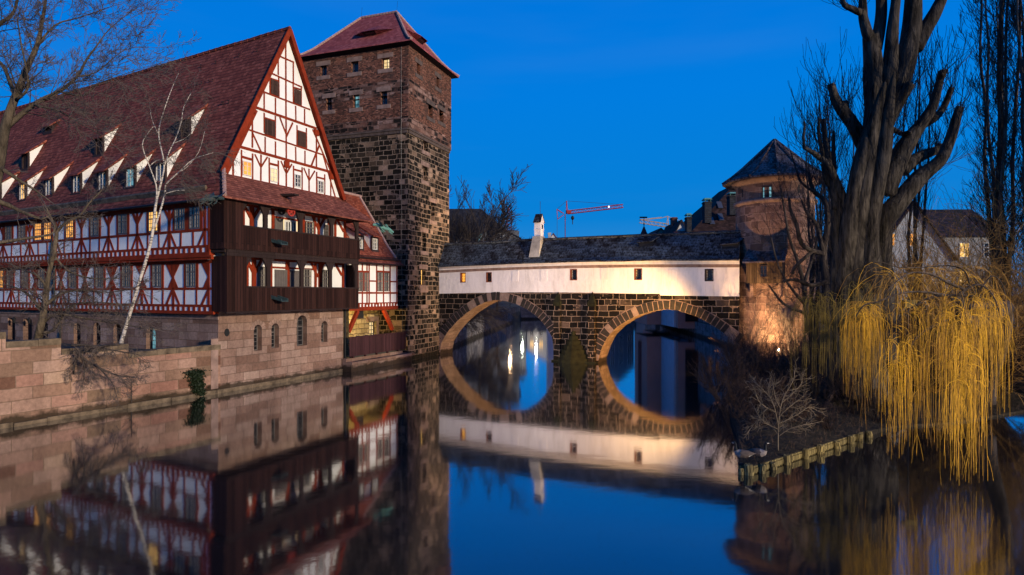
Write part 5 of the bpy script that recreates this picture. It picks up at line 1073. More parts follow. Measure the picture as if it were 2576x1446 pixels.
def dist_edge(x, y):
    b = 99; b_h = .3
    for i in range(n):
        a_, c_ = V(isl[i]), V(isl[(i + 1) % n]); t_ = max(0, min(1, (V((x, y)) - a_).dot(c_ - a_) / (c_ - a_).length_squared)); d_ = (a_ + (c_ - a_) * t_ - V((x, y))).length
        if d_ < b: b = d_; b_h = h_[i] * (1 - t_) + h_[(i + 1) % n] * t_
    return b, b_h
def gz_(x, y):
    d_, hh = dist_edge(x, y)
    if d_ < .02: return hh
    return hh + min(d_, 7) * .16 + .10 * mnoise.noise(V((x * .9, y * .9, 0))) * min(1, d_)
vv = [V((p.x, p.y, gz_(p.x, p.y))) for p in tri[0]]
mb.add(vv, [f for f in tri[2]]); setp(mb.build('island_ground', M['soil'], uv=False), kind='structure')
rv = root('timber_revetment', I0, 'mossy timber edging of stakes and planks along the island shore', 'revetment'); M['stake'] = wood('mossy_stakes', (.15, .115, .05), .09, .5)
def stake(p, r, h_t):
    m_ = MB(); h_t += rnd.uniform(-.05, .06); tl = V((rnd.uniform(-.03, .03), rnd.uniform(-.03, .03), 0)); m_.tube([p + V((0, 0, -.8)), p + V((0, 0, .1)), p + tl + V((0, 0, h_t - .03)), p + tl + V((0, 0, h_t))], [r * 1.05, r, r * .95, r * .8], 9, wob=.25); m_.build('stake', M['stake'], rv)
for zx, r, ht in ((685, .10, .32), (765, .15, .40), (885, .125, .38), (1000, .12, .36), (1150, .13, .38), (1340, .125, .38), (1495, .13, .36), (1670, .13, .36), (1815, .14, .34), (1910, .12, .32), (2010, .12, .30)):
    u = 1698 + zx * .2392
    if zx < 800: q = I0.lerp(I1, max(.0, min(1, (u - 1857) / 36))); q = q + V((0, -.1, 0))
    else:
        k_ = (u - 1288) / F; d_ = I2 - I1; t_ = (I1.y * k_ - I1.x) / (d_.x - d_.y * k_); q = I1 + d_ * t_ + V((.06, -.12, 0))
    stake(q, r, ht - .07)
for a, b in ((I0, I1), (I1, I2)):
    f_ = Fr(a[:2], (b - a)[:2]); l_ = (b - a).length
    for z0, z1, o in ((-.5, .03, .0), (.045, .19, .03), (.205, .26, .01)):
        x = 0
        while x < l_ - .05: w_ = min(rnd.uniform(1.4, 2.4), l_ - x); m_ = MB(); m_.pbox(f_, x + .01, x + w_ - .01, z0, z1, -.06, o + .03); m_.build('plank', M['stake'], rv); x += w_
# geese
M['g_brown'] = plain('brown_feathers', (.085, .06, .048), .35, 14, .8); M['g_black'] = plain('black_feathers', (.008, .008, .009), .2, 8, .6); M['g_white'] = plain('white_feathers', (.42, .38, .34), .1, 8, .8); M['g_breast'] = plain('pale_breast_feathers', (.21, .165, .14), .2, 12, .8)
def goose(p, ang, turn, lab):
    r_ = root('goose', p, lab, 'goose', 'geese on the island tip'); d = V((math.cos(ang), math.sin(ang), 0)); s_ = V((-d.y, d.x, 0)); U = V((0, 0, 1)); hd = (d * math.cos(turn) + s_ * math.sin(turn))
    sec = [(-.40, .33, .012, .006), (-.34, .335, .05, .02), (-.26, .335, .085, .055), (-.16, .325, .125, .11), (-.03, .31, .15, .14), (.10, .315, .145, .145), (.19, .35, .11, .12), (.235, .42, .065, .075), (.245, .50, .043, .045), (.245, .58, .036, .038), (.25, .635, .036, .037)]
    pts = [d * x + U * z for x, z, _, _ in sec]; wd = [(w_, h2) for *_, w_, h2 in sec]; top = pts[-1]
    pts += [top + hd * .03 + U * .035, top + hd * .075 + U * .04, top + hd * .115 + U * .028, top + hd * .135 + U * .022, top + hd * .19 + U * .012]; wd += [(.044, .042), (.042, .04), (.028, .026), (.018, .016), (.008, .005)]
    m_ = MB(); N = 12; k_ = len(pts); vs = []
    for i in range(k_):
        tg = (pts[min(i + 1, k_ - 1)] - pts[max(i - 1, 0)]).normalized(); sd_ = U.cross(tg); sd_ = s_ if sd_.length < .2 else sd_.normalized(); nn_ = tg.cross(sd_)
        for j in range(N): th = 6.28318 * j / N; vs.append(p + pts[i] + sd_ * wd[i][0] * math.cos(th) + nn_ * wd[i][1] * math.sin(th))
    for i in range(k_ - 1):
        for j in range(N):
            th = (j + .5) / N * 6.28318; low = math.sin(th) < (-.35 if i <= 2 else -.8)
            if i >= 7: mt_ = 1
            elif i >= 5: mt_ = 3
            elif i <= 2: mt_ = 2 if low else (1 if i == 0 else 0)
            else: mt_ = (2 if i == 3 else 3) if low else 0
            if i in (11, 12) and math.sin(th) < -.1: mt_ = 2
            m_.add([vs[i * N + j], vs[i * N + (j + 1) % N], vs[(i + 1) * N + (j + 1) % N], vs[(i + 1) * N + j]], ((0, 1, 2, 3),), mt_)
    m_.build('body', [M['g_brown'], M['g_black'], M['g_white'], M['g_breast']], r_, smooth=True, uv=False)
    for q in (-1, 1):
        w_ = MB(); P = lambda x, z, o: p + d * x + U * z + s_ * q * o
        w_.add([P(.14, .36, .145), P(.05, .43, .125), P(-.12, .43, .105), P(-.30, .385, .06), P(-.42, .35, .02), P(-.25, .33, .105), P(-.05, .29, .158), P(.08, .30, .16), P(-.05, .36, .172)], ((0, 1, 8), (1, 2, 8), (2, 3, 8), (3, 4, 5), (3, 5, 8), (5, 6, 8), (6, 7, 8), (7, 0, 8))); w_.build('wing', M['g_brown'], r_, smooth=True, uv=False)
        l_ = MB(); l_.tube([P(-.02, .22, .06), P(-.03, .11, .06), P(.0, .01, .06)], [.022, .013, .012], 6); l_.add([P(-.03, .0, .06), P(.09, .0, .02), P(.10, .0, .06), P(.09, .0, .10), P(.0, .025, .06)], ((0, 1, 4), (1, 2, 4), (2, 3, 4), (3, 0, 4))); l_.build('leg', M['g_black'], r_, uv=False)
def on_isl(u, v, z=.38):
    p = wat(u, v, z); p.z = gz_(p.x, p.y) if inside(p.x, p.y) else z; return p
goose(on_isl(1870, 1159), math.radians(165), -.4, 'goose on the island tip with white rump, its body pointing at the river')
goose(on_isl(1906, 1155), math.radians(-30), .5, 'goose standing upright on the island tip with pale breast facing the water')
# small bare shrub tree on the island
rg = random.Random(31); t = MB(); c = MB(); Y = 21.9; p0 = on_isl(1957, 1133); Y = p0.y
for px, dy in (([(1085, 925, 11), (1085, 800, 10), (1090, 650, 9), (1110, 480, 8), (1150, 350, 6), (1200, 270, 5), (1250, 170, 4), (1255, 90, 2)], .02), ([(1088, 660, 8), (1050, 480, 7), (1020, 400, 5), (950, 310, 4), (880, 240, 3), (830, 200, 2)], .1), ([(1085, 760, 7), (1030, 690, 5), (920, 600, 4), (850, 630, 3), (790, 700, 2)], .1), ([(1060, 520, 5), (960, 470, 4), (880, 400, 3), (840, 290, 2)], -.1), ([(1095, 640, 6), (1180, 600, 4), (1300, 540, 3), (1400, 470, 2), (1470, 490, 1.5)], .1), ([(1100, 560, 6), (1200, 470, 4), (1290, 400, 3), (1350, 350, 2)], -.1), ([(1130, 420, 5), (1220, 340, 4), (1300, 260, 3), (1340, 200, 2)], .1), ([(1085, 780, 5), (1200, 700, 4), (1330, 660, 3), (1450, 640, 2)], -.1), ([(1110, 480, 4), (1060, 380, 3), (1030, 230, 2)], 0), ([(1050, 480, 4), (980, 300, 2), (990, 220, 1.5)], .1), ([(1085, 700, 5), (960, 640, 3.5), (880, 560, 2.5), (840, 480, 2)], .1)):
    P1, R1 = pixlimb(t, [(a, b, r * .62) for a, b, r in px], Y, zE, 5, 3, 0, dy); sprout(c, P1, R1, rg, .09, .45, 1, .03, nch=4, wob=.3, ratio=.6, rmin=.004, t0=.2, rr=.4, rmax=.008)
tree('bare_shrub', p0, 'small fan-shaped bare tree with pale twigs on the island beside the geese', 'tree', t, c, M['twigl'], M['twigl'])
# undergrowth on the island: tall bare shrubs beside the round tower
def shrub(p, hh, n_, rg, spread, lab, mt='twigd', lev=2, rr=.022, up=.12, nch=4, group='bare shrubs on the island', name='bare_shrub', wob=.25):
    c = MB()
    for q in range(n_):
        a = rg.uniform(0, 6.283); d = V((math.cos(a) * spread, math.sin(a) * spread, 1)); o = V((math.cos(a), math.sin(a), 0)) * rg.uniform(0, .35)
        grow(c, p + o, d, hh * rg.uniform(.65, 1.1), rr, lev, rg, up, wob, nch, .5, .6, .006, 5, .2)
    o = c.build(name, M[mt], uv=False, base=p); return setp(o, lab, 'shrub', group)
rg = random.Random(41)
SH = [(1815, 1010, 2.2, 22, .7, 'low tangled bare shrub at the water beside the right arch'), (1850, 960, 2.8, 22, .6, 'bare shrub leaning over the water below the bridge end'), (1885, 1000, 2.6, 22, .6, 'dense dark shrub on the bank between bridge end and geese'),
      (1945, 985, 2.6, 20, .55, 'dark shrub in front of the round tower foot, nearest the ground lamp'), (2010, 1000, 2.5, 20, .6, 'dark shrub between the ground lamp and the pollarded poplar'), (1900, 930, 4.4, 20, .35, 'tall reddish bare shrub against the lit base of the round tower'), (1985, 935, 4.6, 18, .35, 'tall bare shrub rising in front of the oriel side of the round tower'), (1840, 1050, 1.3, 16, .7, 'short scrubby bush on the bank edge behind the geese'), (1900, 1075, 1.1, 14, .8, 'short dry scrub just behind the two geese'), (2040, 1060, 1.2, 16, .8, 'dry scrub at the foot of the pollarded poplar'), (2090, 1080, .9, 14, .8, 'low dry scrub beside the mossy timber edging'), (2060, 1015, 3.0, 26, .5, 'dense brown scrub directly in front of the pollarded poplar trunk'), (2150, 1040, 2.2, 26, .6, 'brown scrub under the shaded willow curtain at the trunk foot'), (2210, 1050, 1.6, 22, .7, 'low brown scrub on the bank beneath the golden willow shoots'), (1805, 985, 2.0, 40, .75, 'spreading brown brush overhanging the water just right of the right arch'), (1862, 935, 2.4, 46, .75, 'brown brush filling the gap below the foot of the bridge end'), (1925, 955, 2.2, 46, .75, 'brown brush spreading in front of the ground floodlight beam'), (1880, 1040, 1.5, 36, .75, 'short brown brush on the shore behind the pair of geese'), (1975, 1010, 2.2, 40, .75, 'brown brush between the fan-shaped bare tree and the round tower'), (2025, 960, 2.6, 40, .75, 'brown brush at the left edge of the dim willow curtain'), (1935, 1050, 1.6, 22, .7, 'brown scrub behind the fan-shaped bare tree'), (1990, 1075, 1.2, 20, .8, 'low brown scrub beside the fan-shaped bare tree')]
for u, v, hh, n_, sp_, lab in SH:
    p = on_isl(u, v); shrub(p, hh, n_, rg, sp_, lab, 'leafbr' if hh < 3 else 'twigd')
# dry leaf litter / ground plants
mb = MB(); rg = random.Random(8); k_ = 0
while k_ < 4200:
    x, y = rg.uniform(7.5, 26), rg.uniform(20.8, 46)
    if not inside(x, y): continue
    k_ += 1; p = V((x, y, gz_(x, y))); 
    for q in range(2):
        d = V((rg.gauss(0, .5), rg.gauss(0, .5), 1)).normalized(); l_ = rg.uniform(.06, .55) ** 1.2; s_ = V((rg.gauss(0, 1), rg.gauss(0, 1), 0)).normalized() * .008; mb.add([p - s_, p + s_, p + d * l_], ((0, 1, 2),))
setp(mb.build('dry_ground_plants', M['leafbr'], uv=False), 'dry stalks and dead grass covering the island ground', 'undergrowth', kind='stuff')
# ------------------------------------------------------------------ pollarded poplar
rg = random.Random(51); t = MB(); c = MB(); Y = 30.5
TRK = [([(560, 2080, 150), (565, 1900, 128), (570, 1700, 112), (575, 1500, 96), (590, 1300, 84), (615, 1100, 76), (645, 900, 72), (662, 750, 72), (675, 620, 74), (690, 500, 70)], 14, .3, 0),
 ([(480, 2050, 60), (475, 1800, 55), (468, 1500, 46), (465, 1250, 36), (455, 1080, 28), (440, 950, 22), (415, 830, 16), (395, 720, 12), (388, 625, 10)], 8, .15, 0), ([(690, 1900, 80), (690, 1600, 70), (680, 1400, 62), (690, 1200, 62), (740, 1110, 56), (800, 1040, 50), (850, 980, 45), (905, 925, 40), (960, 880, 36), (1010, 830, 30), (1045, 750, 27), (1070, 680, 25), (1088, 610, 22), (1105, 562, 20)], 10, .15, -.05),
 ([(665, 560, 56), (655, 430, 52), (650, 330, 47), (643, 240, 42), (637, 190, 38)], 10, .12, 0), ([(640, 220, 30), (618, 170, 27), (600, 110, 23), (588, 70, 20), (560, 58, 17), (525, 42, 15), (500, 28, 14), (485, -5, 12), (480, -90, 10)], 8, .1, 0), ([(600, 110, 18), (596, 50, 19), (592, -20, 18), (588, -160, 14)], 8, .1, .1), ([(660, 260, 34), (680, 160, 30), (690, 60, 28), (690, -60, 25), (700, -220, 18)], 9, .1, 0),
 ([(700, 520, 50), (725, 420, 42), (740, 300, 36), (748, 180, 31), (758, 80, 26), (768, -20, 23), (775, -200, 16)], 9, .1, -.1), ([(705, 560, 60), (755, 470, 56), (800, 380, 54), (825, 290, 52), (845, 180, 50), (855, 80, 44), (862, -40, 38), (870, -220, 28)], 10, .12, 0), ([(870, 250, 38), (900, 195, 36), (930, 140, 34), (960, 90, 33), (985, 40, 30), (1010, -20, 26), (1040, -150, 20)], 9, .1, .05),
 ([(690, 680, 44), (735, 600, 40), (775, 535, 34), (815, 480, 28), (850, 438, 22)], 8, .15, -.15), ([(700, 1020, 66), (745, 900, 56), (795, 810, 48), (840, 735, 40), (885, 670, 34), (930, 610, 29), (965, 550, 24), (985, 480, 21), (1000, 420, 20), (1012, 378, 20)], 10, .15, -.06), ([(885, 672, 26), (925, 645, 23), (965, 625, 21), (1000, 590, 18), (1028, 545, 16), (1045, 500, 15), (1060, 458, 13)], 7, .1, -.05), ([(1000, 410, 14), (1025, 378, 13), (1035, 370, 12)], 6, .1, 0),
 ([(800, 900, 36), (850, 850, 32), (905, 818, 29), (955, 800, 26), (1000, 780, 22), (990, 765, 15)], 8, .15, .1), ([(612, 790, 42), (575, 710, 36), (540, 650, 32), (505, 605, 29), (475, 565, 26), (450, 525, 24), (435, 480, 21), (423, 440, 19)], 9, .15, -.05), ([(505, 600, 20), (500, 565, 19), (500, 538, 17)], 7, .1, -.1),
 ([(520, 1180, 34), (480, 1030, 28), (440, 930, 22), (410, 865, 18), (370, 830, 15), (325, 798, 12), (285, 775, 11)], 7, .15, -.1), ([(285, 780, 8), (282, 720, 7), (288, 660, 6), (285, 640, 6)], 5, .1, 0), ([(450, 1100, 18), (430, 1000, 15), (395, 930, 12), (380, 800, 10), (360, 700, 8), (365, 620, 6)], 6, .1, 0), ([(445, 960, 14), (440, 800, 10), (440, 690, 7)], 6, .1, .1), ([(690, 640, 16), (790, 700, 12), (830, 695, 9), (845, 700, 7)], 6, .1, -.3)]
TRK += [([(460, 2100, 70), (470, 1850, 60), (490, 1600, 52), (505, 1400, 46), (530, 1150, 40), (560, 950, 36), (600, 780, 36), (640, 640, 34), (655, 500, 24), (655, 430, 5)], 9, .3, -.12), ([(560, 2100, 80), (560, 1850, 62), (555, 1600, 50), (560, 1350, 46), (585, 1100, 44), (620, 850, 40), (650, 650, 36), (690, 500, 20), (712, 430, 4)], 9, .3, -.16), ([(640, 2100, 80), (630, 1850, 62), (620, 1600, 54), (625, 1350, 48), (650, 1100, 44), (690, 850, 40), (715, 650, 38), (735, 520, 30), (750, 430, 16), (760, 380, 4)], 9, .3, -.14)]
allP = []
for px, n_, wb, dy in TRK: allP.append(pixlimb(t, px, Y, zC, n_, 4, wb * 1.3, dy))
for i in (1, 4, 5, 10, 11, 12, 13, 14, 15, 16, 17, 18, 19, 20, 2):
    P1, R1 = allP[i]; sprout(c, P1, R1, rg, .17, 2.0, 1, .34, nch=4, wob=.2, ratio=.6, ang=.5, rmin=.0095, t0=.2, rr=.12, rmax=.018)
for q in range(260):     # water shoots along the trunk
    P1, R1 = allP[0]; i = rg.randrange(6, len(P1)); a = rg.uniform(2.6, 6.6); p = P1[i] + V((math.cos(a) * R1[i], math.sin(a) * R1[i], 0)); grow(c, p, V((math.cos(a), math.sin(a), .9)), rg.uniform(.8, 2.4), .013, 1, rg, .35, .16, 3, .6, .4, .006)
mb = MB()
pop = tree('pollarded_poplar', at(2155, 1000, Y), 'massive pollarded poplar with furrowed trunk and sawn-off limbs on the island', 'tree', t, c, M['barkp'], M['twigd'])
# slimmer dark trees in front of the round tower
def ptree(limbs, Y, seed, loc, lab, step, Ln, lev, up, mt='barkd', mc='twigd', conv=zC, nch=4, spread=.9, ang=.6, rr=.2, rmax=.02, t0=.15, rmin=.006, group=None, name='bare_tree', wob=.2, bias=V((0, 0, 0))):
    rg = random.Random(seed); t = MB(); c = MB()
    for px, dy in limbs:
        P1, R1 = pixlimb(t, px, Y, conv, 6, 3, .12, dy); sprout(c, P1, R1, rg, step, Ln, lev, up, spread=spread, nch=nch, wob=wob, ratio=.58, ang=ang, rmin=rmin, t0=t0, rr=rr, rmax=rmax, bias=bias)
    return tree(name, loc, lab, 'tree', t, c, M[mt], M[mc], group)
ptree([([(400, 1700, 26), (400, 1500, 22), (385, 1330, 18), (410, 1180, 13), (395, 1060, 11), (340, 1010, 11), (315, 950, 9), (310, 900, 6)], 0), ([(395, 1330, 16), (330, 1320, 13), (270, 1280, 11), (245, 1180, 9), (215, 1110, 8), (205, 1040, 6)], -.1), ([(330, 1320, 10), (240, 1400, 8), (220, 1440, 7)], -.1), ([(340, 1010, 8), (270, 960, 6), (240, 880, 4), (215, 800, 3)], .1), ([(385, 1330, 14), (350, 1180, 10), (300, 1120, 7), (270, 1050, 5)], .1), ([(400, 1480, 14), (320, 1500, 11), (240, 1470, 8), (170, 1480, 5)], -.1)], 33.5, 61, at(2078, 960, 33.5), 'crooked dark bare tree standing in front of the round tower', .3, 1.5, 2, .14, nch=4)
ptree([([(300, 1750, 14), (290, 1560, 12), (260, 1400, 9), (210, 1260, 7), (180, 1100, 5), (160, 980, 4)], 0), ([(280, 1500, 9), (330, 1350, 7), (360, 1200, 6), (345, 1050, 4)], .1), ([(290, 1600, 9), (220, 1520, 7), (150, 1400, 5), (110, 1250, 4)], -.1), ([(300, 1650, 8), (180, 1600, 6), (100, 1500, 4)], 0)], 36, 62, at(2035, 970, 36), 'thin many-stemmed bare tree partly covering the oriel of the round tower', .3, 1.5, 2, .12, nch=4)
# tall upright shoots behind the pollard
for u, hh, Y_, lab, sd_ in ((2052, 15.0, 39, 'upright bare poplar rising directly behind the round tower side of the big pollard', 71), (2105, 17.5, 41, 'fine-twigged upright poplar behind the stub limb of the big pollard', 72), (2300, 20.5, 40, 'slim upright poplar seen between the sawn limbs of the big pollard', 73)):
    rg = random.Random(sd_); t = MB(); c = MB(); p = V(((u - 1288) / F * Y_, Y_, 1.6))
    for q in range(4):
        o = V((rg.uniform(-.9, .9), rg.uniform(-.8, .8), 0)); top_ = hh * rg.uniform(.75, 1); P = [p + o * (.25 + .9 * k_ / 7) + V((rg.gauss(0, .12), rg.gauss(0, .12), top_ * k_ / 7)) for k_ in range(8)]; R = [.13 * (1 - .8 * k_ / 7) for k_ in range(8)]; P, R = smooth(P, R); t.tube(P, R, 6); sprout(c, P, R, rg, .32, 2.0, 1, .35, spread=.55, nch=4, wob=.14, ratio=.55, ang=.38, rmin=.007, t0=.2, rr=.25, rmax=.02)
    tree('upright_poplar', p, lab, 'tree', t, c, M['barkd'], M['twigd'], 'upright poplars behind the pollard')
# tall poplars at the right edge
for u, lean, Y_, hh, lab, sd_ in ((2520, -.004, 38, 31, 'tall columnar bare poplar inside the frame at the right edge', 81), (2610, .0, 36, 31, 'tall columnar bare poplar cut off by the right edge', 82)):
    rg = random.Random(sd_); t = MB(); c = MB(); p = V(((u - 1288) / F * Y_, Y_, 1.8))
    for q in range(6):
        a = q * 1.05; o = V((math.cos(a), math.sin(a), 0)) * (rg.uniform(.6, 1.6) if q else 0); top_ = hh * (rg.uniform(.7, .95) if q else 1); P = [p + o * min(1, .1 + 1.3 * k_ / 9) + V((rg.gauss(0, .08), rg.gauss(0, .08), top_ * k_ / 9)) for k_ in range(10)]; r0 = .27 if q == 0 else .15; R = [r0 * (1 - .75 * k_ / 9) for k_ in range(10)]; P, R = smooth(P, R); t.tube(P, R, 8, wob=.1); sprout(c, P, R, rg, .36, 2.4, 2, .24, spread=.8, nch=4, wob=.18, ratio=.5, ang=.5, rmin=.0095, t0=.22, rr=.25, rmax=.03)
    tree('columnar_poplar', p, lab, 'tree', t, c, M['barkt'], M['twigd'], 'columnar poplars at the right edge')
# ------------------------------------------------------------------ weeping willow
rg = random.Random(91); t = MB(); c = MB(); Yw = 21.3
wp = V((22.6, 29.6, .8)); t.tube(*smooth([wp, wp + V((-.1, -.4, 1.5)), wp + V((-.5, -1.6, 3.0)), wp + V((-1.6, -3.2, 4.6)), at(*zD(1270, 330)[:2], 23.2)], [.42, .38, .3, .22, .12]), 10, wob=.15)
bow_ = [[(1290, 270, 9), (1180, 260, 8), (1060, 270, 7), (960, 320, 6), (880, 380, 5), (820, 470, 4)], [(1250, 230, 9), (1150, 190, 8), (1050, 140, 7), (940, 130, 5), (860, 170, 4), (780, 250, 3)], [(1200, 260, 8), (1300, 200, 7), (1380, 230, 6), (1430, 320, 4), (1460, 430, 3)], [(1130, 260, 8), (980, 240, 6), (850, 255, 6), (740, 300, 5), (680, 310, 5), (640, 340, 4), (605, 400, 3)], [(1160, 270, 8), (1200, 340, 7), (1230, 430, 6), (1250, 560, 4), (1255, 680, 3)], [(900, 690, 4), (930, 560, 5), (980, 490, 6), (1060, 440, 7), (1150, 400, 7)], [(1270, 200, 5), (1240, 120, 4), (1150, 90, 4), (1000, 100, 3), (860, 100, 3), (760, 70, 3), (690, 85, 3), (660, 140, 2)], [(1330, 230, 6), (1400, 150, 4), (1460, 200, 3), (1490, 330, 2)]]
def strand(mb, p, d0, Ln, r, rg, seg=11, sway=.03, arc=.16, na=3):
    pts = [p]; d = d0.normalized(); done = 0.0
    for i in range(na + seg):
        if i < na: d = (d + V((rg.gauss(0, .1), rg.gauss(0, .1), -.55))).normalized(); st_ = arc
        else: d = (d * .35 + V((rg.gauss(0, sway), rg.gauss(0, sway), -1))).normalized(); st_ = max(Ln - arc * na * .4, .3) / seg
        p = p + d * st_
        if p.z < .1: break
        pts.append(p)
    if len(pts) > 2:
        mb.tube(pts, [r * (1 - .6 * i / len(pts)) for i in range(len(pts))], 3, cap=False)
        for q in range(rg.choice((0, 0, 1, 2))):
            i = rg.randrange(1, len(pts) - 1); e = pts[i]; dd = rdir((pts[i] - pts[i - 1]).normalized(), .35, rg); tw = [e]
            for w_ in range(4): dd = (dd + V((rg.gauss(0, .05), rg.gauss(0, .05), -.35))).normalized(); e = e + dd * rg.uniform(.12, .3); tw.append(e)
            if e.z > .1: mb.tube(tw, [r * .6, r * .55, r * .5, r * .4, r * .3], 3, cap=False)
for px in bow_: P1, R1 = pixlimb(t, px, Yw, zD, 5, 3, 0, rnd.uniform(-.25, .25))
t.tube(*smooth([wp + V((-1.6, -3.2, 4.6)), at(*zD(1270, 420)[:2], 23.6), at(*zD(1200, 270)[:2], 21.5)], [.35, .25, .14]), 7)
def fall(n_, x0, x1, y0, y1, b0, b1, Ya, Yb, mats_, r=.0072, clump=None, arc=.13, na=3, cw=9):
    for q in range(n_):
        if clump and rg.random() < .9: x = rg.choice(clump) + rg.gauss(0, cw)
        else: x = rg.uniform(x0, x1)
        y = rg.uniform(y0, y1); Y = rg.uniform(Ya, Yb); u, v, _ = zD(x, y); p = at(u, v, Y); u2, v2, _ = zD(x, b0 + (b1 - b0) * rg.random() ** 1.3); Ln = (v2 - v) / F * Y
        if Ln < .3: continue
        a = rg.uniform(0, 6.28); m_ = mats_[0] if rg.random() < .72 else mats_[-1]
        strand(m_, p, V((math.cos(a) * .8, math.sin(a) * .8, rg.uniform(.1, .8))), Ln, r * rg.uniform(.7, 1.25), rg, 9, .035, arc, na)
c2 = MB(); c3 = MB(); CC = (c, c3)
fall(150, 590, 770, 295, 400, 520, 860, 21.6, 22.6, CC, clump=(600, 612, 628, 650, 672, 690, 712)); fall(10, 600, 700, 320, 400, 850, 1000, 21.6, 22.5, (c3, c3))
fall(70, 790, 960, 480, 690, 850, 1230, 19.5, 20.6, CC, clump=(812, 838, 878, 925, 950)); fall(36, 800, 1000, 280, 480, 520, 900, 20.4, 22, (c3, c), clump=(830, 880, 935, 985))
fall(44, 1000, 1130, 260, 470, 560, 1000, 20, 22, (c3, c), clump=(1020, 1075, 1110)); fall(30, 1000, 1110, 450, 640, 800, 1180, 19.8, 21, (c3, c))
fall(115, 1130, 1330, 235, 520, 760, 1180, 19, 21.0, CC, clump=(1150, 1180, 1215, 1250, 1280, 1310)); fall(62, 1160, 1310, 520, 800, 1050, 1360, 18.4, 19.8, CC, clump=(1190, 1225, 1260, 1300))
fall(85, 1330, 1440, 225, 420, 480, 960, 20, 22.2, CC, clump=(1362, 1378, 1402, 1420, 1436)); fall(8, 1400, 1460, 280, 420, 800, 1000, 20, 22, (c, c3))
fall(90, 760, 1440, 90, 230, 190, 420, 21.5, 24.5, (c3, c), .007, None, .35, 4); fall(60, 680, 1400, 70, 150, 130, 300, 22, 25, (c3, c), .007, None, .5, 4)
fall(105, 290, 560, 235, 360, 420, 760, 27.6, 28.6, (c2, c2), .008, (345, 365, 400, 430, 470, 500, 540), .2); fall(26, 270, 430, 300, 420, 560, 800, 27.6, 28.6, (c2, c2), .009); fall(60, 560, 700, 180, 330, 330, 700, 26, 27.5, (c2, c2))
wr = tree('weeping_willow', wp, 'weeping willow with long yellow shoots lit at dusk and hanging to the water', 'tree', t, c, M['barkd'], M['willow']); c2.build('dimmed_shoots', M['willowd'], wr, uv=False); c3.build('brown_shoots', M['willowo'], wr, uv=False)
lamp('willow_street_light', 'SPOT', (9.5, 3.5, 9.5), 13500, (1, .76, .36), at(*zD(1060, 520)[:2], 21.5), .2, 44, .6)
# tangled shrubs behind and right of the willow
rg = random.Random(95)
for x, y, hh, lab, mt in ((24.6, 33.0, 8.0, 'ochre-twigged thicket rising between the willow and the dark-roofed house', 'twigo'), (22.6, 33.6, 6.2, 'ochre-twigged low thicket in front of the white gable wall', 'twigo'), (26.2, 36.5, 10.0, 'ochre-twigged thicket in front of the lit windows of the dark-roofed house', 'twigo'), (27.0, 34.5, 10.5, 'ochre-twigged tangled bush behind the willow, beneath the white gable house', 'twigo'), (30.0, 34.0, 10.5, 'ochre-twigged tangled bush below the columnar poplar', 'twigo'), (32.5, 36, 11.0, 'ochre-twigged tangled bush at the right edge of the view', 'twigo'), (23.6, 35.5, 6.5, 'brown bush between the poplar trunk and the willow', 'leafbr'), (29, 38, 7.0, 'brown bush far behind the willow on the right bank', 'leafbr'), (25.2, 32.8, 4.0, 'dark scrub on the bank under the willow shoots', 'leafbr'), (28.6, 33.2, 3.6, 'dark scrub on the right bank at the water', 'leafbr'), (22, 33.5, 3.4, 'dark scrub behind the left curtain of willow shoots', 'leafbr')):
    shrub(V((x, y, gz_(x, y))), hh, 52, rg, .7, lab, mt, 2, .03, .0, 5, 'tangled bushes on the right bank', 'tangled_bush', .3)
# lamps in the picture
fr, p = rfr(1962); lp = V((18.55, 43.2, .9)); rl = root('ground_floodlight', lp, 'small bright ground floodlight on a post below the round tower', 'lamp')
mb = MB(); mb.rod(lp, lp + V((0, 0, 1.05)), .03); mb.box(lp + V((0, 0, 1.12)), (.26, .16, .2)); mb.build('housing', M['iron'], rl); mb = MB(); mb.lathe(lp + V((0, -.1, 1.12)), [(.045, 0), (.05, .1), (.01, .15)], 8); mb.build('bulb', emit('warm_bulb', (1, .75, .4), 40), rl)
lamp('tower_floodlight', 'SPOT', V((17.9, 42.2, 1.3)), 12000, (1, .60, .27), RC + V((-.4, -2.6, 5.6)), .1, 90, 1.0)
q = at(2462, 884, 33.5); rl = root('path_lamp', q - V((0, 0, 2)), 'tiny lit path lamp glimpsed through the willow shoots', 'lamp'); mb = MB(); mb.rod(q - V((0, 0, 2)), q, .03); mb.build('post', M['iron'], rl); mb = MB(); mb.lathe(q, [(.01, 0), (.03, .03), (.03, .07), (.01, .1)], 8); mb.build('bulb', emit('pale_bulb', (1, .85, .6), 14), rl)
q = at(2287, 766, 31); mb = MB(); mb.box(q, (.62, .3, .34)); nb = mb.build('wooden_box', M['stake'], base=q); mb = MB(); mb.box(q + V((0, 0, .2)), (.72, .4, .05)); mb.build('lid', M['stake'], nb); setp(nb, 'pale wooden nest box among the willow boughs', 'nest box'); mb = MB(); mb.rod(q - V((0, -.1, 4.6)), q - V((0, -.1, .1)), .05); mb.build('post', M['barkd'], nb)
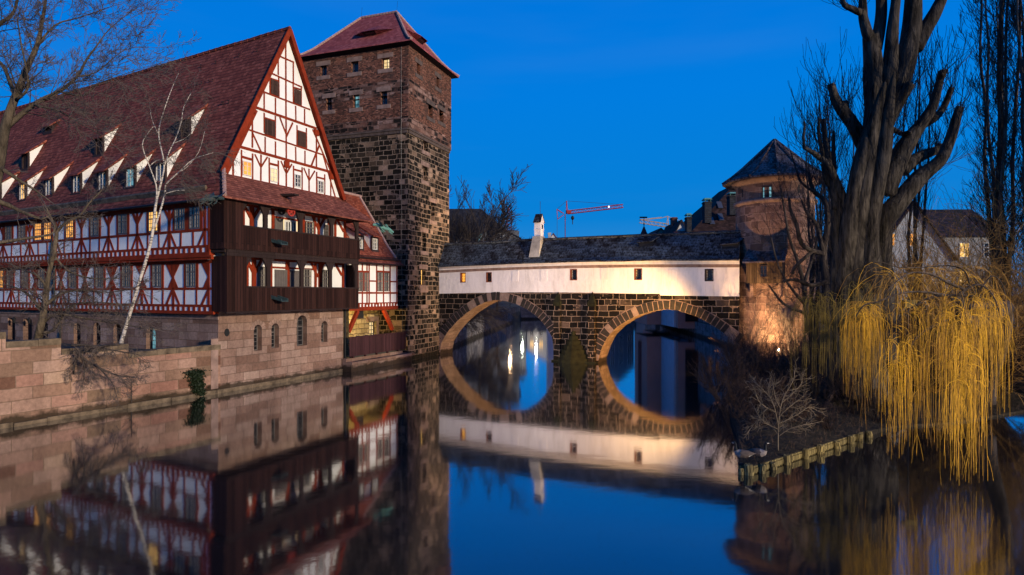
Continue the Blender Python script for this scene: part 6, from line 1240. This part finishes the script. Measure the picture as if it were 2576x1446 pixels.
# floodlights of the bridge
fl = BR.pt(20.9, 2.2, 5.5)
lamp('bridge_floodlight', 'SPOT', (14.6, 42.6, 1.0), 17000, (1, .54, .14), BR.pt(19.2, 3.4, 0), .04, 75, 1.0); lamp('bridge_floodlight', 'SPOT', (14.9, 42.4, 1.0), 9500, (1, .62, .22), BR.pt(20.6, 5.6, 0), .04, 38, 1.0)
lamp('arch_floodlight', 'POINT', BR.pt(27.72, 1.4, -1.7), 6500, (1, .58, .2), size=.12); lamp('arch_floodlight', 'POINT', BR.pt(12.1, 1.0, -1.2), 1900, (1, .62, .25), size=.12)
lamp('tower_wash_light', 'SPOT', BR.pt(8, 11.4, -2.6), 3200, (1, .66, .3), TR.pt(7.0, 12.0, 0), .1, 80, 1.0)
lamp('quay_street_light', 'SPOT', (-13.5, 13, 8.5), 1500, (1, .68, .32), QU.pt(13, 1.5), .2, 80, 1.0)
lamp('bridge_wash_light', 'SPOT', BR.pt(13, 1.0, 13), 5200, (1, .83, .70), BR.pt(13.5, 6.6, 0), .5, 110, .8)
# ------------------------------------------------------------------ BEYOND THE BRIDGE
mb = MB(); mb.quad((-7.2, 63, -.6), (-3.4, 97, -.6), (-3.4, 97, 2.9), (-7.2, 63, 2.9)); mb.quad((-3.4, 97, -.6), (1.9, 143, -.6), (1.9, 143, 3.2), (-3.4, 97, 2.9)); mb.quad((1.9, 143, -.6), (30, 150, -.6), (30, 150, 3), (1.9, 143, 3)); setp(mb.build('embankment_wall', M['wallbg'], base=(-3.4, 97, 0)), 'long dark embankment wall seen through the left arch', 'wall')
mb = MB(); mb.quad((23.7, 62, -.6), (30, 132, -.6), (30, 132, 2.1), (23.7, 62, 2.0)); mb.quad((30, 132, -.6), (30.2, 151, -.6), (30.2, 151, 2.6), (30, 132, 2.1)); setp(mb.build('embankment_wall', M['wallbg'], base=(27, 97, 0)), 'low stone embankment wall seen through the right arch below dark openings', 'wall')
def house(loc, ang, w_, d_, eave, ridge, wallm, roofm, lab, nw=(0, 0), lit=0.0, gable=True, name='background_house', rg_=random.Random(1), ov=.35, zb=1.0, cat='house', group=None):
    e = V((math.cos(ang), math.sin(ang), 0)); n_ = V((e.y, -e.x, 0)); o = V(loc); r_ = root(name, o, lab, cat, group); P = lambda a, b, z: o + e * a - n_ * b + V((0, 0, z - o.z))
    mb = MB(); h = w_ / 2
    for a0, b0, a1, b1 in ((-h, 0, h, 0), (h, 0, h, d_), (h, d_, -h, d_), (-h, d_, -h, 0)): mb.quad(P(a0, b0, zb), P(a1, b1, zb), P(a1, b1, eave), P(a0, b0, eave))
    if gable: mb.poly([P(-h, 0, eave), P(h, 0, eave), P(0, 0, ridge)]); mb.poly([P(-h, d_, eave), P(h, d_, eave), P(0, d_, ridge)])
    else: mb.poly([P(-h, 0, eave), P(-h, d_, eave), P(-h, d_ / 2, ridge)]); mb.poly([P(h, 0, eave), P(h, d_, eave), P(h, d_ / 2, ridge)])
    mb.build('wall', wallm, r_); mb = MB(); sl = (ridge - eave) / (h if gable else d_ / 2) * ov
    if gable:
        for s_ in (-1, 1): mb.quad(P(s_ * (h + ov), -ov, eave - sl), P(s_ * (h + ov), d_ + ov, eave - sl), P(0, d_ + ov, ridge + .05), P(0, -ov, ridge + .05)); mb.quad(P(s_ * (h + ov), -ov, eave - sl), P(0, -ov, ridge + .05), P(0, -ov, ridge - .2), P(s_ * (h + ov), -ov, eave - sl - .25))
    else:
        mb.quad(P(-h - ov, -ov, eave - sl), P(h + ov, -ov, eave - sl), P(h + ov, d_ / 2, ridge + .05), P(-h - ov, d_ / 2, ridge + .05)); mb.quad(P(-h - ov, d_ + ov, eave - sl), P(h + ov, d_ + ov, eave - sl), P(h + ov, d_ / 2, ridge + .05), P(-h - ov, d_ / 2, ridge + .05))
    mb.build('roof', roofm, r_); fr = Fr(o[:2], e[:2]); fr.n = n_
    for i in range(nw[0]):
        for j in range(nw[1]):
            a = -h + w_ * (i + .5) / nw[0]; z = eave - 1.6 - j * 2.9
            if z < zb + .8: continue
            window(r_, fr, a - .5, a + .5, z - .75, z + .75, .02, 2, 3, 'lit' if rg_.random() < lit else 'glass', 'framew', 0)
    return r_, P, fr
M['wallw'] = plain('white_render', (.42, .42, .43), .15, 1); M['wallf'] = plain('unlit_white_render', (.10, .105, .115), .2, 1); M['dark'] = plain('dark_slate_hanging', (.010, .008, .009), .4, 2); M['wallg'] = plain('grey_render', (.22, .21, .21), .15, 1); M['wallp'] = plain('rosy_render', (.34, .17, .13), .15, 1); M['slate'] = tiles('blue_black_slate', .4, .3, ((0, (.018, .02, .024)), (1, (.035, .037, .042))), var=.25); M['tile_bg'] = tiles('dull_red_tiles', .3, .3, ((0, (.075, .028, .026)), (1, (.14, .05, .045)))); M['brickc'] = stone('chimney_brick', .25, .09, ((0, (.13, .05, .04)), (1, (.2, .085, .065))), (.1, .07, .06), .012, .02, .3)  # wallf: white render darkened in its colour for the unlit far walls
# mansard building on the left bank far behind
Yb = 150; r_ = root('mansard_building', at(1215, 610, Yb), 'dark hipped-roof building with white upper storey behind bare trees beside the square tower', 'building')
a, b, cc_, dd_ = at(1100, 0, Yb), at(1204, 0, Yb), at(1310, 0, Yb), 0; ze, zt_ = H - (597 - V0) / F * Yb, H - (515 - V0) / F * Yb
mb = MB(); xr = (1312 - 1288) / F * Yb; xl = -24; xm = (1206 - 1288) / F * Yb; mb.quad((xl, Yb, 1), (xr - .6, Yb, 1), (xr - .6, Yb, ze + 1.6), (xl, Yb, ze + 1.6)); mb.quad((xr - .6, Yb, 1), (xr - .6, Yb + 18, 1), (xr - .6, Yb + 18, ze + .2), (xr - .6, Yb, ze + .2)); mb.build('wall', M['wallf'], r_)
mb = MB(); mb.poly([(xl, Yb - .5, ze + 1.4), (xr - 3.2, Yb - .5, ze + 1.4), (xm, Yb + 7, zt_), (xl, Yb + 7, zt_)]); mb.poly([(xr - 3.2, Yb - .5, ze + 1.4), (xr, Yb - .5, ze - .2), (xr, Yb + 18, ze - .2), (xm, Yb + 7, zt_)]); mb.build('roof', M['slate'], r_)
wf = Fr((xl, Yb), (1, 0))
for x, w_ in ((9, 1.6), (12, 1.6), (15, 1.6), (18, 1.6), (20.5, 1.4)): window(r_, wf, x, x + w_, ze - 1.5, ze + .9, .03, 2, 3, 'glass' if x != 15 else 'glassb', 'framew')
# bare trees in front of it
for u, hh, Y_, lab, sd_ in ((1162, 18.5, 84, 'bare rounded tree just beside the square tower, tallest of the trees beyond the bridge', 101), (1205, 17.0, 100, 'bare spreading tree in front of the dark hipped roof beyond the bridge', 102), (1250, 14.0, 130, 'low bare tree at the bridge chimney end of the dark hipped roof', 103)):
    rg = random.Random(sd_); t = MB(); c = MB(); p = V(((u - 1288) / F * Y_, Y_, 2)); P, R = smooth([p, p + V((.1, 0, hh * .25)), p + V((0, .2, hh * .5))], [.3, .24, .16]); t.tube(P, R, 7)
    for q in range(13): a = q * 2.4; grow(c, p + V((0, 0, hh * rg.uniform(.18, .5))), V((math.cos(a), math.sin(a), rg.uniform(.7, 1.8))), hh * rg.uniform(.42, .58), .12, 3, rg, .09, .2, 6, .58, .6, .026, 4, .15)
    tree('bare_tree', p, lab, 'tree', t, c, M['barkd'], M['twigd'], 'bare trees beyond the bridge')
# vegetation mass on the bank below them, seen through the left arch
rg = random.Random(110)
for x, y, lab in ((-6.7, 70, 'dark bank shrub seen through the left arch, nearest the square tower'), (-5.7, 79, 'dark bank shrub seen through the left arch, in the middle of the row'), (-4.8, 90, 'dark bank shrub seen through the left arch, farthest along the wall')): shrub(V((x, y, 2.4)), 5.5, 44, rg, 1.3, lab, 'twigd', 2, .04, -.16, 5, 'shrubs beyond the left arch')
# roofs behind the right half of the bridge
house((34.2, 88, 2), 0, 18.5, 20, 13.9, 22.6, M['dark'], M['darkroof'], 'big dark steep roof rising towards the round tower behind the bridge', (0, 0), .3, True)
def bgbox(name, u0, u1, v0, v1, Y, mt, lab, cat, dpt=1.2, cap=None, grp=None, zbot=None):
    a, b = at(u0, v0, Y), at(u1, v1, Y); r_ = root(name, V(((a.x + b.x) / 2, Y, b.z)), lab, cat, grp); mb = MB(); zb_ = b.z if zbot is None else zbot
    mb.hexa([(a.x, Y, zb_), (b.x, Y, zb_), (b.x, Y + dpt, zb_), (a.x, Y + dpt, zb_), (a.x, Y, a.z), (b.x, Y, a.z), (b.x, Y + dpt, a.z), (a.x, Y + dpt, a.z)]); mb.pbox(Fr((a.x, Y), (1, 0)), -.08, b.x - a.x + .08, a.z - .25, a.z - .1, -dpt - .08, .08); mb.build('shaft', mt, r_)
    if cap: mb = MB(); x0, x1 = a.x - .12, b.x + .12; z = a.z; mb.hexa([(x0, Y - .1, z + .25), (x1, Y - .1, z + .25), (x1, Y + dpt + .1, z + .25), (x0, Y + dpt + .1, z + .25), (x0 + .2, Y + .2, z + .5), (x1 - .2, Y + .2, z + .5), (x1 - .2, Y + dpt - .2, z + .5), (x0 + .2, Y + dpt - .2, z + .5)]); [mb.rod((x, y_, z), (x, y_, z + .26), .05) for x in (a.x + .1, b.x - .1) for y_ in (Y + .1, Y + dpt - .1)]; mb.build('cover', cap, r_)
    return r_
bgbox('chimney', 1773, 1790, 506, 560, 86, M['slate'], 'tall slate-clad chimney with metal cover on the dark roof, middle of three', 'chimney', 1.2, M['verdigris'], 'slate chimneys behind the bridge')
bgbox('chimney', 1836, 1858, 491, 540, 88, M['slate'], 'wide slate-clad chimney with metal cover closest to the round tower', 'chimney', 1.3, M['verdigris'], 'slate chimneys behind the bridge')
bgbox('chimney', 1728, 1740, 545, 592, 84, M['slate'], 'short slate-clad chimney with metal cover beside the white gable', 'chimney', 1.0, M['verdigris'], 'slate chimneys behind the bridge')
bgbox('chimney', 1691, 1704, 546, 590, 96, M['brickc'], 'stepped red brick chimney beside the white gable behind the bridge', 'chimney', 1.2); bgbox('chimney', 1684, 1693, 565, 590, 98, M['brickc'], 'small red brick chimney abutting the stepped one behind the bridge', 'chimney', 1.0); bgbox('chimney', 1379, 1386, 585, 603, 120, M['wallw'], 'small white chimney left of the red crane mast above the bridge roof', 'chimney', .8)
dr_ = [o for o in bpy.data.objects if o.get("label", "").startswith('big dark steep roof')][0]
for ch_ in list(dr_.children): bpy.data.objects.remove(ch_)
mb = MB(); e4 = [V((24.4, 88, 13.6)), V((44, 88, 13.6)), V((44, 110, 13.6)), V((24.4, 110, 13.6))]; r0_, r1_ = V((34.2, 95.5, 22.8)), V((34.2, 102.5, 22.8)); mb.poly([e4[0], e4[1], r0_]); mb.quad(e4[1], e4[2], r1_, r0_); mb.poly([e4[2], e4[3], r1_]); mb.quad(e4[3], e4[0], r0_, r1_); rf_ = mb.build('roof', M['darkroof'], dr_)
mb = MB(); q4 = [V((24.8, 88.4, 2)), V((43.6, 88.4, 2)), V((43.6, 109.6, 2)), V((24.8, 109.6, 2))]; mb.hexa(q4 + [p + V((0, 0, 11.6)) for p in q4]); mb.build('wall', M['dark'], dr_)
for xs_, zs_ in ((28.7, 16.0), (30.2, 16.6), (30.6, 18.6)):
    yk = 88 + (zs_ - 13.6) * 7.5 / 9.2; mb = MB(); q4 = [V((xs_, yk - .1, zs_)), V((xs_ + .7, yk - .1, zs_)), V((xs_ + .7, yk + .85, zs_ + 1.1)), V((xs_, yk + .85, zs_ + 1.1))]; mb.hexa(q4 + [p + V((0, -.12, .08)) for p in q4]); mb.build('skylight', M['metal'], rf_)
h1 = at(1714, 592, 92); house((h1.x, 92, 2), 0, 2 * 18 / F * 92, 9, H - (586 - V0) / F * 92, H - (553 - V0) / F * 92, M['wallw'], M['roof_dark'], 'narrow white gable peeping over the bridge roof between chimneys', cat='house')
h1 = at(1663, 590, 110); house((h1.x, 110, 2), 0, 2.6, 9, H - (590 - V0) / F * 110, H - (573 - V0) / F * 110, M['wallp'], M['tile_bg'], 'little reddish dormer gable over the bridge ridge beside the spire', ov=.15); h1 = at(1392, 603, 130); house((h1.x, 130, 2), 0, 2.2, 6, H - (603 - V0) / F * 130, H - (586 - V0) / F * 130, M['wallw'], M['tile_bg'], 'tiny pale gable beside the white chimney above the bridge roof', ov=.15)
h1 = at(1690, 600, 100); house((h1.x + 3, 100, 2), 0, 14, 10, H - (598 - V0) / F * 100, H - (583 - V0) / F * 100, M['wallp'], M['tile_bg'], 'low red-tiled roof line just above the bridge ridge', gable=False)
h1 = at(1748, 585, 89); house((h1.x, 88.5, 2), math.radians(-10), 5.0, 8, H - (592 - V0) / F * 89, H - (573 - V0) / F * 89, M['wallp'], M['tile_bg'], 'small red-tiled roof in front of the big dark roof', gable=False)
p = at(1620, 600, 105); r_ = root('spire', V((p.x, 105, 2)), 'little red spire with weather vane above the bridge ridge', 'spire'); z0 = H - (583 - V0) / F * 105
mb = MB(); mb.lathe((p.x, 105, 0), [(1.0, 2), (1.0, z0 - 1.2), (.45, z0), (.1, z0 + .9)], 8); mb.build('cone', M['tile_bg'], r_); mb = MB(); mb.rod((p.x, 105, z0 + .8), (p.x, 105, z0 + 2.6), .05); mb.lathe((p.x, 105, z0 + 1.2), [(.02, -.15), (.15, 0), (.02, .15)], 8); mb.box((p.x - .1, 105, z0 + 2.45), (1.3, .04, .25)); mb.build('weather_vane', M['iron'], r_)
# cranes
def lattice(mb, a, b, w_, n_, r, up=V((0, 0, 1))):
    d = (b - a).normalized(); s_ = d.cross(up).normalized(); u_ = s_.cross(d); cs_ = [(-1, -1), (1, -1), (1, 1), (-1, 1)]; P = lambda t, k_: a.lerp(b, t) + (s_ * cs_[k_ % 4][0] + u_ * cs_[k_ % 4][1]) * w_ / 2
    for k_ in range(4):
        mb.rod(P(0, k_), P(1, k_), r)
        for i in range(n_): mb.rod(P(i / n_, k_ + (i % 2)), P((i + 1) / n_, k_ + 1 - (i % 2)), r * .6, 3)
Yc = 190; zz = lambda x, y: at(1069.1 + x * .3174, 440.2 + y * .3174, Yc); M['crane'] = plain('red_crane_paint', (.30, .035, .03), .2, 1); M['crane2'] = plain('pale_crane_paint', (.42, .30, .18), .2, 1)
r_ = root('tower_crane', zz(1111, 1300), 'red tower crane with lattice jib above the bridge roof', 'crane')
mb = MB(); lattice(mb, zz(1111, 1100), zz(1111, 310), 1.35, 30, .13); mb.build('mast', M['crane'], r_); mb = MB(); lattice(mb, zz(1130, 296), zz(1570, 245), .95, 22, .10); mb.box(zz(1140, 292), (1.4, 1.2, 1.0)); mb.build('jib', M['crane'], r_)
mb = MB(); [mb.rod(zz(x, y), zz(x2, y2), .11) for x, y, x2, y2 in ((1118, 310, 1122, 205), (1132, 300, 1123, 205), (1100, 305, 1045, 270), (1045, 270, 1050, 350), (1050, 350, 1100, 312), (1045, 272, 1085, 300))]; mb.build('counter_frame', M['crane'], r_); mb = MB(); [mb.rod(zz(x, y), zz(x2, y2), .06, 3) for x, y, x2, y2 in ((1122, 205, 1370, 222), (1370, 222, 1545, 234), (1122, 205, 1045, 270), (1047, 350, 1047, 700))]; mb.rod(zz(1170, 292), zz(1170, 325), .04, 3); mb.build('tie_rods', M['iron'], r_)
mb = MB(); mb.lathe(zz(1170, 345), [(.05, .9), (.45, .6), (.55, .1), (.3, -.3), (.12, -.5), (.12, -1.7), (.02, -1.8)], 8); mb.build('hook_block', M['iron'], r_)
mb = MB(); mb.lathe(zz(1454, 254) - V((0, .9, 0)), [(.02, -.3), (.3, 0), (.02, .3)], 8); mb.build('jib_lamp', emit('crane_lamp', (.8, .9, 1), 3), r_)
Yc = 260; r_ = root('tower_crane', zz(1925, 1200), 'pale yellowish crane half hidden behind the right background roofs', 'crane')
mb = MB(); lattice(mb, zz(1700, 365), zz(1930, 402), 1.4, 14, .10); mb.build('jib', M['crane2'], r_); mb = MB(); [mb.rod(zz(x, y), zz(x2, y2), .13) for x, y, x2, y2 in ((1915, 395, 1922, 325), (1932, 395, 1924, 325), (1702, 358, 1878, 340), (1702, 352, 1878, 334), (1924, 328, 2020, 362), (1878, 338, 1922, 327))]; mb.build('tie_rods', M['crane2'], r_); mb = MB(); lattice(mb, zz(1925, 1000), zz(1925, 400), 1.6, 24, .12); mb.build('mast', M['crane2'], r_)
Yc = 230; r_ = root('tower_crane', zz(665, 1100), 'small distant red crane mast beside the dark hipped roof', 'crane'); mb = MB(); lattice(mb, zz(665, 900), zz(667, 330), 1.7, 24, .14); [mb.rod(zz(x, y), zz(x2, y2), .10) for x, y, x2, y2 in ((660, 335, 665, 255), (674, 335, 667, 255), (665, 255, 650, 335), (635, 340, 690, 345), (635, 370, 690, 345))]; mb.build('mast', M['crane'], r_)
# houses behind the island
hw_ = 57; a = at(2296, 638, hw_); house((a.x, hw_, 2), math.radians(-4), 6.9, 12, H - (640 - V0) / F * hw_, H - (505 - V0) / F * hw_, plain('shaded_white_render', (.26, .27, .30), .15, 1), M['roof_dark'], 'white gabled house with two orange-lit windows behind the willow', ov=.4)  # tree shade on this white wall is put into its blue-grey colour
fr = Fr((a.x, hw_), (math.cos(math.radians(-4)), math.sin(math.radians(-4)))); hb = [o for o in bpy.data.objects if o.get("label", "").startswith('white gabled house with two')][0]
for u in (2241, 2297): s_, z = fr.hit(u, 602); window(hb, fr, s_ - .36, s_ + .36, z - .62, z + .55, .02, 2, 3, 'lito', 'framew', 0)
a = at(2395, 560, 64); house((a.x, 64, 2), math.radians(-4), 9.5, 10, H - (590 - V0) / F * 64, H - (512 - V0) / F * 64, M['wallg'], M['roof_dark'], 'house with dark steep roof behind the white gabled house', (4, 2), .5, False)
a = at(2075, 700, 62); house((a.x + 2, 70, 2), 0, 12, 10, 8.5, 11.6, M['wallp'], M['tile_bg'], 'low red-roofed house glimpsed between the round tower and the pollard', (4, 1), .0, False)
# far row of houses closing the river, mirrored in the water under the arches
for i, (x, y, w_, e_, r2_, wm, lab) in enumerate(((-2, 154, 11, 14.0, 18.0, 'wallf', 'pale house closing the river view behind the bridge, left of the row'), (8.6, 158, 9.5, 8.6, 11.2, 'wallg', 'low grey house closing the river view behind the bridge'), (17.8, 156, 8.5, 9.5, 12.2, 'wallp', 'rosy house in the middle of the row closing the river view'), (26, 154, 8.5, 12.5, 16.5, 'wallf', 'pale house closing the river view near the right embankment'), (36, 140, 12, 12.5, 17.5, 'wallg', 'grey riverside house above the right embankment'))): house((x, y, 2), 0, w_, 12, e_, r2_, M[wm], M['tile_bg'], lab, (4, 3), .22, True, group='houses closing the river view')
# riverside building over the right embankment, seen under the right arch
e = V((6.3, 70, 0)).normalized(); rb_ = root('riverside_building', (27.4, 97, 2), 'dark riverside building with row of openings and lit windows seen through the right arch', 'building'); rf = Fr((24.3, 64), e[:2], True); mb = MB(); hs = [(4 + 4.0 * i, 5.8 + 4.0 * i, 2.5, 4.3) for i in range(14)]; holed(mb, rf, 0, 64, 2.0, 9.5, hs, .6); mb.build('wall', M['wallbg'], rb_)
for i, h in enumerate(hs):
    g = MB(); g.pbox(rf, h[0], h[1], h[2], h[3], -.55, -.5); g.build('pane', M['lito' if i in (2, 3, 5) else 'glass'], rb_)
mb = MB(); mb.quad(rf.pt(0, 9.4, .4), rf.pt(64, 9.4, .4), rf.pt(64, 14.5, -5), rf.pt(0, 14.5, -5)); mb.build('roof', M['roof_dark'], rb_)
for x, y, z, col, st, lab in ((-.4, 128, 7.4, (1, .6, .3), 300, 'warm street lamp on the far left embankment mirrored in the water'), (5.8, 149, 7.4, (1, .88, .7), 420, 'bright white street lamp at the end of the river mirrored in the water'), (2.4, 144.4, 6.2, (.9, .95, .7), 130, 'greenish street lamp at the end of the river near the left embankment'), (30.6, 139, 8.6, (1, .75, .25), 170, 'yellow street lamp on the far right embankment mirrored in the water')):
    rl = root('street_lamp', (x, y, 2.5), lab, 'lamp', 'street lamps beyond the bridge'); mb = MB(); mb.rod((x, y, 2.5), (x, y, z), .06); mb.build('post', M['iron'], rl); mb = MB(); mb.lathe((x, y, z), [(.02, 0), (.22, .12), (.26, .3), (.05, .5)], 8); mb.build('bulb', emit('street_bulb', col, st), rl)
